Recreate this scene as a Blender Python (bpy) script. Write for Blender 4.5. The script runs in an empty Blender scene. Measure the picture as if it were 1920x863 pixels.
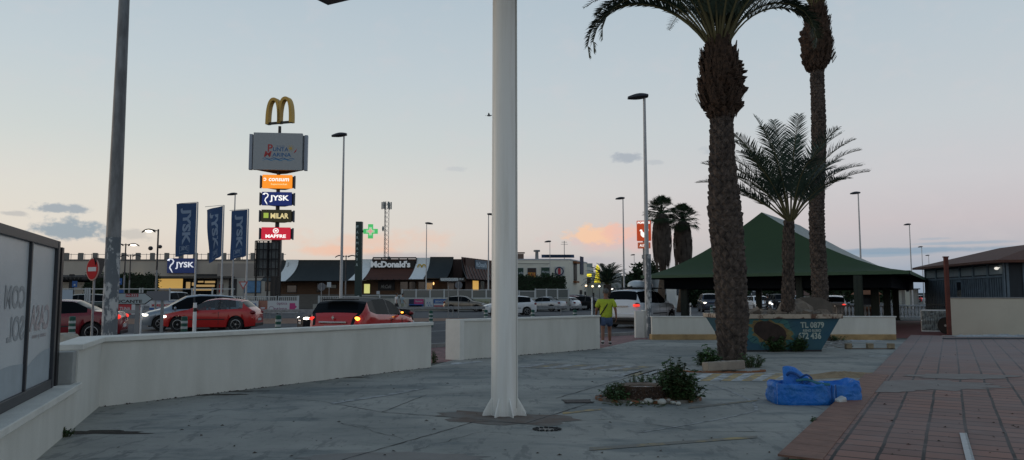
import bpy, math, random
from mathutils import Vector, Matrix
R = math.radians
random.seed(7)
sc = bpy.context.scene
C = sc.collection
F, PITCH, EYE = 1420.0, R(4.9), 1.6
CPI, SPI = math.cos(PITCH), math.sin(PITCH)

# ------------------------------------------------ camera
cam = bpy.data.objects.new('camera', bpy.data.cameras.new('camera'))
C.objects.link(cam); sc.camera = cam
cam.location = (0, 0, EYE); cam.rotation_euler = (R(90) + PITCH, 0, 0)
cam.data.sensor_width = 36; cam.data.lens = 36 * F / 1920
cam.data.clip_start = 0.05; cam.data.clip_end = 6000

def ray(px, py):
    a, b = px - 960, 431.5 - py
    return Vector((a, F * CPI - b * SPI, F * SPI + b * CPI))
def G(px, py, z=0.0):          # the ground point a pixel of the photograph shows (measuring aid)
    d = ray(px, py); t = (z - EYE) / d.z
    return Vector((d.x * t, d.y * t, z))
def D(px, py, Y):              # the point a pixel shows at distance Y
    d = ray(px, py); t = Y / d.y
    return Vector((d.x * t, Y, EYE + d.z * t))
def XA(px, Y): return (px - 960) / F * (Y * CPI)

# ------------------------------------------------ sky
def lin(c): c /= 255.0; return c / 12.92 if c <= 0.04045 else ((c + 0.055) / 1.055) ** 2.4
def S(r, g, b, k=1.0): return (lin(r) * k, lin(g) * k, lin(b) * k, 1)

w = bpy.data.worlds.new('World'); sc.world = w; w.use_nodes = True
nt = w.node_tree; nt.nodes.clear()
def nd(t, **kw):
    n = nt.nodes.new(t)
    for k, v in kw.items(): setattr(n, k, v)
    return n
def setin(n, i, v):
    if v is None: return
    if hasattr(v, 'is_output') or isinstance(v, bpy.types.NodeSocket): nt.links.new(v, n.inputs[i])
    else: n.inputs[i].default_value = v
def mt(op, a, b=None, c=None, clamp=False):
    n = nd('ShaderNodeMath', operation=op, use_clamp=clamp)
    setin(n, 0, a); setin(n, 1, b); setin(n, 2, c)
    return n.outputs[0]
def mixc(f, a, b):
    n = nd('ShaderNodeMix', data_type='RGBA')
    setin(n, 0, f); setin(n, 6, a); setin(n, 7, b)
    return n.outputs[2]
def sstep(v, a, b):
    n = nd('ShaderNodeMapRange', interpolation_type='SMOOTHSTEP')
    setin(n, 0, v); n.inputs[1].default_value = a; n.inputs[2].default_value = b
    return n.outputs[0]
tc = nd('ShaderNodeTexCoord')
sx = nd('ShaderNodeSeparateXYZ'); nt.links.new(tc.outputs['Generated'], sx.inputs[0])
el = mt('MULTIPLY', mt('ARCSINE', sx.outputs[2]), 180 / math.pi)
az = mt('MULTIPLY', mt('ARCTAN2', sx.outputs[0], sx.outputs[1]), 180 / math.pi)
def ramp(fac, stops, lo=-5.0, hi=90.0):
    n = nd('ShaderNodeValToRGB'); setin(n, 0, fac)
    cr = n.color_ramp
    for i, (e, c) in enumerate(stops):
        p = (e - lo) / (hi - lo)
        x = cr.elements[i] if i < 2 else cr.elements.new(p)
        x.position = p; x.color = c
    return n.outputs[0]
ef = mt('DIVIDE', mt('ADD', el, 5.0), 95.0, clamp=True)
HI = [(25, S(172, 189, 202)), (45, S(122, 143, 165)), (90, S(92, 114, 142))]
left = ramp(ef, [(-5, S(150, 140, 132)), (0, S(202, 189, 180)), (2.2, S(216, 204, 195)), (4.5, S(220, 213, 205)), (7.5, S(216, 214, 208)),
                 (11, S(203, 209, 208)), (16, S(192, 203, 209))] + HI)
right = ramp(ef, [(-5, S(100, 112, 125)), (0, S(128, 148, 170)), (1.6, S(152, 167, 186)), (3.2, S(182, 181, 190)), (5, S(196, 188, 194)), (8, S(201, 199, 204)),
                  (12, S(196, 202, 207)), (17, S(187, 198, 206))] + HI)
base = mixc(sstep(az, -22, 34), left, right)
cmb = nd('ShaderNodeCombineXYZ'); setin(cmb, 0, az); setin(cmb, 1, mt('MULTIPLY', el, 1.6)); cmb.inputs[2].default_value = 3.0
def nz(scale, detail=6, rough=0.55):
    n = nd('ShaderNodeTexNoise'); nt.links.new(cmb.outputs[0], n.inputs['Vector'])
    n.inputs['Scale'].default_value = scale; n.inputs['Detail'].default_value = detail; n.inputs['Roughness'].default_value = rough
    return n.outputs[0]
n_big, n_fine = nz(0.35, 8, 0.6), nz(0.9, 7, 0.6)
def azel(px, py):
    d = ray(px, py).normalized()
    return math.degrees(math.atan2(d.x, d.y)), math.degrees(math.asin(d.z))
def cloud(cur, px, py, wx, hy, col, k, noise=None, rag=1.1, soft=0.45, flat=0.0):
    a0, e0 = azel(px, py); wa, we = wx / 24.3, hy / 24.3
    u = mt('DIVIDE', mt('SUBTRACT', az, a0), wa)
    v = mt('DIVIDE', mt('SUBTRACT', el, e0), we)
    if flat: v = mt('MULTIPLY', v, mt('ADD', 1.0, mt('MULTIPLY', mt('LESS_THAN', v, 0.0), flat)))
    r = mt('SQRT', mt('ADD', mt('MULTIPLY', u, u), mt('MULTIPLY', v, v)))
    q = mt('ADD', mt('SUBTRACT', 1.0, r), mt('MULTIPLY', mt('SUBTRACT', noise or n_fine, 0.5), rag * 2))
    f = mt('MULTIPLY', sstep(q, 0.0, soft), k)
    f = mt('MULTIPLY', f, mt('GREATER_THAN', sx.outputs[1], 0.0))
    return mixc(f, cur, col)
sky = base
# faint veils
veil = mt('MULTIPLY', sstep(n_big, 0.48, 0.75), 0.16)
sky = mixc(veil, sky, S(214, 204, 206))
for a in [(700, 452, 190, 26, S(230, 196, 180), .75, n_big, 1.3, .9),
          (650, 470, 120, 12, S(238, 190, 168), .7, n_big, 1.2, .8),
          (1150, 452, 150, 30, S(222, 186, 184), .7, n_big, 1.2, .9),
          (1112, 440, 52, 22, S(244, 200, 168), .9, n_fine, 1.0, .55),
          (1165, 436, 50, 18, S(236, 188, 174), .85, n_fine, 1.1, .6),
          (760, 482, 130, 12, S(172, 172, 184), .55, n_big, .8, .8),
          (1060, 490, 150, 14, S(172, 174, 188), .5, n_big, .8, .8),
          (130, 437, 62, 27, S(132, 152, 170), .9, n_fine, .95, .5, 1.2),
          (112, 393, 48, 13, S(142, 156, 172), .85, n_fine, 1.0, .5, 1.0),
          (203, 438, 24, 16, S(146, 160, 174), .7, n_fine, 1.1, .6),
          (250, 440, 34, 12, S(176, 176, 178), .5, n_fine, 1.2, .7),
          (20, 400, 24, 5, S(168, 170, 176), .6, n_fine, 1.0, .6),
          (1176, 294, 34, 12, S(160, 168, 180), .75, n_fine, 1.1, .6),
          (1228, 305, 20, 6, S(176, 182, 190), .5, n_fine, 1.1, .6),
          (1330, 283, 26, 9, S(172, 180, 190), .5, n_fine, 1.1, .7),
          (855, 318, 26, 6, S(186, 190, 196), .5, n_fine, 1.1, .7),
          (1700, 470, 190, 7, S(122, 152, 178), .75, n_big, .7, .6),
          (1800, 456, 90, 4, S(140, 164, 186), .6, n_big, .8, .6),
          (1640, 478, 110, 5, S(130, 158, 182), .6, n_big, .8, .6),
          (1745, 448, 26, 3, S(160, 172, 188), .6, n_fine, .8, .6)]:
    sky = cloud(sky, *a)
st = nd('ShaderNodeTexSky', sky_type='NISHITA'); st.sun_disc = False
SUN_EL, SUN_AZ = R(3.0), R(-78)        # the sun has just gone down to the left of the view
st.sun_elevation = SUN_EL; st.sun_rotation = SUN_AZ
b1 = nd('ShaderNodeBackground'); nt.links.new(st.outputs[0], b1.inputs[0]); b1.inputs[1].default_value = 0.02
b2 = nd('ShaderNodeBackground'); nt.links.new(sky, b2.inputs[0]); b2.inputs[1].default_value = 0.97
ad = nd('ShaderNodeAddShader'); nt.links.new(b1.outputs[0], ad.inputs[0]); nt.links.new(b2.outputs[0], ad.inputs[1])
ow = nd('ShaderNodeOutputWorld'); nt.links.new(ad.outputs[0], ow.inputs[0])

# ------------------------------------------------ sun (afterglow) and exposure
sl = bpy.data.lights.new('sun', 'SUN'); sl.energy = 0.35; sl.angle = R(14); sl.color = (1, .80, .62)
so = bpy.data.objects.new('sun', sl); C.objects.link(so)
sd = Vector((math.sin(SUN_AZ) * math.cos(R(5)), math.cos(SUN_AZ) * math.cos(R(5)), math.sin(R(5))))
so.rotation_euler = (-sd).to_track_quat('-Z', 'Y').to_euler()
vs = sc.view_settings
vs.view_transform = 'Standard'; vs.look = 'None'; vs.exposure = 0.0; vs.gamma = 1; vs.use_curve_mapping = False
sc.render.engine = 'CYCLES'
sc.cycles.max_bounces = 5; sc.cycles.diffuse_bounces = 3; sc.cycles.glossy_bounces = 2; sc.cycles.transmission_bounces = 3; sc.cycles.transparent_max_bounces = 6
sc.cycles.caustics_reflective = False; sc.cycles.caustics_refractive = False

# ------------------------------------------------ materials
MATS = {}
def M(name, col=None, rough=.75, metal=0, var=0.0, scale=4.0, col2=None, bump=0.0, bscale=None, emit=None, es=1.0, stretch=None, spec=.4, thr=None):
    """procedural material; col2 blends in by noise, thr=(a,b) sharpens the blend into patches"""
    if name in MATS: return MATS[name]
    m = bpy.data.materials.new(name); m.use_nodes = True; t = m.node_tree
    bs = t.nodes['Principled BSDF']
    if len(col) == 3: col = (*col, 1)
    bs.inputs['Base Color'].default_value = col
    bs.inputs['Roughness'].default_value = rough; bs.inputs['Metallic'].default_value = metal
    bs.inputs['Specular IOR Level'].default_value = spec
    L = t.links.new
    if var or col2 or bump:
        co = t.nodes.new('ShaderNodeTexCoord'); src = co.outputs['Object']
        if stretch:
            mp = t.nodes.new('ShaderNodeMapping'); mp.inputs['Scale'].default_value = stretch; L(src, mp.inputs[0]); src = mp.outputs[0]
        nz_ = t.nodes.new('ShaderNodeTexNoise'); nz_.inputs['Scale'].default_value = scale; nz_.inputs['Detail'].default_value = 7; nz_.inputs['Roughness'].default_value = .62
        L(src, nz_.inputs['Vector'])
        if var or col2:
            mr = t.nodes.new('ShaderNodeMapRange'); a, b = thr or (.3, .7)
            mr.inputs[1].default_value = a; mr.inputs[2].default_value = b; L(nz_.outputs[0], mr.inputs[0])
            mx = t.nodes.new('ShaderNodeMix'); mx.data_type = 'RGBA'; L(mr.outputs[0], mx.inputs[0])
            if col2:
                mx.inputs[6].default_value = col; mx.inputs[7].default_value = col2 if len(col2) == 4 else (*col2, 1)
            else:
                mx.inputs[6].default_value = tuple(c * (1 - var) for c in col[:3]) + (1,)
                mx.inputs[7].default_value = tuple(min(1, c * (1 + var)) for c in col[:3]) + (1,)
            L(mx.outputs[2], bs.inputs['Base Color'])
        if bump:
            nb = t.nodes.new('ShaderNodeTexNoise'); nb.inputs['Scale'].default_value = bscale or scale * 4; nb.inputs['Detail'].default_value = 5
            L(src, nb.inputs['Vector'])
            bp = t.nodes.new('ShaderNodeBump'); bp.inputs['Strength'].default_value = bump; bp.inputs['Distance'].default_value = .03
            L(nb.outputs[0], bp.inputs['Height']); L(bp.outputs[0], bs.inputs['Normal'])
    if emit:
        bs.inputs['Emission Color'].default_value = emit if len(emit) == 4 else (*emit, 1)
        bs.inputs['Emission Strength'].default_value = es
    MATS[name] = m
    return m
def glass_mat(name, col=(.02, .025, .03), rough=.06):
    return M(name, col, rough, spec=.9)

# ------------------------------------------------ mesh helpers
class MB:
    def __init__(s, T=None): s.v = []; s.f = []; s.mi = []; s.T = T
    def add(s, vs_, fs, mi=0):
        o = len(s.v)
        s.v += [tuple(v) for v in vs_]; s.f += [tuple(o + i for i in f) for f in fs]; s.mi += [mi] * len(fs)
        return s
    def box(s, c, d, rz=0, mi=0, rx=0, ry=0):
        m = Matrix.Rotation(rz, 3, 'Z') @ Matrix.Rotation(ry, 3, 'Y') @ Matrix.Rotation(rx, 3, 'X'); c = Vector(c)
        vs_ = [c + m @ Vector((x * d[0] / 2, y * d[1] / 2, z * d[2] / 2)) for x in (-1, 1) for y in (-1, 1) for z in (-1, 1)]
        return s.add(vs_, [(0, 1, 3, 2), (4, 6, 7, 5), (0, 4, 5, 1), (2, 3, 7, 6), (0, 2, 6, 4), (1, 5, 7, 3)], mi)
    def bb(s, x0, x1, y0, y1, z0, z1, mi=0):
        return s.box(((x0 + x1) / 2, (y0 + y1) / 2, (z0 + z1) / 2), (abs(x1 - x0), abs(y1 - y0), abs(z1 - z0)), mi=mi)
    def tube(s, p0, p1, r0, r1=None, n=10, mi=0, caps=True):
        r1 = r0 if r1 is None else r1; p0, p1 = Vector(p0), Vector(p1); d = (p1 - p0)
        q = d.to_track_quat('Z', 'Y'); vs_ = []
        for p, r in ((p0, r0), (p1, r1)):
            for k in range(n):
                a = 2 * math.pi * k / n; vs_.append(p + q @ Vector((r * math.cos(a), r * math.sin(a), 0)))
        fs = [(k, (k + 1) % n, n + (k + 1) % n, n + k) for k in range(n)]
        if caps: fs += [tuple(range(n))[::-1], tuple(range(n, 2 * n))]
        return s.add(vs_, fs, mi)
    def path(s, pts, rs, n=8, mi=0):
        for i in range(len(pts) - 1):
            s.tube(pts[i], pts[i + 1], rs[i] if hasattr(rs, '__len__') else rs, rs[i + 1] if hasattr(rs, '__len__') else rs, n, mi)
        return s
    def lathe(s, prof, c=(0, 0, 0), n=20, axis='Z', mi=0):
        c = Vector(c); vs_ = []; m = len(prof)
        for (r, h) in prof:
            for k in range(n):
                a = 2 * math.pi * k / n; x, y = r * math.cos(a), r * math.sin(a)
                p = Vector((x, y, h)) if axis == 'Z' else (Vector((x, h, y)) if axis == 'Y' else Vector((h, x, y)))
                vs_.append(c + p)
        fs = [(i * n + k, i * n + (k + 1) % n, (i + 1) * n + (k + 1) % n, (i + 1) * n + k) for i in range(m - 1) for k in range(n)]
        fs += [tuple(range(n))[::-1], tuple(range((m - 1) * n, m * n))]
        return s.add(vs_, fs, mi)
    def prism(s, poly, z0, z1, mi=0):
        n = len(poly)
        vs_ = [(p[0], p[1], z0) for p in poly] + [(p[0], p[1], z1) for p in poly]
        return s.add(vs_, [tuple(range(n))[::-1], tuple(range(n, 2 * n))] + [(k, (k + 1) % n, n + (k + 1) % n, n + k) for k in range(n)], mi)
    def fprism(s, poly, y0, y1, mi=0):      # polygon in x,z extruded along y
        n = len(poly)
        vs_ = [(p[0], y0, p[1]) for p in poly] + [(p[0], y1, p[1]) for p in poly]
        return s.add(vs_, [tuple(range(n)), tuple(range(n, 2 * n))[::-1]] + [(k, n + k, n + (k + 1) % n, (k + 1) % n) for k in range(n)], mi)
    def grid(s, rows, mi=0):
        m, n = len(rows), len(rows[0]); vs_ = [p for r in rows for p in r]
        return s.add(vs_, [(i * n + j, i * n + j + 1, (i + 1) * n + j + 1, (i + 1) * n + j) for i in range(m - 1) for j in range(n - 1)], mi)
    def ell(s, c, r, nu=12, nv=8, mi=0, rz=0, jit=0):
        c = Vector(c); rows = []; mrot = Matrix.Rotation(rz, 3, 'Z')
        vs_ = []; fs = []
        for i in range(nv + 1):
            th = math.pi * i / nv
            for j in range(nu):
                ph = 2 * math.pi * j / nu; k = 1 + random.uniform(-jit, jit) if 0 < i < nv else 1
                vs_.append(c + mrot @ Vector((r[0] * math.sin(th) * math.cos(ph) * k, r[1] * math.sin(th) * math.sin(ph) * k, r[2] * math.cos(th) * k)))
        for i in range(nv):
            for j in range(nu):
                fs.append((i * nu + j, (i + 1) * nu + j, (i + 1) * nu + (j + 1) % nu, i * nu + (j + 1) % nu))
        return s.add(vs_, fs, mi)
    def build(s, name, mats, parent=None, smooth=False, bevel=0, loc=None, rz=None):
        me = bpy.data.meshes.new(name); me.from_pydata(s.v, [], s.f); 
        mats = mats if isinstance(mats, (list, tuple)) else [mats]
        for m in mats: me.materials.append(m)
        if len(mats) > 1: me.polygons.foreach_set('material_index', s.mi)
        me.validate()
        if smooth: me.shade_smooth() if hasattr(me, 'shade_smooth') else me.polygons.foreach_set('use_smooth', [True] * len(me.polygons))
        if smooth == 'auto': me.set_sharp_from_angle(angle=R(38))
        o = bpy.data.objects.new(name, me); C.objects.link(o)
        if parent: o.parent = parent
        if loc is not None: o.location = loc
        if rz is not None: o.rotation_euler = (0, 0, rz)
        if bevel:
            b = o.modifiers.new('bevel', 'BEVEL'); b.width = bevel; b.segments = 2; b.limit_method = 'ANGLE'
        return o
def tag(o, label, cat, group=None):
    o['label'] = label; o['category'] = cat
    if group: o['group'] = group
    return o
def struct(o): o['kind'] = 'structure'; return o
def stuff(o, label, cat): tag(o, label, cat); o['kind'] = 'stuff'; return o
def thing(name, label, cat, loc=(0, 0, 0), rz=0, group=None):
    o = bpy.data.objects.new(name, None); C.objects.link(o); o.empty_display_size = .2
    o.location = loc; o.rotation_euler = (0, 0, rz); tag(o, label, cat, group)
    return o
def copy_tree(o, parent=None):
    c = o.copy(); C.objects.link(c)
    if parent: c.parent = parent
    for ch in list(KIDS.get(o.name, [])) or [x for x in o.children]: copy_tree(ch, c)
    return c
KIDS = {}

def text_mesh(body, bold=.018, shear=0, spacing=1.0):
    cu = bpy.data.curves.new('t', 'FONT'); cu.body = body; cu.offset = bold; cu.shear = shear; cu.space_character = spacing; cu.resolution_u = 3; cu.fill_mode = 'FRONT'
    ob = bpy.data.objects.new('t', cu); C.objects.link(ob)
    bpy.context.view_layer.update()
    me = bpy.data.meshes.new_from_object(ob.evaluated_get(bpy.context.evaluated_depsgraph_get()))
    vs_ = [v.co.copy() for v in me.vertices]; fs = [tuple(p.vertices) for p in me.polygons]
    bpy.data.objects.remove(ob); bpy.data.curves.remove(cu); bpy.data.meshes.remove(me)
    return vs_, fs
def letters(name, body, width, height, mat, parent, loc, rz=0, bold=.018, shear=0, depth=0.0, mirror=False, spin=0, spacing=1.0):
    """writing that stands upright in the local x,z plane, facing -y, centred on loc"""
    vs_, fs = text_mesh(body, bold, shear, spacing)
    xs = [v.x for v in vs_]; ys = [v.y for v in vs_]
    x0, x1, y0, y1 = min(xs), max(xs), min(ys), max(ys)
    kx = width / (x1 - x0); ky = height / (y1 - y0)
    out = []
    for v in vs_:
        x, z = (v.x - (x0 + x1) / 2) * kx, (v.y - (y0 + y1) / 2) * ky
        if spin: x, z = x * math.cos(spin) - z * math.sin(spin), x * math.sin(spin) + z * math.cos(spin)
        if mirror: x = -x
        out.append((x, z))
    b = MB()
    b.add([(x, 0, z) for x, z in out], fs)
    if depth:
        n = len(out); 
        b.add([(x, depth, z) for x, z in out], fs)
        from collections import Counter
        ec = Counter(); 
        for f in fs:
            for i in range(len(f)): ec[tuple(sorted((f[i], f[(i + 1) % len(f)])))] += 1
        b.f += [(a, c, c + n, a + n) for (a, c), k in ec.items() if k == 1]; b.mi += [0] * (len(b.f) - len(b.mi))
    return b.build(name, mat, parent, loc=loc, rz=rz)
# ================================================ materials in use
m_asph = M('asphalt', (.05, .053, .058), .85, var=.25, scale=1.2, bump=.3, bscale=60)
m_conc = bpy.data.materials.new('old_forecourt_concrete')
def concrete(m):
    m.use_nodes = True; t = m.node_tree; L = t.links.new; bs = t.nodes['Principled BSDF']; bs.inputs['Roughness'].default_value = .8; bs.inputs['Specular IOR Level'].default_value = .3
    co = t.nodes.new('ShaderNodeTexCoord')
    def noise(scale, detail=6, sx_=1, sy_=1, rot=0, rough=.6):
        mp = t.nodes.new('ShaderNodeMapping'); mp.inputs['Scale'].default_value = (sx_, sy_, 1); mp.inputs['Rotation'].default_value = (0, 0, rot)
        L(co.outputs['Object'], mp.inputs[0]); n = t.nodes.new('ShaderNodeTexNoise'); n.inputs['Scale'].default_value = scale; n.inputs['Detail'].default_value = detail; n.inputs['Roughness'].default_value = rough
        L(mp.outputs[0], n.inputs['Vector']); return n.outputs[0]
    def mr(v, a, b, c=0, d=1):
        n = t.nodes.new('ShaderNodeMapRange'); n.interpolation_type = 'SMOOTHSTEP'; L(v, n.inputs[0])
        for i, x in enumerate((a, b, c, d)): n.inputs[i + 1].default_value = x
        return n.outputs[0]
    def mix(f, a, b):
        n = t.nodes.new('ShaderNodeMix'); n.data_type = 'RGBA'; L(f, n.inputs[0])
        for i, x in ((6, a), (7, b)):
            if isinstance(x, tuple): n.inputs[i].default_value = x
            else: L(x, n.inputs[i])
        return n.outputs[2]
    c = mix(mr(noise(.35), .35, .65), (.222, .230, .212, 1), (.350, .348, .314, 1))
    c = mix(mr(noise(.5, 8, 1, 2.2, R(-35)), .50, .64, 0, .8), c, (.135, .158, .158, 1))
    c = mix(mr(noise(3.2, 10, .35, 1.6, R(-12), .72), .50, .60, 0, .55), c, (.30, .295, .27, 1))
    c = mix(mr(noise(2.4, 10, 1.8, .5, R(30), .7), .54, .62, 0, .5), c, (.105, .115, .115, 1))     # blue grey worn sealer
    c = mix(mr(noise(1.6, 8, 1, 2.5, R(-20)), .55, .72, 0, .6), c, (.270, .265, .25, 1))        # pale scuffs
    c = mix(mr(noise(7, 8), .56, .75, 0, .45), c, (.07, .072, .07, 1))
    c = mix(mr(noise(60, 3), .62, .8, 0, .5), c, (.06, .06, .06, 1))
    c = mix(mr(noise(1.1, 9, 1, 1, 0, .75), .63, .67, 0, .55), c, (.10, .11, .112, 1))
    L(c, bs.inputs['Base Color'])
    bp = t.nodes.new('ShaderNodeBump'); bp.inputs['Strength'].default_value = .35; bp.inputs['Distance'].default_value = .015
    L(noise(22, 8), bp.inputs['Height']); L(bp.outputs[0], bs.inputs['Normal'])
concrete(m_conc)
m_wall = M('painted_render_wall', (.67, .67, .62), .85, scale=1.6, col2=(.57, .57, .52), bump=.25, bscale=90, stretch=(1.6, 1.6, .35), thr=(.36, .72))
m_coping = M('coping_cream', (.66, .66, .61), .8, var=.1, scale=3, bump=.2, bscale=50)
m_foot = M('ochre_footing', (.40, .27, .13), .9, var=.3, scale=2.5, bump=.4, bscale=30)
m_black = M('black_metal', (.012, .012, .014), .4)
m_dark = M('dark_plastic', (.02, .02, .022), .6)
m_white = M('white_paint', (.72, .74, .74), .45, var=.05, scale=2)
m_galv = M('galvanised_steel', (.26, .27, .28), .5, metal=.3, var=.3, scale=6)
m_greyst = M('grey_steel', (.20, .21, .22), .5, var=.1, scale=3)
m_dirt = M('dry_soil', (.15, .085, .055), .95, scale=3, col2=(.27, .17, .12), bump=.8, bscale=20)
m_line = M('white_road_paint', (.55, .56, .56), .7, var=.2, scale=4)
m_pave = M('pinkish_paving', (.24, .13, .12), .85)
_t = m_pave.node_tree; _b = _t.nodes.new('ShaderNodeTexBrick'); _c = _t.nodes.new('ShaderNodeTexCoord'); _m = _t.nodes.new('ShaderNodeMapping'); _m.inputs['Rotation'].default_value = (0, 0, R(-45))
_t.links.new(_c.outputs['Object'], _m.inputs[0]); _t.links.new(_m.outputs[0], _b.inputs['Vector']); _b.inputs['Scale'].default_value = 1; _b.inputs['Brick Width'].default_value = .42; _b.inputs['Row Height'].default_value = .42; _b.inputs['Mortar Size'].default_value = .03
_b.inputs['Color1'].default_value = (.30, .155, .145, 1); _b.inputs['Color2'].default_value = (.22, .115, .11, 1); _b.inputs['Mortar'].default_value = (.10, .06, .058, 1); _t.links.new(_b.outputs['Color'], _t.nodes['Principled BSDF'].inputs['Base Color'])
m_glass = glass_mat('window_glass')
m_darkgreen = M('dark_green_paint', (.012, .03, .022), .5, var=.2)

# ================================================ the ground
def sheet(name, pts, z, mat, cuts=None):
    b = MB(); b.add([(p[0], p[1], z) for p in pts], [tuple(range(len(pts)))])
    return struct(b.build(name, mat))
m_ground = M('distant_ground', (.10, .10, .09), .95, scale=.05, col2=(.07, .08, .06), bump=.2)
sheet('ground', [(-3000, -60), (3000, -60), (3000, 4000), (-3000, 4000)], 0, m_ground)
u = Vector((.70, .714, 0)); nn = Vector((-.714, .70, 0))
def UV(a, b): p = u * a + nn * b; return (p.x, p.y)
sheet('road', [UV(-70, 18.2), UV(150, 18.2), UV(150, 60), UV(-70, 60)], .004, m_asph)
sheet('parking_lot', [(-75, 54.2), (110, 54.2), (110, 130), (-75, 130)], .006, M('parking_asphalt', (.07, .072, .075), .85, var=.2, scale=.6))
sheet('cycle_path', [UV(-70, 15.6), UV(4, 15.6), UV(4, 18.0), UV(-70, 18.0)], .006, M('green_path_paint', (.035, .085, .06), .8, var=.3, scale=2))
sheet('median_strip', [(-34, 40.5), (-8, 43), (-2.5, 48.8), (-1.5, 52.5), (-36, 51)], .010, m_dirt)
# forecourt sheet, bounded by the walls
W1a, W1b = G(185, 765), G(808, 690)
W2a, W2b = G(864, 676), G(1125, 655)
W3a, W3b = G(1222, 638), G(1705, 640)
fc = [(-3.0, -3), (-5.0, 5.2), (W1a.x - .1, W1a.y + .15), (W1b.x - .1, W1b.y + .1), (W2a.x - .15, W2a.y + .1), (W2b.x, W2b.y + .1), (4.55, 27.3), (17, 27.3), (22, 33), (22, -3)]
sheet('forecourt', fc, .012, m_conc)
# pinkish pavement beyond the gaps
sheet('pavement', [UV(-4, 13.2), UV(30, 14.8), UV(30, 18.0), UV(-4, 18.0)], .008, m_pave)
def strip(name, a, b, w_, z, mat):
    a, b = Vector(a), Vector(b); d = (b - a).normalized(); n_ = Vector((-d.y, d.x, 0)) * w_ / 2
    return sheet(name, [a - n_, b - n_, b + n_, a + n_], z, mat)
# kerb beside the pavement and lane lines
kb = MB()
for k in range(46):
    a, b = Vector(UV(-14 + k, 18.0)), Vector(UV(-14 + k + .985, 18.0)); c = (a + b) / 2
    kb.box((c.x, c.y, .06), (.985, .18, .13), rz=math.atan2(u.y, u.x))
struct(kb.build('kerb', M('kerb_concrete', (.26, .26, .25), .85, var=.2, scale=2)))
for (nv, a0, a1) in ((18.7, -30, 60), (26.0, -40, 60), (33.2, -40, 70)):
    strip('road_line', (*UV(a0, nv), 0), (*UV(a1, nv), 0), .13, .009, m_line)
for k in range(14):
    strip('road_line', (*UV(-24 + k * 5, 22.3), 0), (*UV(-22 + k * 5, 22.3), 0), .11, .009, m_line)
    strip('road_line', (*UV(-24 + k * 5, 29.5), 0), (*UV(-22 + k * 5, 29.5), 0), .11, .009, m_line)

# joints, cracks, faded paint on the forecourt
m_joint = M('dark_joint_line', (.03, .032, .033), .9)  # plain dark colour of the slab joints and cracks
def crack(pts, wd, z=.0165, seed=1, jit=.010):
    rng = random.Random(seed); b = MB(); P = [G(*p) for p in pts]; rows = []
    for i in range(len(P) - 1):
        n_ = max(4, int((P[i + 1] - P[i]).length / .12))
        d = (P[i + 1] - P[i]).normalized(); q = Vector((-d.y, d.x, 0))
        for k in range(n_ + (i == len(P) - 2)):
            c = P[i].lerp(P[i + 1], k / n_) + q * rng.uniform(-jit, jit); h = wd / 2 * rng.uniform(.35, 1.2)
            rows.append([(c.x - q.x * h, c.y - q.y * h, z), (c.x + q.x * h, c.y + q.y * h, z)])
    b.grid(rows); return struct(b.build('concrete_joint', m_joint))
crack([(640, 866), (895, 792), (985, 797)], .022, seed=1)
crack([(716, 775), (900, 789), (985, 797), (1115, 755)], .020, seed=2)
crack([(985, 797), (1150, 788), (1320, 812), (1420, 812)], .010, seed=3)
crack([(1042, 749), (1232, 694)], .022, seed=4)
crack([(480, 745), (600, 754), (716, 775)], .014, seed=5)
crack([(716, 775), (800, 742), (917, 738)], .014, seed=6)
crack([(716, 808), (640, 796), (760, 826)], .010, seed=7, jit=.03)
crack([(1380, 811), (1490, 813)], .012, seed=8)
crack([(1240, 700), (1420, 690), (1560, 679)], .014, seed=9)
crack([(1040, 822), (900, 812), (780, 846)], .008, seed=10, jit=.03)
m_yel = M('faded_yellow_paint', (.44, .32, .14), .85, scale=5, col2=(.19, .18, .15), thr=(.42, .6))
m_wht = M('faded_white_paint', (.48, .50, .50), .85, scale=5, col2=(.19, .195, .19), thr=(.42, .6))
m_yel2 = M('worn_yellow_paint', (.36, .28, .13), .85, scale=3, col2=(.18, .175, .155), thr=(.36, .50))
m_wht2 = M('worn_white_paint', (.36, .37, .365), .85, scale=6, col2=(.18, .185, .18), thr=(.42, .58))
def quadpx(name, pts, z, mat): return sheet(name, [G(*p) for p in pts], z, mat)
for k in range(9):                                   # striped band right of the planter
    x0, x1 = 1292 + k * 19.5, 1292 + (k + 1) * 19.5
    quadpx('painted_stripe', [(x0 + 0, 716), (x1 + 0, 716), (x1 + 26, 702), (x0 + 26, 702)], .0172, m_yel if k % 2 else m_wht)
for k in range(12):                                  # older band across the middle
    x0, x1 = 985 + k * 27, 985 + (k + 1) * 27
    quadpx('painted_stripe', [(x0 - 30, 690 + k * .9), (x1 - 30, 691 + k * .9), (x1 + 30, 683 + k * .8), (x0 + 30, 682 + k * .8)] if k < 8 else
           [(x0 - 60, 709 - (k - 8) * 2), (x1 - 62, 709 - (k - 8) * 2), (x1 - 20, 697 - (k - 8) * 2), (x0 - 20, 697 - (k - 8) * 2)], .0172, m_yel2 if k % 2 else m_wht2)
quadpx('painted_line', [(1055, 775), (1128, 768), (1128, 771), (1055, 779)], .0172, m_yel)
quadpx('painted_line', [(1290, 765), (1420, 752), (1420, 754), (1290, 769)], .0172, m_yel2)
quadpx('painted_line', [(1105, 842), (1420, 820), (1420, 824), (1105, 848)], .0172, m_yel2)
quadpx('painted_arrow', [(618, 757), (728, 741), (745, 736), (806, 729), (760, 738), (730, 743.5), (624, 760)], .0172, m_wht2)
quadpx('painted_line', [(845, 682), (905, 678), (905, 680), (845, 686)], .0172, m_wht)

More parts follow.
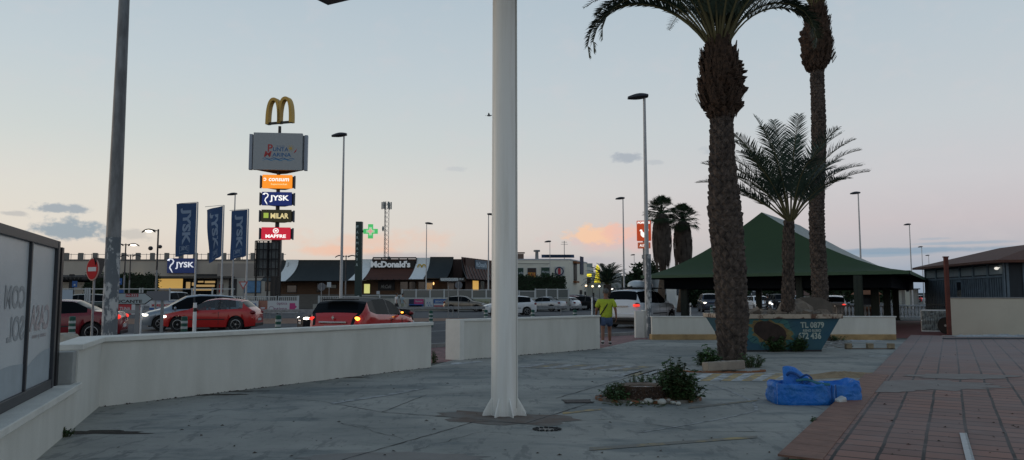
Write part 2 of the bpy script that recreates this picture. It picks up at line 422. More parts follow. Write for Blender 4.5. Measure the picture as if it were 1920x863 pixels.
def blob(name, cx, cy, rx, ry, z, mat, seed, n=26, jit=.25, rot=0):
    rng = random.Random(seed); c = G(cx, cy); pts = []
    for k in range(n):
        a = 2 * math.pi * k / n; f = 1 + rng.uniform(-jit, jit)
        x, y = rx * math.cos(a) * f, ry * math.sin(a) * f
        pts.append((c.x + x * math.cos(rot) - y * math.sin(rot), c.y + x * math.sin(rot) + y * math.cos(rot)))
    return sheet(name, pts, z, mat)
m_stain = M('brown_dirt_stain', (.14, .105, .085), .95, scale=3, col2=(.17, .16, .145), thr=(.4, .6))
blob('dirt_patch', 955, 786, .95, .5, .0150, m_stain, 3, rot=-.3)
blob('dirt_patch', 195, 813, .55, .12, .0150, M('dark_soil', (.045, .038, .03), .95, var=.4, scale=8, bump=.8), 4, jit=.4)
blob('dirt_patch', 385, 742, .6, .08, .0150, MATS['dark_soil'], 5, jit=.4)
blob('dirt_patch', 436, 735, .5, .06, .0150, MATS['dark_soil'], 6, jit=.4)
blob('dirt_patch', 650, 709, .5, .10, .0150, MATS['dark_soil'], 7, jit=.4)
blob('wet_patch', 735, 862, .9, .28, .0150, M('dark_wet_concrete', (.065, .07, .072), .5, var=.3, scale=3), 8, jit=.12)
# an old wheel track: a pale arc scraped in the concrete
trk = MB(); rows = []
for k in range(40):
    t_ = k / 39; px = 1250 + 260 * math.sin(t_ * 2.2) * .62 ; py = 722 + 92 * t_
    px = 1330 + 88 * math.sin(t_ * 3.1) - 190 * max(0, t_ - .55) * 1.6
    g = G(px, py); rows.append([(g.x - .025, g.y, .0160), (g.x + .025, g.y, .0160)])
trk.grid(rows); struct(trk.build('wheel_track', m_wht2))

# ------------------------------------------------ tiled terrace, rotated 30 degrees
m_tile = bpy.data.materials.new('terracotta_tiles'); m_tile.use_nodes = True
def tiles(m):
    t = m.node_tree; L = t.links.new; bs = t.nodes['Principled BSDF']; bs.inputs['Roughness'].default_value = .7; bs.inputs['Specular IOR Level'].default_value = .35
    co = t.nodes.new('ShaderNodeTexCoord'); br = t.nodes.new('ShaderNodeTexBrick'); br.offset = 0; br.squash = 1
    nw = t.nodes.new('ShaderNodeTexNoise'); nw.inputs['Scale'].default_value = 1.5
    L(co.outputs['Object'], nw.inputs['Vector'])
    va = t.nodes.new('ShaderNodeVectorMath'); va.operation = 'SCALE'; L(nw.outputs['Color'], va.inputs[0]); va.inputs['Scale'].default_value = .03
    vb = t.nodes.new('ShaderNodeVectorMath'); vb.operation = 'ADD'; L(co.outputs['Object'], vb.inputs[0]); L(va.outputs[0], vb.inputs[1])
    L(vb.outputs[0], br.inputs['Vector'])
    br.inputs['Scale'].default_value = 1; br.inputs['Brick Width'].default_value = .375; br.inputs['Row Height'].default_value = .33
    br.inputs['Mortar Size'].default_value = .021; br.inputs['Mortar Smooth'].default_value = .4; br.inputs['Bias'].default_value = 0
    br.inputs['Color1'].default_value = (.27, .135, .10, 1); br.inputs['Color2'].default_value = (.175, .098, .080, 1); br.inputs['Mortar'].default_value = (.012, .011, .011, 1)
    def noise(s, d=7):
        n = t.nodes.new('ShaderNodeTexNoise'); n.inputs['Scale'].default_value = s; n.inputs['Detail'].default_value = d; n.inputs['Roughness'].default_value = .65; L(co.outputs['Object'], n.inputs['Vector']); return n.outputs[0]
    def mr(v, a, b, d):
        n = t.nodes.new('ShaderNodeMapRange'); n.interpolation_type = 'SMOOTHSTEP'; L(v, n.inputs[0]); n.inputs[1].default_value = a; n.inputs[2].default_value = b; n.inputs[4].default_value = d; return n.outputs[0]
    def mix(f, a, b):
        n = t.nodes.new('ShaderNodeMix'); n.data_type = 'RGBA'; L(f, n.inputs[0]); L(a, n.inputs[6]); n.inputs[7].default_value = b; return n.outputs[2]
    c = mix(mr(noise(.4), .38, .65, .55), br.outputs['Color'], (.20, .165, .155, 1))     # cement bloom
    c = mix(mr(noise(5), .55, .75, .5), c, (.24, .20, .185, 1))
    c = mix(mr(noise(1.7), .60, .78, .6), c, (.085, .072, .068, 1))
    sp = t.nodes.new('ShaderNodeSeparateXYZ'); L(co.outputs['Object'], sp.inputs[0])
    c = mix(mr(sp.outputs[1], 6, 18, .42), c, (.25, .215, .215, 1))                        # dustier towards the back
    L(c, bs.inputs['Base Color'])
    bp = t.nodes.new('ShaderNodeBump'); bp.inputs['Strength'].default_value = .6; bp.inputs['Distance'].default_value = .006; bp.invert = True
    L(br.outputs['Fac'], bp.inputs['Height']); L(bp.outputs[0], bs.inputs['Normal'])
tiles(m_tile)
TZ = .06
T0 = G(1478, 858, TZ); TA = R(-30)
def TL(lx, ly, z=0):     # terrace-local to world
    return Vector((T0.x + lx * math.cos(TA) - ly * math.sin(TA), T0.y + lx * math.sin(TA) + ly * math.cos(TA), z))
def toTL(p): d = Vector((p.x - T0.x, p.y - T0.y)); return (d.x * math.cos(TA) + d.y * math.sin(TA), -d.x * math.sin(TA) + d.y * math.cos(TA))
q1 = toTL(G(1652, 868, TZ))
tb = MB(); tb.prism([(0, 0), q1, (1.8, -3.5), (9, -9), (30, -9), (30, 15), (10.0, 25.6), (0, 25.6)], .016, TZ)
struct(tb.build('tiled_terrace', m_tile, loc=(T0.x, T0.y, 0), rz=TA))
# smooth edge tiles along the step
eb = MB()
for k in range(26):
    eb.box((.10, .18 + k * .335, TZ + .004), (.40, .325, .020), mi=0, ry=R(1.2))
struct(eb.build('edge_tiles', M('worn_edge_tile', (.20, .105, .075), .7, var=.3, scale=3, bump=.2), loc=(T0.x, T0.y, 0), rz=TA))
# cement spill on the tiles
blobs = [(1720, 722, 1.35, .75, 21), (1640, 728, .75, .5, 22), (1800, 706, 1.0, .5, 23)]
m_cem = M('cement_dust', (.25, .23, .21), .95, scale=2.5, col2=(.20, .17, .155), bump=.4, bscale=25)
for i, (cx, cy, rx, ry, sd_) in enumerate(blobs):
    rng = random.Random(sd_); c = G(cx, cy, TZ); pts = []
    for k in range(34):
        a = 2 * math.pi * k / 34; f = 1 + rng.uniform(-.22, .22); pts.append((c.x + rx * math.cos(a) * f, c.y + ry * math.sin(a) * f))
    sheet('cement_patch', pts, TZ + .004 + .0015 * i, m_cem)
sheet('artificial_turf', [G(1484, 858.5, .02), G(1480, 862, .02), G(1475, 900, .02), G(1700, 900, .02), G(1650, 868, .02)], .05, M('green_turf', (.012, .09, .03), .9, var=.5, scale=60, bump=1, bscale=120))

# sand spilt on the concrete
def heap(name, cx, cy, rx, ry, h, mat, seed, rot=0, z0=.014, jit=.2, seg=30, rings=9):
    rng = random.Random(seed); c = G(cx, cy); rows = []
    amp = [1 + rng.uniform(-jit, jit) for _ in range(seg)]
    b = MB(); vs_ = [(c.x, c.y, z0 + h)]
    for i in range(1, rings + 1):
        t_ = i / rings
        for k in range(seg):
            a = 2 * math.pi * k / seg; rr = t_ * (1 + (amp[k] - 1) * t_)
            x, y = rx * rr * math.cos(a), ry * rr * math.sin(a)
            z = z0 + h * (0.5 + 0.5 * math.cos(math.pi * t_)) * (1 + rng.uniform(-.25, .25)) if i < rings else z0
            vs_.append((c.x + x * math.cos(rot) - y * math.sin(rot), c.y + x * math.sin(rot) + y * math.cos(rot), z))
    fs = [(0, 1 + k, 1 + (k + 1) % seg) for k in range(seg)]
    for i in range(rings - 1):
        for k in range(seg):
            a = 1 + i * seg + k; a2 = 1 + i * seg + (k + 1) % seg; fs.append((a, a + seg, a2 + seg, a2))
    b.add(vs_, fs); return b.build(name, mat, smooth=True)
m_sand = M('yellow_sand', (.29, .215, .13), .95, var=.25, scale=9, bump=.6, bscale=70)
o = heap('sand_pile', 1575, 706, 1.35, .42, .07, m_sand, 31, rot=.35); stuff(o, 'low heap of yellow sand spilled behind the blue bag', 'sand')

# ================================================ boundary walls
# wall one: tall part in the middle of the picture, low part under the glass screen at left
H1 = 1.0
root = thing('boundary_wall', 'long cream rendered wall with grey coping, bending beneath the glass screen', 'wall', (0, 0, 0))
def wallseg(b, a, c, th, z0, z1, side=1, mi=0):
    a, c = Vector((a[0], a[1], 0)), Vector((c[0], c[1], 0)); d = (c - a).normalized(); q = Vector((-d.y, d.x, 0)) * th * side
    b.prism([(a.x, a.y), (c.x, c.y), (c.x + q.x, c.y + q.y), (a.x + q.x, a.y + q.y)], z0, z1, mi)
A = Vector((W1a.x, W1a.y, 0)); B = Vector((W1b.x, W1b.y, 0))
dirL = (Vector((G(70, 863).x, G(70, 863).y, 0)) - A).normalized()          # towards the camera along the left part
step = A + dirL * 1.75; endL = A + dirL * 11
nL = Vector((dirL.y, -dirL.x, 0));  nL = nL if nL.x < 0 else -nL            # outwards, to the left
d1 = (B - A).normalized(); n1 = Vector((-d1.y, d1.x, 0))
outc = A + n1 * .24 + nL * .16
b = MB()
b.prism([(A.x, A.y), (B.x, B.y), (B.x + n1.x * .24, B.y + n1.y * .24), (outc.x, outc.y), (step.x + nL.x * .24, step.y + nL.y * .24), (step.x, step.y)], 0, H1 - .07)
s1 = step + dirL * .003
b.prism([(s1.x, s1.y), (s1.x + nL.x * .38, s1.y + nL.y * .38), (endL.x + nL.x * .38, endL.y + nL.y * .38), (endL.x, endL.y)], 0, .47)
b.build('wall_body', m_wall, root)
def off(p, k1, v1, k2=0, v2=None): return (p.x + v1.x * k1 + (v2.x * k2 if v2 else 0), p.y + v1.y * k1 + (v2.y * k2 if v2 else 0))
b = MB()
ins = A - n1 * .045 - nL * .02
b.prism([off(ins, 0, n1), off(B, -.045, n1, .03, d1), off(B, .285, n1, .03, d1), off(outc, .06, n1), off(step, .29, nL, -.02, dirL), off(step, -.045, nL, -.02, dirL)], H1 - .069, H1)
b.build('coping', m_coping, root, bevel=.008)
b = MB(); s2 = step + dirL * .006
b.prism([off(s2, -.06, nL), off(endL, -.06, nL), off(endL, .45, nL), off(s2, .45, nL)], .471, .545)
b.build('coping', m_coping, root, bevel=.01)
# concrete block pillar at the step, behind the black post
b = MB(); b.prism([off(step, .02, nL, .0, dirL), off(step, .02, nL, .22, dirL), off(step, .30, nL, .22, dirL), off(step, .30, nL, 0, dirL)], .546, H1 - .075)
b.build('pillar', M('bare_concrete', (.33, .34, .33), .9, var=.12, scale=3, bump=.3), root, bevel=.006)

# glass screen on the low wall
scr = thing('glass_screen', 'frosted glass windbreak in a dark frame with pale mirrored lettering', 'glass screen', (0, 0, 0))
sp0 = step + dirL * .50 + nL * .20; sp1 = step + dirL * 10 + nL * .20; ztop = 2.22; zb_ = .548
ang = math.atan2(-dirL.y, -dirL.x)       # local +x points away from the camera, along the screen
scr.location = (sp1.x, sp1.y, 0); scr.rotation_euler = (0, 0, ang)
Ls = (sp0 - sp1).length
b = MB(); b.bb(0, Ls, -.04, .04, ztop - .09, ztop); b.bb(0, Ls, -.039, .039, zb_, zb_ + .10)
posts = [Ls - .07, Ls - 1.24, Ls - 2.45, Ls - 3.7, Ls - 5.0, Ls - 6.3, Ls - 7.6]
b.bb(Ls - .085, Ls + .003, -.045, .045, zb_ + .001, ztop - .001)
for p in posts[1:]: b.bb(p - .025, p + .025, -.035, .035, zb_ + .1, ztop - .09)
b.build('screen_frame', M('anthracite_frame', (.035, .038, .045), .45), scr, bevel=.004)
m_frost = M('frosted_film_glass', (.56, .60, .62), .35, var=.10, scale=.8, bump=.05, bscale=40)
m_faint = M('faint_grey_print', (.33, .36, .38), .5, var=.1); m_faintp = M('faint_pink_print', (.42, .38, .39), .5, var=.1); m_faintb = M('faint_blue_print', (.36, .42, .46), .5, var=.1)
for i in range(len(posts) - 1):
    x1, x0 = posts[i] - (.015 if i == 0 else .025), posts[i + 1] + .025
    pn = MB().bb(x0, x1, -.006, .006, zb_ + .1, ztop - .09).build('glass_panel', m_frost, scr)
    if i < 3:
        wv = MB(); rows = []
        for k in range(13):
            t_ = k / 12; x = x0 + (x1 - x0) * t_; zt = zb_ + .30 + .10 * math.sin(t_ * 2 + i) * (1 - .3 * i) + .06 * t_
            rows.append([(x, -.009, zb_ + .101), (x, -.009, zt)])
        wv.grid(rows).build('printed_wave', m_faintb, pn)
    xm = (x0 + x1) / 2
    if i == 0: letters('printed_letters', 'CASA', .86, .27, m_faintp, pn, (xm, -.010, 1.36), mirror=True, bold=.03); letters('printed_letters', 'casas y mas', .62, .05, m_faintp, pn, (xm, -.010, 1.16), mirror=True)
    if i == 1: letters('printed_letters', 'COM', .72, .22, m_faint, pn, (xm + .16, -.010, 1.58), mirror=True, bold=.03); letters('printed_letters', 'SOL', .6, .24, m_faint, pn, (xm + .24, -.010, 1.28), mirror=True, bold=.03)
pp = step + dirL * .30 + nL * .20
gp = tag(MB().bb(-.055, .055, -.04, .04, .546, 2.16).build('black_post', m_black, loc=(pp.x, pp.y, 0), rz=ang, bevel=.004), 'square black steel post between the glass screen and the wall pillar', 'post')

# wall two
A2, B2 = Vector((W2a.x, W2a.y, 0)), Vector((W2b.x, W2b.y, 0)); d2 = (B2 - A2).normalized(); n2 = Vector((-d2.y, d2.x, 0))
root = thing('boundary_wall', 'cream rendered wall behind the white column with flush pale end', 'wall', (A2.x, A2.y, 0), math.atan2(d2.y, d2.x))
L2 = (B2 - A2).length
e2 = .42
b = MB(); b.prism([(0, 0), (L2, 0), (L2, .24), (0, .24)], 0, .945); b.build('wall_body', m_wall, root)
b = MB(); b.prism([(.06, -.035), (L2 + .02, -.035), (L2 + .02, .27), (.06, .27)], .946, 1.0); b.build('coping', m_coping, root, bevel=.008)
b = MB(); b.prism([(-.05, -.02), (.0595, -.06), (.0595, .28), (-.14, .42)], 0, 1.003); b.build('end_pillar', M('pale_pillar_paint', (.66, .66, .62), .8, var=.06), root, bevel=.006)
pipe = tag(MB().tube((0, 0, 0), (0, 0, .17), .03, n=10).tube((0, 0, .165), (0, 0, .18), .036, n=10).build('pipe_stub', M('rusty_pipe', (.06, .035, .025), .8, var=.4), loc=tuple(G(1003, 663) + Vector((0, -.06, 0))), smooth='auto'), 'short dark rusty pipe sticking up beside the wall', 'pipe')

# wall three with its two pillars
root = thing('garden_wall', 'low cream wall on an ochre footing in front of the green pavilion', 'wall', (0, 0, 0))
wl = MB(); wl.prism([(W3a.x + .05, 27.30), (W3b.x - .05, 27.30), (W3b.x - .05, 27.52), (W3a.x + .05, 27.52)], .20, .80); wl.build('wall_body', m_wall, root)
wl = MB(); wl.prism([(W3a.x + .02, 27.27), (W3b.x - .02, 27.27), (W3b.x - .02, 27.56), (W3a.x + .02, 27.56)], .801, .84); wl.build('coping', m_coping, root, bevel=.006)
wl = MB(); wl.prism([(W3a.x, 27.16), (W3b.x - .15, 27.10), (W3b.x + .0, 27.56), (W3a.x, 27.60)], 0, .199); wl.build('footing', m_foot, root, bevel=.02)
pa = G(1197, 634); 
b = MB(); b.bb(pa.x - .10, pa.x + .23, pa.y, pa.y + .3, 0, 1.0); tag(b.build('gate_pillar', MATS['pale_pillar_paint'], bevel=.01), 'square cream gate pillar beside the pavement opening', 'pillar')
b = MB(); b.bb(pa.x + .235, pa.x + .50, pa.y + .12, pa.y + .5, 0, .985); b.bb(pa.x + .21, pa.x + .53, pa.y + .09, pa.y + .53, .986, 1.03); tag(b.build('gate_pillar', m_wall, bevel=.006), 'shaded cream pillar with a cap behind the square gate pillar', 'pillar')

# wall four at the right
p4 = G(1784, 628, .03)
root = thing('garden_wall', 'tall cream wall at the right edge in front of the grey kiosk', 'wall', (p4.x, p4.y, 0), R(-14))
MB().prism([(0, 0), (14, 0), (14, .25), (0, .25)], .0, 1.47).build('wall_body', M('warm_render', (.52, .49, .41), .85, scale=.8, col2=(.46, .43, .36), bump=.2, bscale=60), root, bevel=.008)
MB().prism([(-.03, -.03), (14, -.03), (14, .28), (-.03, .28)], 1.471, 1.51).build('coping', m_greyst, root)

# ================================================ big white column and the canopy it carries
cb = G(946, 778, .012)
root = thing('canopy_column', 'thick white steel column with triangular base fins on the forecourt', 'column', (cb.x, cb.y, .012))
m_col = M('white_column_paint', (.80, .80, .76), .36, scale=5, col2=(.64, .62, .56), bump=.06, bscale=3, stretch=(2, 2, .12), thr=(.46, .80))
MB().tube((0, 0, 0), (0, 0, 6.95), .180, .168, n=48).build('shaft', m_col, root, smooth='auto')
MB().box((.179 * math.cos(R(-28)), .179 * math.sin(R(-28)), 3.4), (.012, .02, 6.6), rz=R(-28)).build('shaft_seam', M('seam_paint', (.50, .50, .46), .5), root)  # thin raised strip for the seam along the column, not a separate pipe
for k in range(8):
    a = R(22 + 45 * k); b = MB(); c_, s_ = math.cos(a), math.sin(a); q = Vector((-s_, c_, 0)) * .007
    tri = [Vector((c_ * r_, s_ * r_, z)) for r_, z in ((.172, .004), (.31, .004), (.31, .025), (.172, .245))]
    b.add([p - q for p in tri] + [p + q for p in tri], [(0, 1, 2, 3), (7, 6, 5, 4), (0, 4, 5, 1), (1, 5, 6, 2), (2, 6, 7, 3), (3, 7, 4, 0)])
    b.build('base_fin', m_col, root)
cn = D(615, 10, 13.7); e1 = Vector((3.4, -1.85, 0)).normalized(); e2v = Vector((-1.85, -3.4, 0)).normalized()
zc = cn.z
poly = [cn, cn + e1 * 7.5, cn + e1 * 7.5 + e2v * 3.6, cn + e2v * 3.6]
root = thing('canopy_roof', 'dark flat canopy corner high overhead at the top of the picture', 'canopy', (0, 0, 0))
MB().prism([(p.x, p.y) for p in poly], zc, zc + .45).build('fascia', M('canopy_fascia', (.10, .09, .09), .6, var=.1), root)
cc = (poly[0] + poly[2]) / 2
MB().prism([((p.x - cc.x) * .97 + cc.x, (p.y - cc.y) * .97 + cc.y) for p in poly], zc - .01, zc - .002).build('soffit', M('canopy_soffit', (.16, .14, .13), .8), root)

# ================================================ green pavilion
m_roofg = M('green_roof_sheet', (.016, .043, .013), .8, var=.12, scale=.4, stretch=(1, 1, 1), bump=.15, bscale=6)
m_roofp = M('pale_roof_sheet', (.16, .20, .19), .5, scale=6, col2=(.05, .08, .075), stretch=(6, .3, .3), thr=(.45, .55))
m_post = M('dark_green_post', (.010, .020, .015), .5, scale=3, col2=(.02, .05, .03), thr=(.6, .75))
eL, eR, eBR = D(1202, 519, 38.0), D(1705, 506, 30.0), D(1741, 529, 47.5)
ze = 2.55
eL.z = eR.z = eBR.z = ze; eBL = eL + (eBR - eR)
r1, r2 = D(1428, 398, 39.0), D(1500, 424, 46.5); r2.z = r1.z
root = thing('pavilion', 'open pavilion with a dark green tent shaped roof on dark posts', 'pavilion', (0, 0, 0))
def face(a, b_, c, d, mat, name='roof', N=10, sag=1.25):
    """curved hip face: eave a-b_, ridge d-c"""
    rows = []
    for i in range(N + 1):
        t_ = i / N; h = t_ ** sag
        row = []
        for j in range(13):
            s_ = j / 12; e = a.lerp(b_, s_); rg = d.lerp(c, s_); p = e.lerp(rg, t_); p.z = e.z + (rg.z - e.z) * h; row.append(tuple(p))
        rows.append(row)
    return MB().grid(rows).build(name, mat, root, smooth=True)
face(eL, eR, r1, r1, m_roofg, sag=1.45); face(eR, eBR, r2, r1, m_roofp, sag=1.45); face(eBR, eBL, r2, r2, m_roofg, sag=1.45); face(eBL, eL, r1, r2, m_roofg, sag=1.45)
cy_ = (eL + eR + eBR + eBL) / 4
b = MB()
for a, c in ((eL, eR), (eR, eBR), (eBR, eBL), (eBL, eL)):
    d_ = (c - a).normalized(); q = Vector((d_.y, -d_.x, 0)); q = -q if q.dot(cy_ - a) > 0 else q
    b.add([(*(a + q * .02).xy, ze + .02), (*(c + q * .02).xy, ze + .02), (*(c + q * .02).xy, ze - .12), (*(a + q * .02).xy, ze - .12),
           (*(a - q * .04).xy, ze + .02), (*(c - q * .04).xy, ze + .02), (*(c - q * .04).xy, ze - .12), (*(a - q * .04).xy, ze - .12)],
          [(0, 1, 2, 3), (7, 6, 5, 4), (3, 2, 6, 7), (0, 4, 5, 1)])
b.build('fascia', M('green_fascia', (.03, .075, .04), .6), root)
def inset(p, k): return p.lerp(Vector((cy_.x, cy_.y, p.z)), k)
iL, iR, iBR, iBL = [inset(p, .13) for p in (eL, eR, eBR, eBL)]
b = MB()
for a, c in ((iL, iR), (iR, iBR), (iBR, iBL), (iBL, iL)):
    wallseg(b, a, c, .14, 1.90, ze - .10)
b.build('ring_beam', M('blue_black_beam', (.006, .009, .013), .9, spec=.1), root)
b = MB()
for a, c in ((eL, iL), (eR, iR), (eBR, iBR), (eBL, iBL)): b.tube((a.x, a.y, ze - .13), (c.x, c.y, ze - .13), .05, n=6)
for a, c, a2, c2 in ((eL, eR, iL, iR), (eR, eBR, iR, iBR), (eBR, eBL, iBR, iBL), (eBL, eL, iBL, iL)):
    for k in range(1, 16):
        p, q = a.lerp(c, k / 16), a2.lerp(c2, k / 16); b.tube((p.x, p.y, ze - .10), (q.x, q.y, ze - .10), .035, n=5)
b.build('rafters', MATS['blue_black_beam'], root)
soff = MB(); zz = ze - .06
for a, c, a2, c2 in ((eL, eR, iL, iR), (eR, eBR, iR, iBR), (eBR, eBL, iBR, iBL), (eBL, eL, iBL, iL)):
    soff.add([(a.x, a.y, zz), (c.x, c.y, zz), (c2.x, c2.y, zz), (a2.x, a2.y, zz)], [(0, 1, 2, 3)])
soff.build('eave_soffit', MATS['blue_black_beam'], root)
def pav_post(p, wd=.30):
    b = MB(); b.box((0, 0, 1.25), (wd, wd, 2.3), rz=R(-30))
    for k in range(4):
        for sx_ in (-1, 1):
            a = R(-30) + k * math.pi / 2; c = Vector((math.cos(a), math.sin(a), 0)) * (wd / 2 + .01); q = Vector((-math.sin(a), math.cos(a), 0)) * wd * .25 * sx_
            b.box((c.x + q.x, c.y + q.y, 1.25), (.02, wd * .2, 2.28), rz=a)
    b.box((0, 0, .06), (wd + .12, wd + .12, .12), rz=R(-30))
    return b.build('post', m_post, root, loc=(p.x, p.y, 0))
side = [D(1610, 560, 31.2), D(1640.5, 560, 36.4), D(1663, 560, 42.2), D(1679.5, 560, 48.2)]
for p, wd in zip(side, (.30, .31, .31, .32)): pav_post(p, wd)
pav_post(D(1284, 560, 38.5), .32); pav_post(D(1423, 560, 52), .34); pav_post(D(1500, 560, 34.2), .26)
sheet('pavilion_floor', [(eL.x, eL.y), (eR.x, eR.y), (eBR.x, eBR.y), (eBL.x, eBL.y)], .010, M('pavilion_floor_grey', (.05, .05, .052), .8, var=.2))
sheet('red_paving', [(W3b.x + .2, 28.3), (30, 27.8), (34, 47), (20, 47)], .011, M('red_floor', (.13, .035, .03), .8, var=.2))

# white balustrade beyond the pavilion
root = thing('balustrade', 'white balustrade with turned balusters behind the pavilion posts', 'balustrade', (0, 0, 0))
m_bal = M('balustrade_white', (.60, .62, .62), .7, var=.1)
ba, bbp = D(1566, 590, 49.5), D(1746, 590, 49.5); 
MB().bb(ba.x, bbp.x, 49.35, 49.65, .84, .94).build('handrail', m_bal, root, bevel=.01)
MB().bb(ba.x, bbp.x, 49.38, 49.62, .0, .16).build('plinth', m_bal, root)
prof = [(.05, .16), (.05, .20), (.035, .23), (.07, .34), (.075, .42), (.04, .60), (.032, .70), (.05, .74), (.05, .84)]
n_b = 27
bm0 = None
for k in range(n_b):
    x = ba.x + .12 + (bbp.x - ba.x - .24) * k / (n_b - 1)
    if bm0 is None: bm0 = MB().lathe(prof, n=10).build('baluster', m_bal, root, smooth='auto', loc=(x, 49.5, 0))
    else:
        o = bm0.copy(); C.objects.link(o); o.parent = root; o.location = (x, 49.5, 0)

# ================================================ kiosk at the right
kb0 = Vector((22.0, 38.5, 0)); 
m_kw = M('blue_grey_boards', (.018, .026, .034), .7, var=.2, scale=1.5, stretch=(3, 3, .4)); m_kt = M('kiosk_trim', (.10, .14, .175), .6, var=.25, scale=2)
m_kroof = M('brown_tile_roof', (.13, .055, .035), .8, scale=8, col2=(.07, .03, .022), bump=.6, bscale=12, stretch=(1, 1, 3))
# long side runs from far-left corner to the near corner
ka, kc = D(1738, 560, 45.0), D(1886, 560, 35.5); 
kd = (Vector((kc.x, kc.y, 0)) - Vector((ka.x, ka.y, 0))); KL = kd.length; krz = math.atan2(kd.y, kd.x)
root = thing('kiosk', 'blue grey boarded kiosk with a brown tiled roof at the right', 'kiosk', (ka.x, ka.y, 0), krz)
KH = 3.2
MB().bb(0, KL, 0, 6, 0, KH).build('wall', m_kw, root)
b = MB(); n_p = 6
bats = MB()
for k in range(n_p + 1):
    x = KL * k / n_p; b.bb(x - .06, x + .06, -.07, -.002, 0, KH)
b.bb(0, KL, -.075, -.001, 2.42, 2.52); b.bb(0, KL, -.055, -.001, KH - .12, KH - .01); b.bb(0, KL, -.05, -.001, 1.0, 1.1); b.bb(0, KL, -.05, -.001, 0.02, .14)
b.build('frame_boards', m_kt, root)
n_s = 40
for k in range(n_s):
    x = KL * (k + .5) / n_s
    bats.bb(x - .055, x + .055, -.05, -.001, .15, 2.41)
bats.build('batten_cladding', m_kt, root)
b = MB()
for k in range(n_p):
    x0, x1 = KL * k / n_p + .14, KL * (k + 1) / n_p - .14; b.bb(x0, x1, -.03, -.001, 2.58, KH - .18)
b.build('upper_panel', M('kiosk_upper_panel', (.20, .24, .26), .6, var=.1), root)
wnd = MB().bb(KL * .455, KL * .53, -.080, -.002, 1.35, 2.36).build('window', m_kt, root); MB().bb(KL * .465, KL * .52, -.086, -.0805, 1.43, 2.28).build('pane', m_glass, wnd)
# right-hand face, turned to the viewer
b = MB()
for k in range(9): b.bb(KL + .001, KL + .05, .05 + k * .72, .17 + k * .72, 0, KH)
b.build('corner_board', m_kt, root)
door = MB().bb(KL + .002, KL + .05, 1.0, 4.5, .2, 2.5).build('shutter', M('kiosk_shutter', (.055, .06, .06), .6, var=.1), root)
ov = .55
rf = [(-ov, -ov), (KL + ov, -ov), (KL + ov, 6 + ov), (-ov, 6 + ov)]
zr0, zr1 = KH + .02, KH + 1.0
b = MB(); P = [(x, y, zr0) for x, y in rf] + [(2.5, 3, zr1), (KL - 2.5, 3, zr1)] + [(x, y, zr0 - .12) for x, y in rf]
b.add(P, [(0, 1, 5, 4), (1, 2, 5), (2, 3, 4, 5), (3, 0, 4), (6, 7, 1, 0), (7, 8, 2, 1), (8, 9, 3, 2), (9, 6, 0, 3), (9, 8, 7, 6)])
rfo = b.build('roof', m_kroof, root)
lampk = MB().ell((KL - .35, -.18, KH - .35), (.07, .1, .07)).bb(KL - .36, KL - .34, -.12, -.0, KH - .33, KH - .30).build('wall_lamp', M('kiosk_lamp_glow', (.8, .8, .75), .5, emit=(1, .95, .85), es=.8), root)
pr = D(1777, 560, 27.9 + 0.9)
tag(MB().bb(-.07, .07, -.05, .05, 0, 3.02).bb(-.09, .09, -.07, .07, 3.02, 3.06).build('rusty_post', M('rust_red_steel', (.10, .028, .02), .8, var=.3, scale=4), loc=(pr.x, pr.y, 0)), 'rust red steel post in front of the kiosk', 'post')
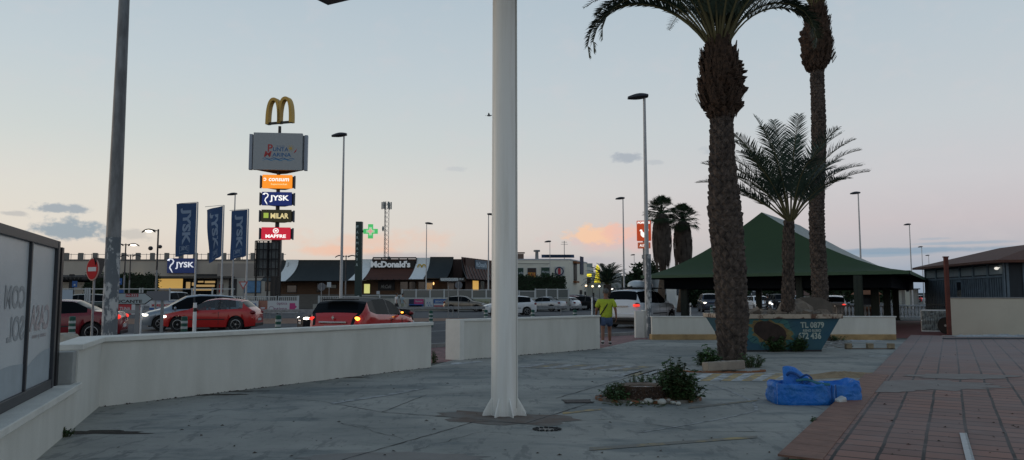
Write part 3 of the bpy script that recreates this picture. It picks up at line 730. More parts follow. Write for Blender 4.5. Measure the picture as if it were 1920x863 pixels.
# ================================================ cars
def interp(pts, s):
    for (a, va), (b, vb) in zip(pts, pts[1:]):
        if s <= b: 
            t = (s - a) / (b - a) if b > a else 0
            return va + (vb - va) * t
    return pts[-1][1]
def smooth_interp(pts, s, h=.012):
    return (interp(pts, max(0, s - h)) + 2 * interp(pts, s) + interp(pts, min(1, s + h))) / 4
STY = {  # top profile, belt profile (fractions of the height), cowl, roof front, roof back, tail of the rear glass, side glass span, B pillar(s)
 'hatch': dict(top=[(0, .44), (.012, .50), (.06, .555), (.16, .61), (.26, .655), (.30, .70), (.46, .955), (.58, 1), (.72, .99), (.86, .95), (.955, .70), (.985, .64), (1, .50)],
               belt=[(0, .42), (.03, .47), (.1, .53), (.26, .61), (.9, .685), (.96, .66), (1, .44)], ws=(.285, .455), rw=(.868, .945), sg=(.34, .87), bp=(.565,)),
 'hatch3': dict(top=[(0, .42), (.012, .49), (.06, .55), (.16, .61), (.27, .66), (.31, .70), (.47, .955), (.58, 1), (.70, .99), (.84, .94), (.94, .70), (.985, .62), (1, .48)],
               belt=[(0, .40), (.03, .46), (.1, .53), (.27, .62), (.9, .69), (.96, .64), (1, .44)], ws=(.295, .465), rw=(.855, .93), sg=(.35, .86), bp=(.615,)),
 'mpv': dict(top=[(0, .40), (.012, .45), (.06, .52), (.14, .575), (.20, .62), (.24, .66), (.43, .955), (.56, 1), (.78, .99), (.91, .95), (.975, .70), (.99, .62), (1, .45)],
               belt=[(0, .38), (.03, .44), (.1, .50), (.2, .57), (.9, .64), (.97, .62), (1, .40)], ws=(.225, .425), rw=(.915, .972), sg=(.28, .93), bp=(.5, .72)),
 'suv': dict(top=[(0, .46), (.012, .54), (.05, .595), (.14, .62), (.25, .655), (.28, .69), (.40, .955), (.5, .99), (.72, 1), (.93, .965), (.972, .70), (.992, .64), (1, .46)],
               belt=[(0, .44), (.03, .51), (.1, .57), (.25, .63), (.9, .655), (.965, .65), (1, .42)], ws=(.265, .395), rw=(.932, .970), sg=(.31, .935), bp=(.5, .70)),
 'cross': dict(top=[(0, .44), (.012, .51), (.06, .57), (.16, .62), (.24, .66), (.28, .70), (.43, .95), (.55, 1), (.70, .99), (.86, .93), (.955, .69), (.985, .62), (1, .46)],
               belt=[(0, .42), (.03, .48), (.1, .54), (.26, .63), (.75, .68), (.87, .745), (.95, .665), (1, .42)], ws=(.265, .42), rw=(.872, .950), sg=(.32, .855), bp=(.52,)),
 'saloon': dict(top=[(0, .44), (.012, .50), (.06, .57), (.16, .62), (.27, .67), (.31, .71), (.45, .96), (.56, 1), (.66, .985), (.82, .73), (.88, .715), (.97, .70), (.99, .66), (1, .5)],
               belt=[(0, .42), (.03, .48), (.1, .54), (.27, .64), (.85, .70), (.96, .66), (1, .44)], ws=(.30, .445), rw=(.675, .81), sg=(.35, .76), bp=(.55,)),
}
PAINT = {}
def paint(name, col, rough=.22, metal=.0): 
    m = M(name, col, rough, metal, spec=.45); m.node_tree.nodes['Principled BSDF'].inputs['Coat Weight'].default_value = .3; m.node_tree.nodes['Principled BSDF'].inputs['Coat Roughness'].default_value = .06
    return m
m_tyre = M('tyre_rubber', (.012, .012, .013), .85); m_rim = M('alloy_rim', (.30, .31, .32), .35, metal=.7)
m_cglass = M('car_glass', (.006, .008, .010), .12, spec=.035)
m_trim = M('black_trim', (.015, .015, .017), .5)
m_head_on = M('headlight_lit', (.9, .9, .85), .2, emit=(1, .93, .78), es=5.0)
m_head_off = M('headlight_off', (.42, .45, .48), .15, spec=.9)
m_tail_on = M('taillight_lit', (.6, .02, .02), .3, emit=(1, .05, .03), es=1.1)
m_tail_off = M('taillight_off', (.16, .008, .01), .25)
m_amber = M('indicator_lit', (.9, .4, .05), .3, emit=(1, .38, .04), es=5)
m_plate = M('number_plate', (.50, .52, .52), .5); m_chrome = M('chrome', (.55, .56, .57), .15, metal=.9)
m_platetxt = M('plate_characters', (.02, .02, .02), .6)
WH = {}
def wheel_meshes(r, rimmat=None):
    key = round(r, 3)
    if key in WH: return WH[key]
    t = MB().lathe([(r * .62, -.09), (r * .93, -.105), (r, -.07), (r, .07), (r * .93, .105), (r * .62, .09)], n=24, axis='Y').build('tyre_master', m_tyre, smooth='auto')
    b = MB().lathe([(r * .615, -.085), (r * .66, -.100), (r * .60, -.104), (r * .56, -.05), (r * .12, -.045)], n=24, axis='Y')
    b.lathe([(r * .60, .095), (r * .56, .05), (r * .1, .045)], n=16, axis='Y')
    for k in range(5):
        a = 2 * math.pi * k / 5
        b.box((math.cos(a) * r * .34, -.075, math.sin(a) * r * .34), (r * .56, .03, r * .13), ry=-a)
    b.lathe([(r * .13, -.06), (r * .13, -.098), (.01, -.1)], n=10, axis='Y')
    rm = b.build('rim_master', m_rim, smooth='auto')
    tm, rmm = t.data, rm.data; bpy.data.objects.remove(t); bpy.data.objects.remove(rm)
    WH[key] = (tm, rmm); return WH[key]
def link(name, me, parent, loc=(0, 0, 0), rz=0, mat=None):
    o = bpy.data.objects.new(name, me); C.objects.link(o); o.parent = parent; o.location = loc; o.rotation_euler = (0, 0, rz)
    return o
def car(label, x, y, heading, col, style='hatch', L=4.1, W=1.75, H=1.45, roof=None, lit='', group=None, wr=.315, name='parked_car', tint=None, plate_txt='', detail=True, z=.012, sill=.20, N=96):
    T = STY[style]; root = thing(name, label, 'car', (x, y, z), R(heading), group)
    body_m, roof_m = col, roof or col
    wx = (.185 * L, .80 * L)          # wheel centres from the front
    if style in ('mpv', 'suv'): wx = (.175 * L, .785 * L)
    ring = []
    ss = []
    for i in range(N + 1):
        t = i / N; ss.append(.5 - .5 * math.cos(math.pi * t) if False else t)
    ss = sorted(set([0, .004, .010, .018, .028] + ss + [.972, .982, .990, .996, 1]))
    for s in ss:
        xx = s * L
        top = smooth_interp(T['top'], s) * H; belt = min(smooth_interp(T['belt'], s) * H, top - .012)
        e = min(s, 1 - s) * L
        hw = W / 2 * (1 - .23 * max(0, 1 - e / .62) ** 2.4)
        zb = sill + .06 * max(0, 1 - e / .5)
        for wc in wx:
            d = abs(xx - wc); Ra = wr + .055
            if d < Ra: zb = max(zb, wr + math.sqrt(Ra * Ra - d * d))
        midz = max(zb + .02, min(belt - .02, .40 * H))
        lz = max(zb + .01, zb * .7 + midz * .3)
        cab = max(0, top - belt)
        y6 = hw * .93 - max(0, cab - .06) * .42; z6 = belt + cab * (.90 if cab > .2 else .8)
        y7 = y6 * .86
        ring.append((L / 2 - xx, [(hw * .80, zb - .0), (hw * .965, zb), (hw * .985, lz), (hw, midz), (hw * .985, (midz + belt) / 2 + .02), (hw * .955, belt - .015), (hw * .93, belt), (y6, z6), (y7, top - .004 - .012 * (cab > .2)), (y7 * .5, top + .010), (0, top + .014)]))
    nr = len(ring[0][1])
    groups = {}
    def put(key, quad):
        groups.setdefault(key, MB()).add(quad, [(0, 1, 2, 3)])
    for i in range(len(ring) - 1):
        s = (ss[i] + ss[i + 1]) / 2; (xa, pa_), (xb, pb) = ring[i], ring[i + 1]
        top = smooth_interp(T['top'], s) * H; belt = smooth_interp(T['belt'], s) * H
        for j in range(nr - 1):
            key = 'body'
            if j >= 8 and T['ws'][0] < s < T['ws'][1]: key = 'windscreen'
            elif j >= 8 and T['rw'][0] < s < T['rw'][1]: key = 'rear_window'
            elif j == 7 and T['rw'][0] < s < T['rw'][1]: key = 'rear_window'
            elif j == 6 and T['sg'][0] < s < T['sg'][1] and top - belt > .10: 
                key = 'side_window'
                for bp_ in T['bp']:
                    if abs(s - bp_) < .011: key = 'pillar'
            elif j >= 7 and T['ws'][1] <= s <= T['rw'][0] : key = 'roof'
            elif j == 7 and s > T['ws'][0] and top - belt > .08: key = 'roof' if roof else 'body'
            elif j == 1 and style in ('suv', 'cross'): key = 'lower_trim'
            for sg in (1, -1):
                q = [(xa, sg * pa_[j][0], pa_[j][1]), (xa, sg * pa_[j + 1][0], pa_[j + 1][1]), (xb, sg * pb[j + 1][0], pb[j + 1][1]), (xb, sg * pb[j][0], pb[j][1])]
                put((key, sg) if key == 'side_window' else (key, 0), q if sg < 0 else q[::-1])
    for end, pts in ((0, ring[0]), (1, ring[-1])):
        P = [(pts[0], yy, zz) for yy, zz in pts[1]] + [(pts[0], -yy, zz) for yy, zz in pts[1][::-1][1:]]
        groups[('body', 0)].add(P, [tuple(range(len(P)))])
    mats = {'body': body_m, 'windscreen': m_cglass, 'rear_window': m_cglass, 'side_window': m_cglass, 'pillar': m_trim, 'roof': roof_m, 'lower_trim': m_trim}
    for (key, sg), mb in groups.items():
        o = mb.build(key, mats[key], root)
        import bmesh
        bm = bmesh.new(); bm.from_mesh(o.data); bmesh.ops.remove_doubles(bm, verts=bm.verts, dist=.0005); bmesh.ops.recalc_face_normals(bm, faces=bm.faces) if key == 'body' else None
        bm.to_mesh(o.data); bm.free(); o.data.shade_smooth(); o.data.set_sharp_from_angle(angle=R(50))
    # underbody
    MB().bb(-L / 2 + .25, L / 2 - .25, -W * .40, W * .40, .17, .45 * H).build('underbody', m_dark, root)
    tm, rm = wheel_meshes(wr)
    for wc in wx:
        for sg in (-1, 1):
            o = link('wheel', tm, root, (L / 2 - wc, sg * (W / 2 - .105), wr)); o.rotation_euler = (0, 0, 0 if sg < 0 else math.pi)
            link('rim', rm, o)
    if not detail: 
        pass
    bz = smooth_interp(T['belt'], .04) * H
    lamp_f = m_head_on if 'h' in lit else m_head_off; lamp_r = m_tail_on if 't' in lit else m_tail_off
    rt = smooth_interp(T['belt'], .965) * H
    for sg in (-1, 1):
        b = MB().ell((L / 2 - .17, sg * W * .375, bz - .03), (.17, .145, .062), 12, 8, rz=-sg * R(32)); b.build('headlight', lamp_f, root, smooth=True)
        b = MB().ell((-L / 2 + .115, sg * W * .405, rt - .05), (.13, .115, .085 if style != 'suv' else .10), 12, 8, rz=sg * R(35)); style != 'cross' and b.build('taillight', lamp_r, root, smooth=True)
        # mirror
        mx = L / 2 - (T['ws'][0] + .085) * L; mz = smooth_interp(T['belt'], T['ws'][0] + .085) * H + .06
        MB().ell((mx, sg * (W / 2 + .07), mz), (.06, .10, .07), 10, 6).bb(mx - .02, mx + .02, min(sg * (W / 2 - .1), sg * (W / 2 + .05)), max(sg * (W / 2 - .1), sg * (W / 2 + .05)), mz - .05, mz - .025).build('mirror', body_m if not roof else roof_m, root, smooth='auto')
        # door seams and handles
        if detail:
            dm = MB(); y = sg * (W / 2 * .996)
            dx = [T['ws'][0] + .055] + list(T['bp']) if len(T['bp']) == 1 else [T['ws'][0] + .06, T['bp'][0], T['bp'][1] + .02]
            for s_ in dx:
                dm.bb(L / 2 - s_ * L - .006, L / 2 - s_ * L + .006, y - .006 * sg, y + .004 * sg, sill + .12, smooth_interp(T['belt'], s_) * H - .08)
            dm.build('door_seam', m_trim, root)
            for s_ in dx[1:]:
                MB().bb(L / 2 - s_ * L + .10, L / 2 - s_ * L + .26, y - .004 * sg, y + .022 * sg, smooth_interp(T['belt'], s_) * H - .15, smooth_interp(T['belt'], s_) * H - .12).build('door_handle', body_m, root)
            MB().bb(L / 2 - .68 * L, L / 2 - .31 * L, y - .004 * sg, y + .014 * sg, .36 * H, .385 * H).build('side_moulding', m_trim, root)
    # front: grille, lower intake, plate
    fx = L / 2
    MB().bb(fx - .05, fx + .012, -W * .22, W * .22, bz - .10, bz - .02).build('grille', m_trim, root, bevel=.008)
    MB().bb(fx - .06, fx + .010, -W * .33, W * .33, sill + .10, sill + .21).build('lower_intake', m_trim, root, bevel=.01)
    pf = MB().bb(fx + .006, fx + .022, -.26, .26, sill + .235, sill + .345).build('number_plate', m_plate, root)
    MB().bb(-fx - .012, -fx + .2, -W * .38, W * .38, sill + .03, sill + .16).build('rear_valance', m_trim, root, bevel=.01)
    pr_ = MB().bb(-fx - .020, -fx + .01, -.26, .26, sill + .27 if style != 'cross' else .62, sill + .38 if style != 'cross' else .73).build('number_plate', m_plate, root)
    if plate_txt:
        letters('plate_characters', plate_txt, .44, .075, m_platetxt, pr_, (-fx - .023, 0, (sill + .325) if style != 'cross' else .675), rz=R(-90))
    return root, ring

c_red = paint('red_car_paint', (.42, .020, .018)); c_dred = paint('dark_red_car_paint', (.17, .012, .018)); c_silver = paint('silver_blue_car_paint', (.24, .28, .32), .3, .5)
c_white = paint('white_car_paint', (.62, .64, .66)); c_black = M('black_car_paint', (.008, .008, .010), .5, spec=.15); c_grey = paint('grey_car_paint', (.09, .10, .11), .3, .4)
c_beige = paint('beige_car_paint', (.16, .14, .115), .3, .4); c_dblue = paint('dark_blue_car_paint', (.025, .035, .06), .25, .3); c_dgreen = paint('dark_green_car_paint', (.03, .045, .04), .3, .3)
c_lsil = paint('light_silver_car_paint', (.36, .39, .42), .3, .4); c_crim = paint('crimson_car_paint', (.26, .014, .022))
def at(px, Y): return XA(px, Y), Y
TR = 'cars driving on the near road'; PK = 'cars parked in the car park on the left'; FP = 'cars parked along the far road'; OC = 'cars coming along the road behind the pavilion'

cx, cy = at(108, 26.5); car('dark red car at the left, its tail beside the grey lamp post', cx, cy, 197, c_dred, 'saloon', 4.3, 1.78, 1.42, lit='t', group=TR, name='moving_car')
cx, cy = at(362, 35.5); r_, _ = car('silver blue people carrier with lit headlights behind the red hatchback', cx, cy, 208, c_silver, 'mpv', 4.25, 1.78, 1.60, lit='h', group=TR, name='moving_car')
def star(root, x, z, r, mat):
    b = MB(); b.lathe([(r, -.01), (r, .01), (r * .86, .012), (r * .86, -.012)], c=(0, 0, 0), n=18, axis='X')
    for k in range(3):
        a = R(90 + 120 * k); b.tube((0, 0, 0), (0, math.cos(a) * r * .95, math.sin(a) * r * .95), .012, n=5)
    return b.build('badge', mat, root, loc=(x, 0, z))
star(r_, 4.25 / 2 + .02, .62, .075, m_chrome)
cx, cy = at(402, 33.8); ib, _ = car('bright red three door hatchback facing left before the silver blue people carrier', cx, cy, 184, c_red, 'hatch3', 3.98, 1.70, 1.44, lit='h', group=TR, name='moving_car')
m_see = bpy.data.materials.new('tinted_clear_glass'); m_see.use_nodes = True; t_ = m_see.node_tree; t_.nodes.clear()
tr_ = t_.nodes.new('ShaderNodeBsdfTransparent'); tr_.inputs[0].default_value = (.55, .60, .60, 1); gl_ = t_.nodes.new('ShaderNodeBsdfGlossy'); gl_.inputs['Roughness'].default_value = .05; gl_.inputs[0].default_value = (.9, .9, .9, 1)
mx_ = t_.nodes.new('ShaderNodeMixShader'); mx_.inputs[0].default_value = .07; t_.links.new(tr_.outputs[0], mx_.inputs[1]); t_.links.new(gl_.outputs[0], mx_.inputs[2]); om_ = t_.nodes.new('ShaderNodeOutputMaterial'); t_.links.new(mx_.outputs[0], om_.inputs[0])
for ch in ib.children:
    if ch.name.startswith(('side_window', 'windscreen')): ch.data.materials[0] = m_see
for xx, yy in ((-.25, .36), (-.25, -.36)):
    MB().box((xx, yy, .80), (.14, .46, .62), ry=R(-12)).box((xx - .03, yy, 1.17), (.10, .26, .18), ry=R(-12)).build('seat', m_trim, ib, bevel=.03)
cx, cy = at(668, 31.5); bm_, _ = car('black car with lit headlights coming up behind the red and black crossover', cx, cy, 205, c_black, 'saloon', 4.5, 1.8, 1.42, lit='h', group=TR, name='moving_car')
for sg in (-1, 1): MB().lathe([(.13, -.02), (.13, .02), (.10, .03)], n=14, axis='X').build('kidney_grille', m_chrome, bm_, loc=(2.26, sg * .15, .56)).scale = (1, .9, .42)
cx, cy = at(686, 23.3)
cp, ring_cp = car('red crossover with a black roof and lit amber indicator driving away', cx, cy, 75, c_red, 'cross', 4.12, 1.80, 1.52, roof=c_black, lit='', group=TR, name='moving_car', wr=.34, plate_txt='8431 KLN')
MB().bb(-2.10, -1.98, -.42, .42, .80, .85).build('chrome_bar', m_chrome, cp, bevel=.01)
tp = MB(); tp.fprism([(0, .06), (.045, 0), (0, -.06), (-.045, 0)], -.01, .01); o = tp.build('badge', m_chrome, cp, loc=(-2.055, 0, .955), rz=R(90)); o.rotation_euler = (0, 0, R(90)); o.scale = (1, 1, 1)
MB().bb(-1.74, -1.46, -.50, .50, 1.445, 1.475).build('spoiler', c_black, cp, bevel=.01)
for sg in (-1, 1):
    b = MB().ell((0, 0, 0), (.05, .15, .055), 12, 8); b.build('rear_lamp_cluster', MATS['indicator_lit'] if sg < 0 else m_tail_on, cp, loc=(-1.925, sg * .655, .925), smooth=True, rz=sg * R(24))
MB().bb(.46, .54, -1.01, -.97, 1.03, 1.07).build('mirror_indicator', m_amber, cp)
MB().tube((-1.3, 0, 1.54), (-1.5, 0, 1.74), .006, n=5).build('aerial', m_trim, cp)

cx, cy = at(1203, 38.5)
lx, _ = car('large white off roader with a roof box and lit tail lamps driving away', cx, cy, 57, c_white, 'suv', 4.95, 1.95, 1.86, lit='', group=TR, name='moving_car', wr=.40, sill=.34, plate_txt='4417 JBR')
rb = MB(); rows = []
for i in range(15):
    s = i / 14; e_ = max(0, 1 - abs(2 * s - 1) ** 3.2) ** .5; hw = .06 + .36 * e_; h = .03 + .32 * e_ * (1 - .25 * s)
    rows.append([(-1.25 + 2.2 * s, hw * math.cos(a), 2.0 + h * max(0, math.sin(a)) ** .7) for a in [math.pi * k / 12 for k in range(13)]] + [(-1.25 + 2.2 * s, hw * .9, 1.97), (-1.25 + 2.2 * s, -hw * .9, 1.97)][::-1])
rb.grid(rows); bo = rb.build('roof_box', paint('roof_box_grey', (.40, .44, .46), .3), lx, smooth='auto')
b = MB()
for sg in (-1, 1): b.tube((-1.7, sg * .70, 1.90), (.9, sg * .70, 1.92), .025, n=6)
for xx in (-1.0, .4): b.tube((xx, -.72, 1.93), (xx, .72, 1.93), .03, n=6)
b.build('roof_rails', m_trim, lx)
for sg in (-1, 1): MB().bb(-2.50, -2.36, min(sg * .55, sg * .93), max(sg * .62, sg * .93), 1.04, 1.15).build('rear_lamp_cluster', m_tail_on, lx, bevel=.03)
MB().bb(-2.51, -2.40, -.36, .36, 1.02, 1.08).build('chrome_bar', m_chrome, lx, bevel=.01)
MB().bb(-2.53, -2.2, -.92, .92, .52, .72).build('rear_bumper', c_white, lx, bevel=.04)

# far road
cx, cy = at(873, 73); car('beige hatchback in front of the terrace banners, facing right', cx, cy, -12, c_beige, 'hatch', 4.05, 1.72, 1.50, group=FP)
cx, cy = at(955, 60); car('white hatchback half hidden behind the white column', cx, cy, 192, c_white, 'hatch', 4.1, 1.76, 1.52, group=FP)
cx, cy = at(1020, 74); car('silver coupe among the cars right of the column, tail to the right', cx, cy, 148, c_lsil, 'saloon', 4.3, 1.75, 1.42, lit='', group=FP)
cx, cy = at(1050, 78); car('white coupe parked between the silver coupe and the red car', cx, cy, 150, c_white, 'hatch3', 4.2, 1.78, 1.42, group=FP)
cx, cy = at(1083, 84); car('red car parked right of the white coupe', cx, cy, -25, c_crim, 'hatch', 4.3, 1.75, 1.5, group=FP)
cx, cy = at(1108, 80); car('black car parked just left of the walking man', cx, cy, -35, c_black, 'hatch', 4.3, 1.75, 1.48, group=FP)
cx, cy = at(1068, 92); car('dark blue car half hidden behind the parked red car', cx, cy, 170, c_dblue, 'suv', 4.4, 1.8, 1.62, group=FP)
# left car park
cx, cy = at(150, 58); car('dark green estate in the car park behind the no entry sign', cx, cy, 200, c_dgreen, 'suv', 4.5, 1.78, 1.66, group=PK)
cx, cy = at(225, 66); car('dark grey car in the car park, partly behind the peeling lamp post', cx, cy, 190, c_grey, 'saloon', 4.4, 1.78, 1.46, group=PK)
cx, cy = at(292, 64); car('light silver estate in the car park above the white property banner', cx, cy, 205, c_lsil, 'suv', 4.5, 1.78, 1.62, group=PK)
cx, cy = at(334, 62); car('silver van with a dark rear window in the car park', cx, cy, 75, c_lsil, 'suv', 4.4, 1.82, 1.85, group=PK)
cx, cy = at(391, 57); car('small white hatchback beneath the middle blue flag', cx, cy, 10, c_white, 'hatch3', 3.8, 1.68, 1.46, group=PK)
cx, cy = at(436, 68); car('white saloon in the car park below the right blue flag', cx, cy, 185, c_white, 'saloon', 4.4, 1.78, 1.46, group=PK)
cx, cy = at(122, 70); car('white hatchback at the far left of the car park beside the pergola', cx, cy, 190, c_white, 'hatch', 4.0, 1.7, 1.5, group=PK)
# cars coming
cx, cy = at(1331, 72); car('dark blue off roader with both headlights lit left of the leaning palm trunk', cx, cy, -97, c_dblue, 'suv', 4.6, 1.9, 1.72, lit='h', group=OC, name='moving_car', wr=.36)
cx, cy = at(1401, 80); car('light silver car seen just right of the thick palm trunk', cx, cy, 150, c_lsil, 'saloon', 4.3, 1.78, 1.46, group=OC, name='moving_car')
cx, cy = at(1424, 76); car('white car with lit headlights facing the viewer beyond the skip', cx, cy, -95, c_white, 'hatch', 4.2, 1.78, 1.5, lit='h', group=OC, name='moving_car')
cx, cy = at(1462, 84); car('black car beside the motorcycle rider beyond the skip', cx, cy, -92, c_black, 'suv', 4.4, 1.8, 1.7, lit='', group=OC, name='moving_car')
cx, cy = at(1497, 92); car('silver car beyond the skip, behind the young palm', cx, cy, -88, c_silver, 'hatch', 4.2, 1.78, 1.5, group=OC, name='moving_car')
cx, cy = at(1562, 52.6); car('white car with a lit tail lamp behind the white balustrade', cx, cy, 65, c_white, 'hatch', 4.2, 1.78, 1.55, lit='t', group=OC, name='moving_car')
cx, cy = at(1708, 160); car('red car far off beyond the balustrade on the right', cx, cy, 190, c_red, 'hatch', 4.2, 1.78, 1.5, lit='t', group='far cars on the right horizon', detail=False)
cx, cy = at(1729, 165); car('silver car far off next to the distant red car', cx, cy, 10, c_lsil, 'hatch', 4.2, 1.78, 1.5, lit='', group='far cars on the right horizon', detail=False)

# ================================================ people
m_skin = M('skin', (.30, .17, .11), .6, var=.08, scale=8); m_skind = M('dark_skin', (.07, .04, .03), .6)
def cloth(n, c): return M(n, c, .9, var=.18, scale=7, bump=.5, bscale=18)
def skin_obj(name, verts, edges, radii, mat, parent, root=0, sub=1, flat=None):
    me = bpy.data.meshes.new(name); me.from_pydata(verts, edges, []); me.materials.append(mat)
    o = bpy.data.objects.new(name, me); C.objects.link(o); o.parent = parent
    md = o.modifiers.new('skin', 'SKIN'); md.use_smooth_shade = True
    sv = me.skin_vertices[0].data
    for i, r in enumerate(radii):
        sv[i].radius = r if isinstance(r, tuple) else (r, r)
    sv[root].use_root = True
    s = o.modifiers.new('sub', 'SUBSURF'); s.levels = sub; s.render_levels = sub
    bpy.context.view_layer.update()
    me2 = bpy.data.meshes.new_from_object(o.evaluated_get(bpy.context.evaluated_depsgraph_get())); 
    for m_ in list(o.modifiers): o.modifiers.remove(m_)
    o.data = me2; me2.name = name
    if not me2.materials: me2.materials.append(mat)
    me2.shade_smooth()
    return o
def person(label, x, y, rz, top_m, bottom_m, h=1.72, hair=(.04, .035, .03), skin=None, walk=.18, long_trousers=False, sit=False, hat=False, hero=False, group=None, z=.012, lean=0, shoe=None):
    """faces local +y; feet on the ground"""
    root = thing('person', label, 'person', (x, y, z), R(rz), group); k = h / 1.72; skin = skin or m_skin
    hip = .86 if not sit else .50
    V = []; E = []; RR = []
    def v(x_, y_, z_, r): V.append((x_ * k, y_ * k, z_ * k)); RR.append(tuple(q * k for q in r) if isinstance(r, tuple) else r * k); return len(V) - 1
    def e(*ids):
        for a, b in zip(ids, ids[1:]): E.append((a, b))
    p = v(0, 0, hip + .06, (.145, .105)); sp = v(0, .01, hip + .24, (.135, .10)); ch = v(0, .01, hip + .44, (.165, .11)); nk = v(0, .01, hip + .585, .055); n2 = v(0, .02, hip + .66, .052)
    hd0 = v(0, .035, hip + .72, (.070, .085)); hd1 = v(0, .04, hip + .80, (.076, .094)); hd2 = v(0, .03, hip + .865, (.055, .07))
    e(p, sp, ch, nk, n2, hd0, hd1, hd2)
    hands = []
    for sg in (-1, 1):
        sw = walk * sg
        s1_ = v(sg * .165, .0, hip + .515, .062); el_ = v(sg * .265, -.03 - sw * .35, hip + .255, .042); wr_ = v(sg * .285, .05 - sw * .9, hip + .02, .028); pm = v(sg * .285, .07 - sw * 1.0, hip - .055, (.022, .036))
        e(ch, s1_, el_, wr_, pm); hands.append((sg, V[pm], sw))
    for sg in (-1, 1):
        sw = walk * sg
        h1 = v(sg * .092, 0, hip - .04, .088)
        if sit: kn = v(sg * .11, .42, hip + .02, .058); an = v(sg * .11, .44, .09, .04); ft = v(sg * .12, .56, .045, .038)
        else:
            kn = v(sg * .098, .05 + sw * .62, .47, .056); ca = v(sg * .098, sw * .85 - .015, .30, .054); an = v(sg * .10, sw * 1.15 - .02, .09 + (.05 if sw < 0 else 0), .036); ft = v(sg * .115, sw * 1.15 + .10, .045 if sw >= 0 else .035, .038)
        if sit: e(p, h1, kn, an, ft)
        else: e(p, h1, kn, ca, an, ft)
    body = skin_obj('body', V, E, RR, skin, root)
    for sg, pm, sw in hands:
        for f in range(4):
            y0 = (-.028 + .019 * f) * k; ln = (.072, .082, .078, .060)[3 - f] * k
            fv = [(pm[0], pm[1] + y0, pm[2] + .01), (pm[0] - sg * .004, pm[1] + y0 * 1.1, pm[2] - .035 * k), (pm[0] - sg * .016, pm[1] + y0 * 1.1 + .004, pm[2] - .035 * k - ln * .45), (pm[0] - sg * .034, pm[1] + y0 * 1.05 + .006, pm[2] - .035 * k - ln * .8)]
            if hero: skin_obj('finger', fv, [(0, 1), (1, 2), (2, 3)], [.010 * k, .009 * k, .0085 * k, .007 * k], skin, body)
        if hero: skin_obj('thumb', [(pm[0], pm[1] + .02, pm[2] + .03), (pm[0] - sg * .012, pm[1] + .05 * k, pm[2] - .005), (pm[0] - sg * .02, pm[1] + .062 * k, pm[2] - .035 * k)], [(0, 1), (1, 2)], [.012 * k, .010 * k, .008 * k], skin, body)
    # face, ears, hair
    hx, hy, hz = 0, .04 * k, (hip + .79) * k
    b = MB().ell((hx, hy + .092 * k, hz - .015 * k), (.013 * k, .020 * k, .022 * k), 8, 6)
    b.build('nose', skin, body, smooth=True)
    for sg in (-1, 1):
        MB().ell((sg * .080 * k, hy + .005, hz - .01 * k), (.012 * k, .022 * k, .034 * k), 8, 6).build('ear', skin, body, smooth=True)
        MB().ell((sg * .030 * k, hy + .088 * k, hz + .012 * k), (.013 * k, .008 * k, .008 * k), 8, 6).build('eye', m_white, body, smooth=True)
    MB().ell((0, hy + .092 * k, hz - .058 * k), (.026 * k, .008 * k, .007 * k), 8, 6).build('mouth', M('lips', (.20, .07, .06), .6), body, smooth=True)
    hm = M('hair_%d' % int(hair[0] * 1000), hair, .9, var=.4, scale=40, bump=.6, bscale=90)
    b = MB(); b.ell((0, hy - .012 * k, hz + .022 * k), (.087 * k, .104 * k, .096 * k), 16, 12, jit=.02)
    for i, vv in enumerate(b.v):
        if vv[1] > hy + .045 * k and vv[2] < hz + .058 * k: b.v[i] = (vv[0] * .8, hy + .03 * k, vv[2])
        if vv[2] < hz - .055 * k: b.v[i] = (b.v[i][0] * .8, b.v[i][1] * .9, hz - .055 * k)
    b.build('hair', hm, root, smooth=True)
    # T-shirt
    V2, E2, R2 = [], [], []
    def w_(x_, y_, z_, r): V2.append((x_ * k, y_ * k, z_ * k)); R2.append(tuple(q * k for q in r) if isinstance(r, tuple) else r * k); return len(V2) - 1
    a0 = w_(0, -.0, hip - .07, (.205, .160)); a1 = w_(0, 0, hip + .12, (.196, .155)); a2 = w_(0, .01, hip + .30, (.200, .150)); a3 = w_(0, .01, hip + .45, (.200, .138)); a4 = w_(0, .01, hip + .555, (.075, .075))
    E2 += [(a0, a1), (a1, a2), (a2, a3), (a3, a4)]
    for sg in (-1, 1):
        sw = walk * sg
        c1 = w_(sg * .19, 0, hip + .505, .088); c2 = w_(sg * .24, -.018 - sw * .15, hip + .385, .084); c3 = w_(sg * .258, -.028 - sw * .3, hip + .29, .070); E2 += [(a3, c1), (c1, c2), (c2, c3)]
    skin_obj('t_shirt', V2, E2, R2, top_m, root)
    # shorts or trousers
    V3, E3, R3 = [], [], []
    def x3(x_, y_, z_, r): V3.append((x_ * k, y_ * k, z_ * k)); R3.append(tuple(q * k for q in r) if isinstance(r, tuple) else r * k); return len(V3) - 1
    a0 = x3(0, 0, hip + .10, (.155, .12)); a1 = x3(0, 0, hip - .0, (.180, .14)); E3.append((a0, a1))
    for sg in (-1, 1):
        sw = walk * sg
        if sit: b1_ = x3(sg * .10, .1, hip - .01, .10); b2_ = x3(sg * .11, .42, hip + .02, .075); b3_ = x3(sg * .11, .44, .14, .06); E3 += [(a1, b1_), (b1_, b2_), (b2_, b3_)]
        else:
            b1_ = x3(sg * .098, .01 + sw * .1, hip - .12, .115); b2_ = x3(sg * .102, .03 + sw * .42, .56, .108); E3 += [(a1, b1_), (b1_, b2_)]
            if long_trousers: b3_ = x3(sg * .098, .05 + sw * .62, .47, .075); b4_ = x3(sg * .10, sw * 1.15 - .02, .10, .058); E3 += [(b2_, b3_), (b3_, b4_)]
    skin_obj('trousers' if (long_trousers or sit) else 'shorts', V3, E3, R3, bottom_m, root)
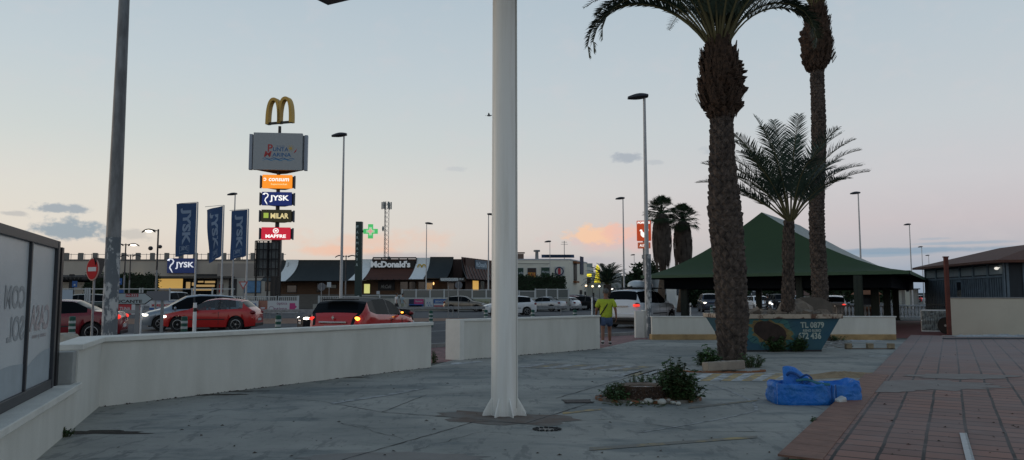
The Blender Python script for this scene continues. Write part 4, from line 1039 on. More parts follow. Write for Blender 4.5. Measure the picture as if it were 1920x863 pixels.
    for sg in (-1, 1):
        sw = walk * sg; lift = .035 if (sw < 0 and not sit) else 0; cy2 = (.50 if sit else sw * 1.15 + .045) * k
        b = MB().ell((sg * .11 * k, cy2, .045 * k + lift), (.047 * k, .135 * k, .048 * k), 12, 8); 
        for i, vv in enumerate(b.v): b.v[i] = (vv[0], vv[1], max(vv[2], .004 + lift))
        sh = b.build('shoe', M('dark_trainers', (.03, .028, .028), .7), root, smooth=True)
        if hero:
            MB().ell((sg * .11 * k, cy2, .012 * k + lift), (.050 * k, .140 * k, .014 * k), 14, 4).build('sole', M('white_sole', (.6, .6, .58), .7), sh, smooth=True)
            MB().tube((sg * .10 * k, cy2 - .065 * k, .07 * k + lift), (sg * .10 * k, cy2 - .062 * k, .125 * k + lift), .041 * k, .039 * k, n=12).build('sock', M('pale_sock', (.45, .45, .44), .9), root, smooth='auto')
    return root
pg = G(1137, 648)
man = person('man in a lime green T shirt and denim shorts walking away', pg.x, pg.y, -6, cloth('lime_green_cloth', (.38, .47, .04)), cloth('denim_cloth', (.055, .09, .17)), h=1.75, hair=(.10, .10, .10), walk=.13, hero=True, skin=M('tanned_skin', (.20, .10, .065), .6)); man.scale = (1.10, 1.08, 1)
# shoulder bag hangs from him
bag = thing('shoulder_bag', 'black shoulder bag with a cross strap on the walking man', 'bag', (pg.x, pg.y, .012), R(-6))
MB().ell((0, 0, 0), (.055, .10, .13), 12, 10).build('pouch', M('black_bag_fabric', (.012, .012, .013), .8), bag, smooth=True, loc=(-.235, -.05, .80))
b = MB(); pts = []
for i in range(25):
    a = 2 * math.pi * i / 24
    # slanted loop from right shoulder to left hip
    c = Vector((-.055, .0, 1.14)); ax = Vector((.19, 0, .29)); ay = Vector((0, .155, 0)); pts.append(c + ax * math.cos(a) + ay * math.sin(a))
rows = []
for i, p_ in enumerate(pts):
    t_ = (pts[(i + 1) % 24] - pts[i - 1 if i else 23]).normalized(); o_ = (p_ - Vector((-.055, 0, 1.14))).normalized(); sd_ = t_.cross(o_).normalized() * .018
    rows.append([tuple(p_ - sd_), tuple(p_ + sd_)])
b.grid(rows); so_ = b.build('strap', MATS['black_bag_fabric'], bag); so_.modifiers.new('solid', 'SOLIDIFY').thickness = .006
PP = 'people by the far terrace'
x, y = at(743.5, 66); person('pedestrian in a white top and dark trousers by the terrace fence', x, y, -60, cloth('white_cloth', (.55, .56, .57)), cloth('dark_cloth', (.03, .03, .035)), 1.72, long_trousers=True, group=PP, walk=.16)
x, y = at(754.5, 66); person('pedestrian in a pale blue top and light trousers beside the one in white', x, y, -60, cloth('pale_blue_cloth', (.30, .38, .42)), cloth('khaki_cloth', (.22, .23, .17)), 1.68, long_trousers=True, group=PP, walk=-.16)
x, y = at(1012, 84); person('person in black on the terrace edge above the silver coupe', x, y, 30, cloth('black_cloth', (.015, .015, .018)), MATS['dark_cloth'], 1.7, walk=0, long_trousers=True, group=PP)
x, y = at(1022, 84); person('person in a white shirt beside the one dressed in black', x, y, 200, MATS['white_cloth'], MATS['dark_cloth'], 1.7, walk=0, long_trousers=True, group=PP)
# motorcycle with its rider
mx_, my_ = at(1440, 72)
mo = thing('motorcycle', 'dark motorcycle coming towards the viewer beyond the skip', 'motorcycle', (mx_, my_, .012), R(-92))
tm, rm = wheel_meshes(.30)
for xx in (-.65, .65): o = link('wheel', tm, mo, (xx, 0, .30)); o.scale = (1, .6, 1); link('rim', rm, o)
MB().ell((.0, 0, .72), (.42, .17, .20), 12, 8).ell((-.45, 0, .78), (.35, .15, .09), 10, 6).build('tank_and_seat', c_black, mo, smooth=True)
MB().tube((.65, -.1, .3), (.45, -.1, .95), .03, n=8).tube((.65, .1, .3), (.45, .1, .95), .03, n=8).tube((.43, -.36, 1.02), (.43, .36, 1.02), .018, n=6).build('fork_and_handlebar', m_greyst, mo)
MB().ell((.56, 0, .84), (.06, .09, .09), 10, 8).build('headlight', m_head_on, mo, smooth=True)
rd = person('motorcycle rider in dark clothes and helmet beyond the skip', mx_, my_ + .25, 178, MATS['black_cloth'], MATS['dark_cloth'], 1.7, sit=True, walk=.0, group='riders on the road')
rd.location.z = .28
MB().ell((0, .04, 1.29), (.13, .15, .14), 14, 10).build('helmet', M('dark_helmet', (.02, .02, .022), .25), rd, smooth=True)
# driver inside the red hatchback
x, y = at(415, 33.8)
dv = person('driver of the red hatchback seen through its side window', x, y, 92, cloth('grey_cloth', (.14, .14, .15)), MATS['dark_cloth'], 1.55, sit=True, walk=0, group='people in the cars'); dv.location.z = .10; dv.location.y += .33
# ================================================ lamps
m_lampd = M('dark_lamp_head', (.03, .03, .035), .5)
m_paleglow = M('lamp_glow', (.9, .88, .8), .3, emit=(1, .9, .72), es=4)
m_pole = M('pale_galvanised_pole', (.42, .43, .44), .5, metal=.2, var=.12, scale=2)
m_peel = M('peeling_grey_paint', (.13, .15, .17), .8, scale=5, col2=(.44, .46, .47), thr=(.50, .56), bump=.5, bscale=14, stretch=(1.4, 1.4, .8))
def lamp_post(px, ytop, Hh, label, arm=-1, r=.09, group='tall street lamps', Y=None, pole=None, lit=False, head=1.0):
    if Y is None:
        lo, hi = 5.0, 400.0
        for _ in range(40):
            mid = (lo + hi) / 2
            if D(px, ytop, mid).z < Hh: lo = mid
            else: hi = mid
        Y = lo
    p = D(px, ytop, Y); root = thing('street_lamp', label, 'street lamp', (p.x, Y, 0), 0, group)
    MB().tube((0, 0, 0), (0, 0, Hh - .04), r, r * .5, n=14).tube((0, 0, 0), (0, 0, .5), r * 1.25, r * 1.2, n=14).build('pole', pole or m_pole, root, smooth='auto')
    h = MB(); rows = []
    for i in range(8):
        t_ = i / 7; wdt = (.10 + .13 * math.sin(math.pi * min(1, t_ * .95 + .1))) * head
        zc_ = -.10 * t_
        rows.append([(arm * (-.14 + .78 * t_) * head, wdt * math.cos(a), zc_ * .8 + (.07 + .09 * math.sin(math.pi * min(1, t_ * .9 + .08))) * head * math.sin(a) * (1 if math.sin(a) > 0 else .45)) for a in [2 * math.pi * k / 12 for k in range(13)]])
    h.grid(rows); h.add([rows[0][k] for k in range(12)], [tuple(range(12))]); h.add([rows[-1][k] for k in range(12)], [tuple(range(12))[::-1]])
    hd = h.build('lamp_head', m_lampd, root, loc=(0, 0, Hh), smooth='auto')
    if lit: MB().ell((arm * .35, 0, -.05), (.25, .1, .05), 10, 6).build('lamp_glass', m_paleglow, hd, smooth=True)
    return root
lamp_post(645, 253, 10.0, 'tall street lamp between the sign tower and the white column')
lamp_post(1208, 181, 9.3, 'tallest looking street lamp, rising behind the cream gate pillar', r=.105, pole=None)
lamp_post(441, 364, 10.0, 'street lamp standing among the three blue flags')
lamp_post(1168, 372, 10.0, 'street lamp above the roof box of the white off roader')
lamp_post(1609, 362, 10.0, 'street lamp above the right half of the pavilion roof')
lamp_post(1705, 421, 10.0, 'street lamp left of the kiosk roof, nearest of the distant ones')
lamp_post(1728, 463, 10.0, 'distant street lamp next to the kiosk roof corner')
lamp_post(1741, 479, 10.0, 'farthest street lamp low above the kiosk roof edge')
lamp_post(1189, 478, 9.0, 'small distant street lamp above the round trees')
lamp_post(800, 419, 9.0, 'street lamp in front of the white panel with the golden letter', arm=1, r=.07)
lamp_post(1031, 453, 8.0, 'thin street lamp in front of the white shop building', arm=-1, r=.06)
lamp_post(916, 402, 10.0, 'street lamp mostly hidden behind the white column', arm=1)
# the near pole with peeling paint
pb = D(205, 620, 13.2); root = thing('street_lamp', 'near grey lamp post with peeling paint behind the bend of the wall', 'street lamp', (pb.x, 13.2, 0))
MB().tube((0, 0, 0), (0, 0, 2.6), .127, .121, n=24).build('pole_base', m_peel, root, smooth='auto')
MB().tube((0, 0, 2.6), (0, 0, 9.5), .1205, .07, n=24).build('pole', M('weathered_steel_pole', (.14, .145, .15), .55, metal=.3, scale=3, col2=(.24, .25, .26), thr=(.4, .65), stretch=(3, 3, .7)), root, smooth='auto')
MB().ell((.4, 0, 9.55), (.5, .16, .1), 12, 8).build('lamp_head', m_lampd, root, smooth=True)
pb2 = D(1217, 560, 27.9)
tag(MB().tube((0, 0, 0), (0, 0, 3.1), .10, .10, n=18).build('pole_sleeve', m_peel, loc=(pb2.x, 27.95, 0), smooth='auto'), 'short wide pole with peeling grey paint behind the capped pillar', 'pole')

def curved_lamp(px, ytop, Hh, label, Y, arms=(-1,), lit=True, k=1.0):
    p = D(px, ytop, Y); Hh = p.z; root = thing('car_park_lamp', label, 'car park lamp', (p.x, Y, 0), 0, 'curved car park lamps')
    MB().tube((0, 0, 0), (0, 0, Hh * .55), .07, .06, n=10).build('pole_base', m_greyst, root, smooth='auto')
    MB().tube((0, 0, Hh * .55), (0, 0, Hh), .06, .05, n=10).build('pole', m_lampd, root, smooth='auto')
    for a in arms:
        MB().tube((0, 0, Hh - .12), (a * .5 * k, 0, Hh - .02), .03, n=6).build('arm', m_lampd, root)
        rows = []
        for i in range(9):
            t_ = i / 8; x = a * (.25 + 1.05 * t_) * k; z = Hh - .25 + .24 * math.sin(math.pi * (t_ * .8 + .12)); wd = .18 * math.sin(math.pi * (t_ * .9 + .08)) ** .6
            rows.append([(x, wd * math.cos(b_), z + .05 * math.sin(b_)) for b_ in [2 * math.pi * q / 10 for q in range(11)]])
        hd = MB().grid(rows).build('lamp_head', m_lampd, root, smooth=True)
        if lit: MB().ell((a * .75 * k, 0, Hh - .12), (.32 * k, .13, .07), 12, 6).build('lamp_glass', m_paleglow, hd, smooth=True)
    return root
r_ = curved_lamp(297, 430, 7, 'dark single arm car park lamp, lit, left of the first flag', 48, (-1,), k=.8)
MB().ell((-.45, 0, 3.2 + 1.35), (.16, .12, .14), 8, 6).ell((.15, 0, 4.65), (.14, .12, .12), 8, 6).build('floodlights', m_lampd, r_, smooth=True)
curved_lamp(236, 457, 7, 'double arm lit car park lamp just right of the peeling lamp post', 62, (-1, 1), k=.85)
curved_lamp(245, 478, 7, 'double arm car park lamp farther behind, beside the lit pair', 76, (-1, 1), lit=False, k=.8)
curved_lamp(649, 479, 7, 'double arm car park lamp in front of the black restaurant roof', 72, (-1, 1), lit=False, k=.8)

# ================================================ retail building at the left
def panel(px0, y0, px1, y1, Y, th, b=None):
    """upright box whose outline is measured at distance Y"""
    a, c = D(px0, y0, Y), D(px1, y1, Y); b = b or MB()
    b.bb(a.x, c.x, Y, Y + th, min(a.z, c.z), max(a.z, c.z)); return b
m_beige = M('beige_precast_concrete', (.42, .375, .32), .85, var=.10, scale=.35, bump=.15, bscale=8, stretch=(1, 1, .4))
m_shop = M('lit_shop_inside', (.4, .3, .15), .8, emit=(1, .66, .28), es=.32, var=.0)
m_lstrip = M('canopy_strip_light', (.9, .85, .6), .4, emit=(1, .86, .50), es=1.6)
root = thing('furniture_store', 'long low beige store with a lit yellow entrance and blue sign', 'shop', (0, 0, 0))
YB = 112.0
zt = D(250, 488, YB).z; zcn = D(250, 520, YB).z
xa, xb_ = XA(60, YB), XA(532, YB)
MB().bb(xa, xb_, YB, YB + 24, zcn, zt).build('wall', m_beige, root)
MB().bb(xa, xb_, YB + 3.0, YB + 24, 0, zcn - .003).build('lower_wall', M('store_lower_wall', (.42, .39, .34), .85, var=.1), root)
panel(60, 486.5, 532, 489, YB - .1, .3).build('cornice', M('cornice_dark', (.16, .15, .14), .8), root)
b = MB()
for px in list(range(66, 530, 27)): a = D(px, 488, YB); MB().bb(a.x - .27, a.x + .27, YB + .35, YB + .85, zt, zt + 1.1).build('parapet_pier', M('parapet_pier_grey', (.19, .18, .165), .85), root)
b = MB(); zr = zt + .85
b.bb(xa, xb_, YB + .58, YB + .62, zr, zr + .06)
x = xa
while x < xb_: b.bb(x, x + .05, YB + .58, YB + .62, zt, zt + 1.0); x += 1.02
b.build('parapet_railing', m_greyst, root)
panel(250, 518, 432, 522, YB - 2.6, 3.2).build('entrance_canopy', M('dark_canopy_edge', (.06, .055, .05), .7), root)
for px in (258, 290, 322, 356): a = D(px, 519, YB - 1.6); MB().ell((a.x, YB - 1.2, a.z - .18), (.8, .5, .06), 12, 6).build('canopy_light', m_lstrip, root, smooth=True)
panel(297, 521, 343, 541, YB + 2.8, .18).build('lit_wall_panel', M('yellow_lit_wall', (.55, .36, .10), .8, emit=(1, .62, .18), es=.42), root)
panel(343, 521, 405, 552, YB + 2.6, .38).build('glazed_entrance', m_glass, root)
for (p0, p1, y0, y1) in ((349, 356, 529, 541), (360, 366, 530, 536), (371, 381, 527, 530), (384, 403, 527, 531), (368, 402, 534, 538), (360, 400, 541, 545)): panel(p0, y0, p1, y1, YB + 2.5, .08).build('lit_shelves', m_shop, root)
panel(366, 514, 407, 519, YB - .7, .5).build('entrance_awning', m_dark, root)
panel(314, 484.5, 366, 512, YB - .45, .4).build('sign_board', M('jolly_blue_sign', (.012, .025, .10), .5, emit=(.02, .04, .16), es=.25), root)
m_signw = M('white_sign_letters', (.8, .8, .82), .5, emit=(.9, .92, 1), es=.55)
sg_ = D(346, 498, YB - .5); letters('sign_letters', 'JYSK', 2.75, 1.05, m_signw, root, (sg_.x, YB - .49, sg_.z), bold=.03)
def goose(parent, x, y, z, h, mat, mirror=1, name='bird_emblem'):
    pts = [(-.30, .36), (-.12, .46), (.06, .44), (.16, .30), (.10, .14), (-.04, .02), (-.10, -.16), (.0, -.32), (.10, -.50)]
    b = MB(); rows = []
    for i, (px_, pz_) in enumerate(pts):
        q = Vector((pts[min(i + 1, len(pts) - 1)][0] - pts[max(i - 1, 0)][0], pts[min(i + 1, len(pts) - 1)][1] - pts[max(i - 1, 0)][1])).normalized(); n_ = Vector((-q.y, q.x)) * (.045 if 0 < i < 8 else .02)
        rows.append([((px_ - n_.x) * h * mirror, 0, (pz_ - n_.y) * h), ((px_ + n_.x) * h * mirror, 0, (pz_ + n_.y) * h)])
    b.grid(rows); b.add([(-.30 * h * mirror, 0, .36 * h), (-.14 * h * mirror, 0, .46 * h), (-.12 * h * mirror, 0, .30 * h)], [(0, 1, 2)])
    return b.build(name, mat, parent, loc=(x, y, z))
a = D(321, 498, YB - .5); goose(root, a.x, YB - .49, a.z, 2.1, m_signw)
# right half of the store: grey lower block with doors and windows
panel(408, 494, 532, 562, YB - 1.0, .99).build('side_block', M('grey_render_block', (.30, .27, .245), .85, var=.1, scale=.4), root)
panel(412, 522, 532, 562, YB - 1.25, .24).build('lower_render', M('pale_lower_render', (.42, .40, .36), .85, var=.1), root)
for (p0, y0, p1, y1, mname) in ((459, 527, 488, 549, 'blue_poster'), (430, 524, 442, 560, 'dark_door'), (411, 534, 417, 548, 'red_sticker'), (431, 534, 437, 546, 'teal_sticker'), (498, 529, 530, 545, 'picture_panel')):
    col = dict(blue_poster=(.10, .22, .38), dark_door=(.03, .03, .035), red_sticker=(.4, .05, .05), teal_sticker=(.05, .35, .45), picture_panel=(.18, .13, .10))[mname]
    fr = panel(p0 - .8, y0 - .8, p1 + .8, y1 + .8, YB - 1.33, .07).build('frame', m_dark, root)
    panel(p0, y0, p1, y1, YB - 1.40, .06).build('poster', M(mname, col, .6, var=.3, scale=1.5), fr)
# pergola and clipped hedge
root = thing('pergola', 'dark timber pergola at the left edge of the car park', 'pergola', (0, 0, 0))
b = MB(); 
for px in (76, 104, 131): a = D(px, 560, 88); b.bb(a.x - .2, a.x + .2, 88, 88.4, 0, 4.0)
for p0, p1, y0, y1 in ((60, 160, 522, 526), (60, 165, 526, 529)): 
    a, c = D(p0, y0, 88), D(p1, y1, 88); b.bb(a.x, c.x, 87.6 + (y0 - 522) * .2, 88.4, c.z, a.z)
b.build('frame', m_dark, root)
b = MB()
for k in range(14):
    a = D(66 + k * 7.5, 524, 88); b.box((a.x, 89.5, a.z + .3), (.18, 5, .28), rx=R(4))
b.build('roof_slats', M('pergola_slat', (.045, .04, .036), .8), root)
# ================================================ foliage helpers
m_leafd = M('dark_foliage', (.022, .042, .020), .8, var=.45, scale=1.4, spec=.2)
m_leafm = M('mid_foliage', (.032, .066, .022), .7, var=.45, scale=3.5, spec=.3)
m_leafw = M('weed_foliage', (.040, .085, .028), .7, var=.5, scale=6, spec=.3)
m_bark = M('brown_bark', (.07, .05, .035), .95, var=.4, scale=4, bump=1, bscale=20)
def leaves(b, n, c, r, size, rng, hollow=.35, aspect=.55, up=0.0):
    for _ in range(n):
        while True:
            d = Vector((rng.uniform(-1, 1), rng.uniform(-1, 1), rng.uniform(-1, 1)))
            if hollow ** 2 < d.length_squared < 1: break
        p = Vector((c[0] + d.x * r[0], c[1] + d.y * r[1], c[2] + d.z * r[2]))
        if p.z < .02: continue
        s = size * rng.uniform(.6, 1.3); a = Vector((rng.gauss(0, 1), rng.gauss(0, 1), rng.gauss(0, .7) + up)).normalized(); q = a.cross(Vector((rng.gauss(0, 1), rng.gauss(0, 1), rng.gauss(0, 1)))).normalized()
        t_ = a * s; w_ = q * s * aspect * .5; n_ = a.cross(q) * s * .12
        b.add([p, p + t_ * .45 + w_ + n_, p + t_, p + t_ * .45 - w_ + n_], [(0, 1, 2, 3)])
def crown_tree(label, x, y, h, r, seed, name='tree', mat=None, trunk_h=None, clumps=16, nl=260, size=.28, group=None, squash=.8, zlow=.35):
    rng = random.Random(seed); root = thing(name, label, 'tree', (x, y, 0), 0, group)
    th = trunk_h or h * .45; b = MB(); b.tube((0, 0, 0), (.05, 0, th), h * .035, h * .024, n=8)
    for k in range(5):
        a = rng.uniform(0, 6.28); b.tube((.05, 0, th * .85), (math.cos(a) * r * .55, math.sin(a) * r * .55, h * rng.uniform(.6, .85)), h * .016, h * .006, n=5)
    b.build('trunk', m_bark, root, smooth=True)
    b = MB()
    for k in range(clumps):
        a = rng.uniform(0, 6.28); q = rng.uniform(.1, .75) * r; z = rng.uniform(zlow, .86) * h; rr = r * rng.uniform(.25, .45)
        leaves(b, nl, (q * math.cos(a), q * math.sin(a), z), (rr, rr, rr * squash), size, rng, .3)
    b.build('crown', mat or m_leafd, root); return root

# far trees and hedges behind
TG = 'dark trees beyond the road'
for i, (px, Y, h, r_, lab, nm) in enumerate([
        (1190, 112, 6.4, 3.0, 'round dark tree right of the small date palm', 'round_tree'), (1218, 120, 7.0, 3.4, 'round dark tree behind the tall lamp post', 'round_tree'), (1172, 126, 5.2, 2.6, 'low dark tree behind the roof box', 'round_tree'),
        (1302, 98, 6.0, 3.6, 'dark bushy tree right of the first pavilion post', 'bushy_tree'), (1328, 104, 6.6, 3.8, 'dark bushy tree above the dark blue off roader', 'bushy_tree'), (1358, 102, 6.2, 3.6, 'dark bushy tree hidden behind the thick palm trunk', 'bushy_tree'),
        (1562, 118, 6.0, 3.6, 'dark tree right of the thin palm trunk under the roof', 'bushy_tree'), (1590, 112, 6.8, 4.0, 'dark tree left of the front pavilion post', 'bushy_tree'), (1540, 125, 5.4, 3.2, 'dark tree beside the skip, under the roof', 'bushy_tree'),
        (1640, 135, 5.6, 3.0, 'leafy tree between the front pavilion posts', 'bushy_tree'), (1668, 150, 4.4, 3.0, 'low tree between the back pavilion posts', 'bushy_tree'), (1445, 130, 5.2, 3.2, 'low dark tree beyond the motorcycle rider', 'bushy_tree')]):
    crown_tree(lab, XA(px, Y), Y, h, r_, 40 + i, nm, group=TG, nl=230, size=.5, zlow=.18)
def hedge(label, pxa, pxb, Y, z0, z1, seed, depth=1.2, size=.3, n=2600, name='hedge', mat=None):
    rng = random.Random(seed); a, c = XA(pxa, Y), XA(pxb, Y); root = thing(name, label, 'hedge', ((a + c) / 2, Y, 0), 0); b = MB(); L_ = c - a
    MB().bb(-L_ / 2 + .2, L_ / 2 - .2, -depth * .35, depth * .35, z0, z1 - .25).build('branches', M('hedge_core', (.012, .02, .01), .95), root)
    for _ in range(n):
        x = rng.uniform(-L_ / 2, L_ / 2); z = rng.uniform(z0, z1 + .12 * math.sin(x * 1.7) + .1 * math.sin(x * 4.1))
        leaves(b, 1, (x, rng.uniform(-depth / 2, depth / 2), z), (.15, .1, .15), size, rng, 0)
    b.build('leaves', mat or m_leafd, root); return root
hedge('clipped hedge beside the store entrance, left of the yellow wall', 158, 296, 100, 1.2, 4.4, 5, n=3400, size=.35)
hedge('long dark hedge on top of the terrace fence before the white building', 962, 1060, 88, 2.0, 3.9, 6, n=2600, size=.3)

# ================================================ palms
def frond(b, base, az, length, rise, droop, rng, nleaf=46, ll=.42, width=.022, twist=0, vee=.55, bare=.18, matr=0):
    """an arching feather leaf: rachis tube + leaflets"""
    pts = []; p = Vector(base); el_ = rise; N = 14; st = length / N; h = Vector((math.cos(az), math.sin(az), 0))
    for i in range(N + 1):
        pts.append(p.copy()); d = h * math.cos(el_) + Vector((0, 0, 1)) * math.sin(el_); p = p + d * st; el_ -= droop * (0.35 + 1.3 * i / N) / N
    rs = [.026 * (1 - i / N) * (length / 4) + .005 for i in range(N + 1)]
    for i in range(N): b.tube(pts[i], pts[i + 1], rs[i], rs[i + 1], n=5, mi=1, caps=False)
    side0 = Vector((-h.y, h.x, 0))
    for k in range(nleaf):
        t_ = bare + (1 - bare) * (k + .5) / nleaf; f = t_ * N; i = min(N - 1, int(f)); c = pts[i].lerp(pts[i + 1], f - i); tan = (pts[i + 1] - pts[i]).normalized()
        upv = side0.cross(tan); upv = -upv if upv.z < 0 else upv
        L_ = ll * math.sin(math.pi * min(1, .12 + .80 * (t_ - bare) / (1 - bare) + .06)) ** .55 * rng.uniform(.85, 1.12)
        for sg in (-1, 1):
            d = (side0 * sg * .85 + tan * rng.uniform(.55, .85) + upv * rng.uniform(vee * .4, vee)).normalized()
            d2 = (d + Vector((0, 0, -.28)) + tan * .1).normalized()
            wv = tan * width + upv * width * .25
            a, m_, e = c, c + d * L_ * .5, c + d * L_ * .5 + d2 * L_ * .5
            b.add([a - wv * .5, m_ - wv * .6, e, m_ + wv * .6, a + wv * .5], [(0, 1, 2, 3, 4)])
def palm_trunk(prof, rng, n_row, n_col, root, mat, scale_out=.05, name='trunk', jitter=.3, lean=(0, 0), flat=1.0):
    """prof = [(z, radius)]; leaf-base scars set in a spiral"""
    b = MB(); zs = [prof[0][0] + (prof[-1][0] - prof[0][0]) * i / 60 for i in range(61)]
    def rad(z):
        for (za, ra), (zb2, rb2) in zip(prof, prof[1:]):
            if z <= zb2: return ra + (rb2 - ra) * (z - za) / (zb2 - za)
        return prof[-1][1]
    def ctr(z): t_ = (z / prof[-1][0]) ** 1.7; return Vector((lean[0] * t_ + .04 * math.sin(z * 1.1), lean[1] * t_, 0))
    n = 24; vs_ = []
    for z in zs:
        for k in range(n):
            a = 2 * math.pi * k / n; r_ = (rad(z) - scale_out * .75) * .95; c = ctr(z); vs_.append((c.x + r_ * math.cos(a), c.y + r_ * math.sin(a), z))
    b.add(vs_, [(i * n + k, i * n + (k + 1) % n, (i + 1) * n + (k + 1) % n, (i + 1) * n + k) for i in range(60) for k in range(n)])
    z0, z1 = prof[0][0], prof[-1][0]; dz = (z1 - z0) / n_row
    for r_i in range(n_row):
        z = z0 + dz * (r_i + .3)
        for k in range(n_col):
            a = 2 * math.pi * (k + .5 * (r_i % 2)) / n_col + rng.uniform(-.06, .06); R_ = rad(z) - scale_out * .75; c = ctr(z); wda = math.pi / n_col * rng.uniform(.8, 1.12); hh = dz * 1.15 * rng.uniform(.65, 1.35)
            out = scale_out * rng.uniform(1 - jitter, 1 + jitter)
            def P(da, dz_, o): 
                rr = R_ + o; return (c.x + rr * math.cos(a + da), c.y + rr * math.sin(a + da), max(z0, z + dz_))
            b.add([P(-wda, 0, -.02), P(0, -hh * flat, -.01), P(wda, 0, -.02), P(0, hh, .0 - .015), P(-wda * .45, hh * .25, out * .8), P(0, hh * .62, out), P(wda * .45, hh * .25, out * .8), P(0, -hh * .2 * flat, out * .45)],
                  [(0, 7, 4), (0, 1, 7), (1, 2, 7), (2, 6, 7), (4, 7, 6), (4, 6, 5), (0, 4, 5, 3), (2, 3, 5, 6)])
    return b.build(name, mat, root)
m_ptr = M('palm_trunk_scars', (.125, .098, .082), .95, scale=7, col2=(.035, .028, .025), thr=(.35, .65), bump=.7, bscale=30)
m_pfib = M('palm_fibre', (.075, .045, .03), .95, scale=9, col2=(.03, .02, .015), thr=(.4, .65), bump=.8, bscale=40)
m_frd = M('date_palm_leaflet', (.030, .052, .034), .6, var=.4, scale=2, spec=.35); m_rach = M('palm_rachis', (.12, .11, .05), .7)
def palm_head(root, z, r0, r1, rng, n, c=(0, 0), h=.9):
    b = MB()
    for k in range(n):
        a = rng.uniform(0, 6.28); zz = z + rng.uniform(-h, 0); t_ = (zz - z + h) / h; rr = r0 + (r1 - r0) * t_; ln = rng.uniform(.18, .42); out = .06 + .10 * (1 - t_)
        p0 = Vector((c[0] + rr * math.cos(a), c[1] + rr * math.sin(a), zz)); d = Vector((math.cos(a) * out, math.sin(a) * out, ln)); q = Vector((-math.sin(a), math.cos(a), 0)) * rng.uniform(.04, .08)
        b.add([p0 - q, p0 + q, p0 + d + q * .45, p0 + d - q * .45, p0 + d * .5 - Vector((math.cos(a), math.sin(a), 0)) * .05], [(0, 1, 2, 3), (0, 4, 1), (3, 2, 4)])
    return b.build('leaf_bases', m_pfib, root)
# the thick one
g = G(1372, 676); rng = random.Random(11)
ztop = D(1348, 98, g.y).z; topx = D(1348, 98, g.y).x - g.x
K = lambda y: D(1350, y, g.y).z
root = thing('date_palm', 'thick date palm trunk with a swollen neck in front of the pavilion', 'palm', (g.x, g.y, .012))
def rr_(w_): return w_ / F * g.y / 2 * 1.02
prof = [(0, rr_(50)), (.18, rr_(52)), (.9, rr_(60)), (K(560), rr_(58)), (K(400), rr_(62)), (K(372), rr_(58)), (K(300), rr_(48)), (K(235), rr_(44)), (K(214), rr_(45))]
palm_trunk(prof, rng, 44, 9, root, m_ptr, .055, lean=(topx * .9, 0))
prof2 = [(K(224), rr_(44)), (K(210), rr_(64)), (K(192), rr_(78)), (K(150), rr_(80)), (K(125), rr_(74)), (K(104), rr_(44)), (K(92), rr_(34))]
palm_trunk([(z, r) for z, r in prof2], rng, 15, 9, root, m_pfib, .11, name='trunk_neck', jitter=.8, lean=(topx, 0))
palm_head(root, ztop + .15, rr_(46), rr_(28), rng, 170, c=(topx, 0), h=.6); palm_head(root, K(110), rr_(68), rr_(60), rng, 300, c=(topx, 0), h=K(110) - K(205))
b = MB(); zb0 = ztop - .05
nf = 46
for k in range(nf):
    a = k * 2.39996; lay = k / nf
    rise = R(84 - 26 * lay + rng.uniform(-4, 4)); dr = R(55 + 45 * lay + rng.uniform(-10, 10))
    frond(b, (topx + .10 * math.cos(a), .10 * math.sin(a), zb0 + rng.uniform(0, .15)), a, rng.uniform(3.6, 4.5), rise, dr, rng, nleaf=58, ll=.40, width=.026, bare=.20)
# the two long arching leaves seen against the sky
for (az_, ln, ri, dr) in ((R(180), 4.6, R(55), R(180)), (R(175), 4.4, R(59), R(180)), (R(186), 4.2, R(62), R(180)), (R(2), 3.6, R(64), R(188)), (R(-6), 3.4, R(69), R(190)), (R(150), 4.3, R(66), R(120)), (R(30), 4.2, R(66), R(120)), (R(200), 4.3, R(70), R(120)), (R(-30), 4.2, R(70), R(110))):
    frond(b, (topx + .12 * math.cos(az_), .12 * math.sin(az_), zb0), az_, ln, ri, dr, rng, nleaf=92, ll=.50, width=.042, bare=.30)
b.build('crown', [m_frd, m_rach], root)
# the tall slim one behind
g2 = G(1538, 640); rng = random.Random(12); K2 = lambda y: D(1530, y, g2.y).z; rw = lambda w_: w_ / F * g2.y / 2
tx = D(1532, 30, g2.y).x - g2.x
root = thing('date_palm', 'tall slender date palm rising behind the skip, crown out of view', 'palm', (g2.x, g2.y, 0))
palm_trunk([(0, rw(36)), (1.2, rw(31)), (K2(440), rw(29)), (K2(300), rw(28)), (K2(132), rw(26))], rng, 84, 9, root, m_ptr, .035, lean=(tx * .9, 0), flat=.4)
palm_trunk([(K2(134), rw(30)), (K2(118), rw(50)), (K2(85), rw(59)), (K2(55), rw(52)), (K2(42), rw(38)), (K2(26), rw(30))], rng, 12, 9, root, m_pfib, .10, name='trunk_neck', jitter=.8, lean=(tx, 0))
palm_head(root, K2(22), rw(38), rw(28), rng, 120, c=(tx, 0), h=.7); palm_head(root, K2(50), rw(48), rw(40), rng, 220, c=(tx, 0), h=K2(50) - K2(122))
b = MB()
for k in range(38):
    a = k * 2.39996; lay = k / 38
    frond(b, (tx + .08 * math.cos(a), .08 * math.sin(a), K2(30)), a, rng.uniform(3.4, 4.3), R(84 - 14 * lay), R(60 + 60 * lay), rng, nleaf=46, ll=.40, width=.028, bare=.2)
b.build('crown', [m_frd, m_rach], root)
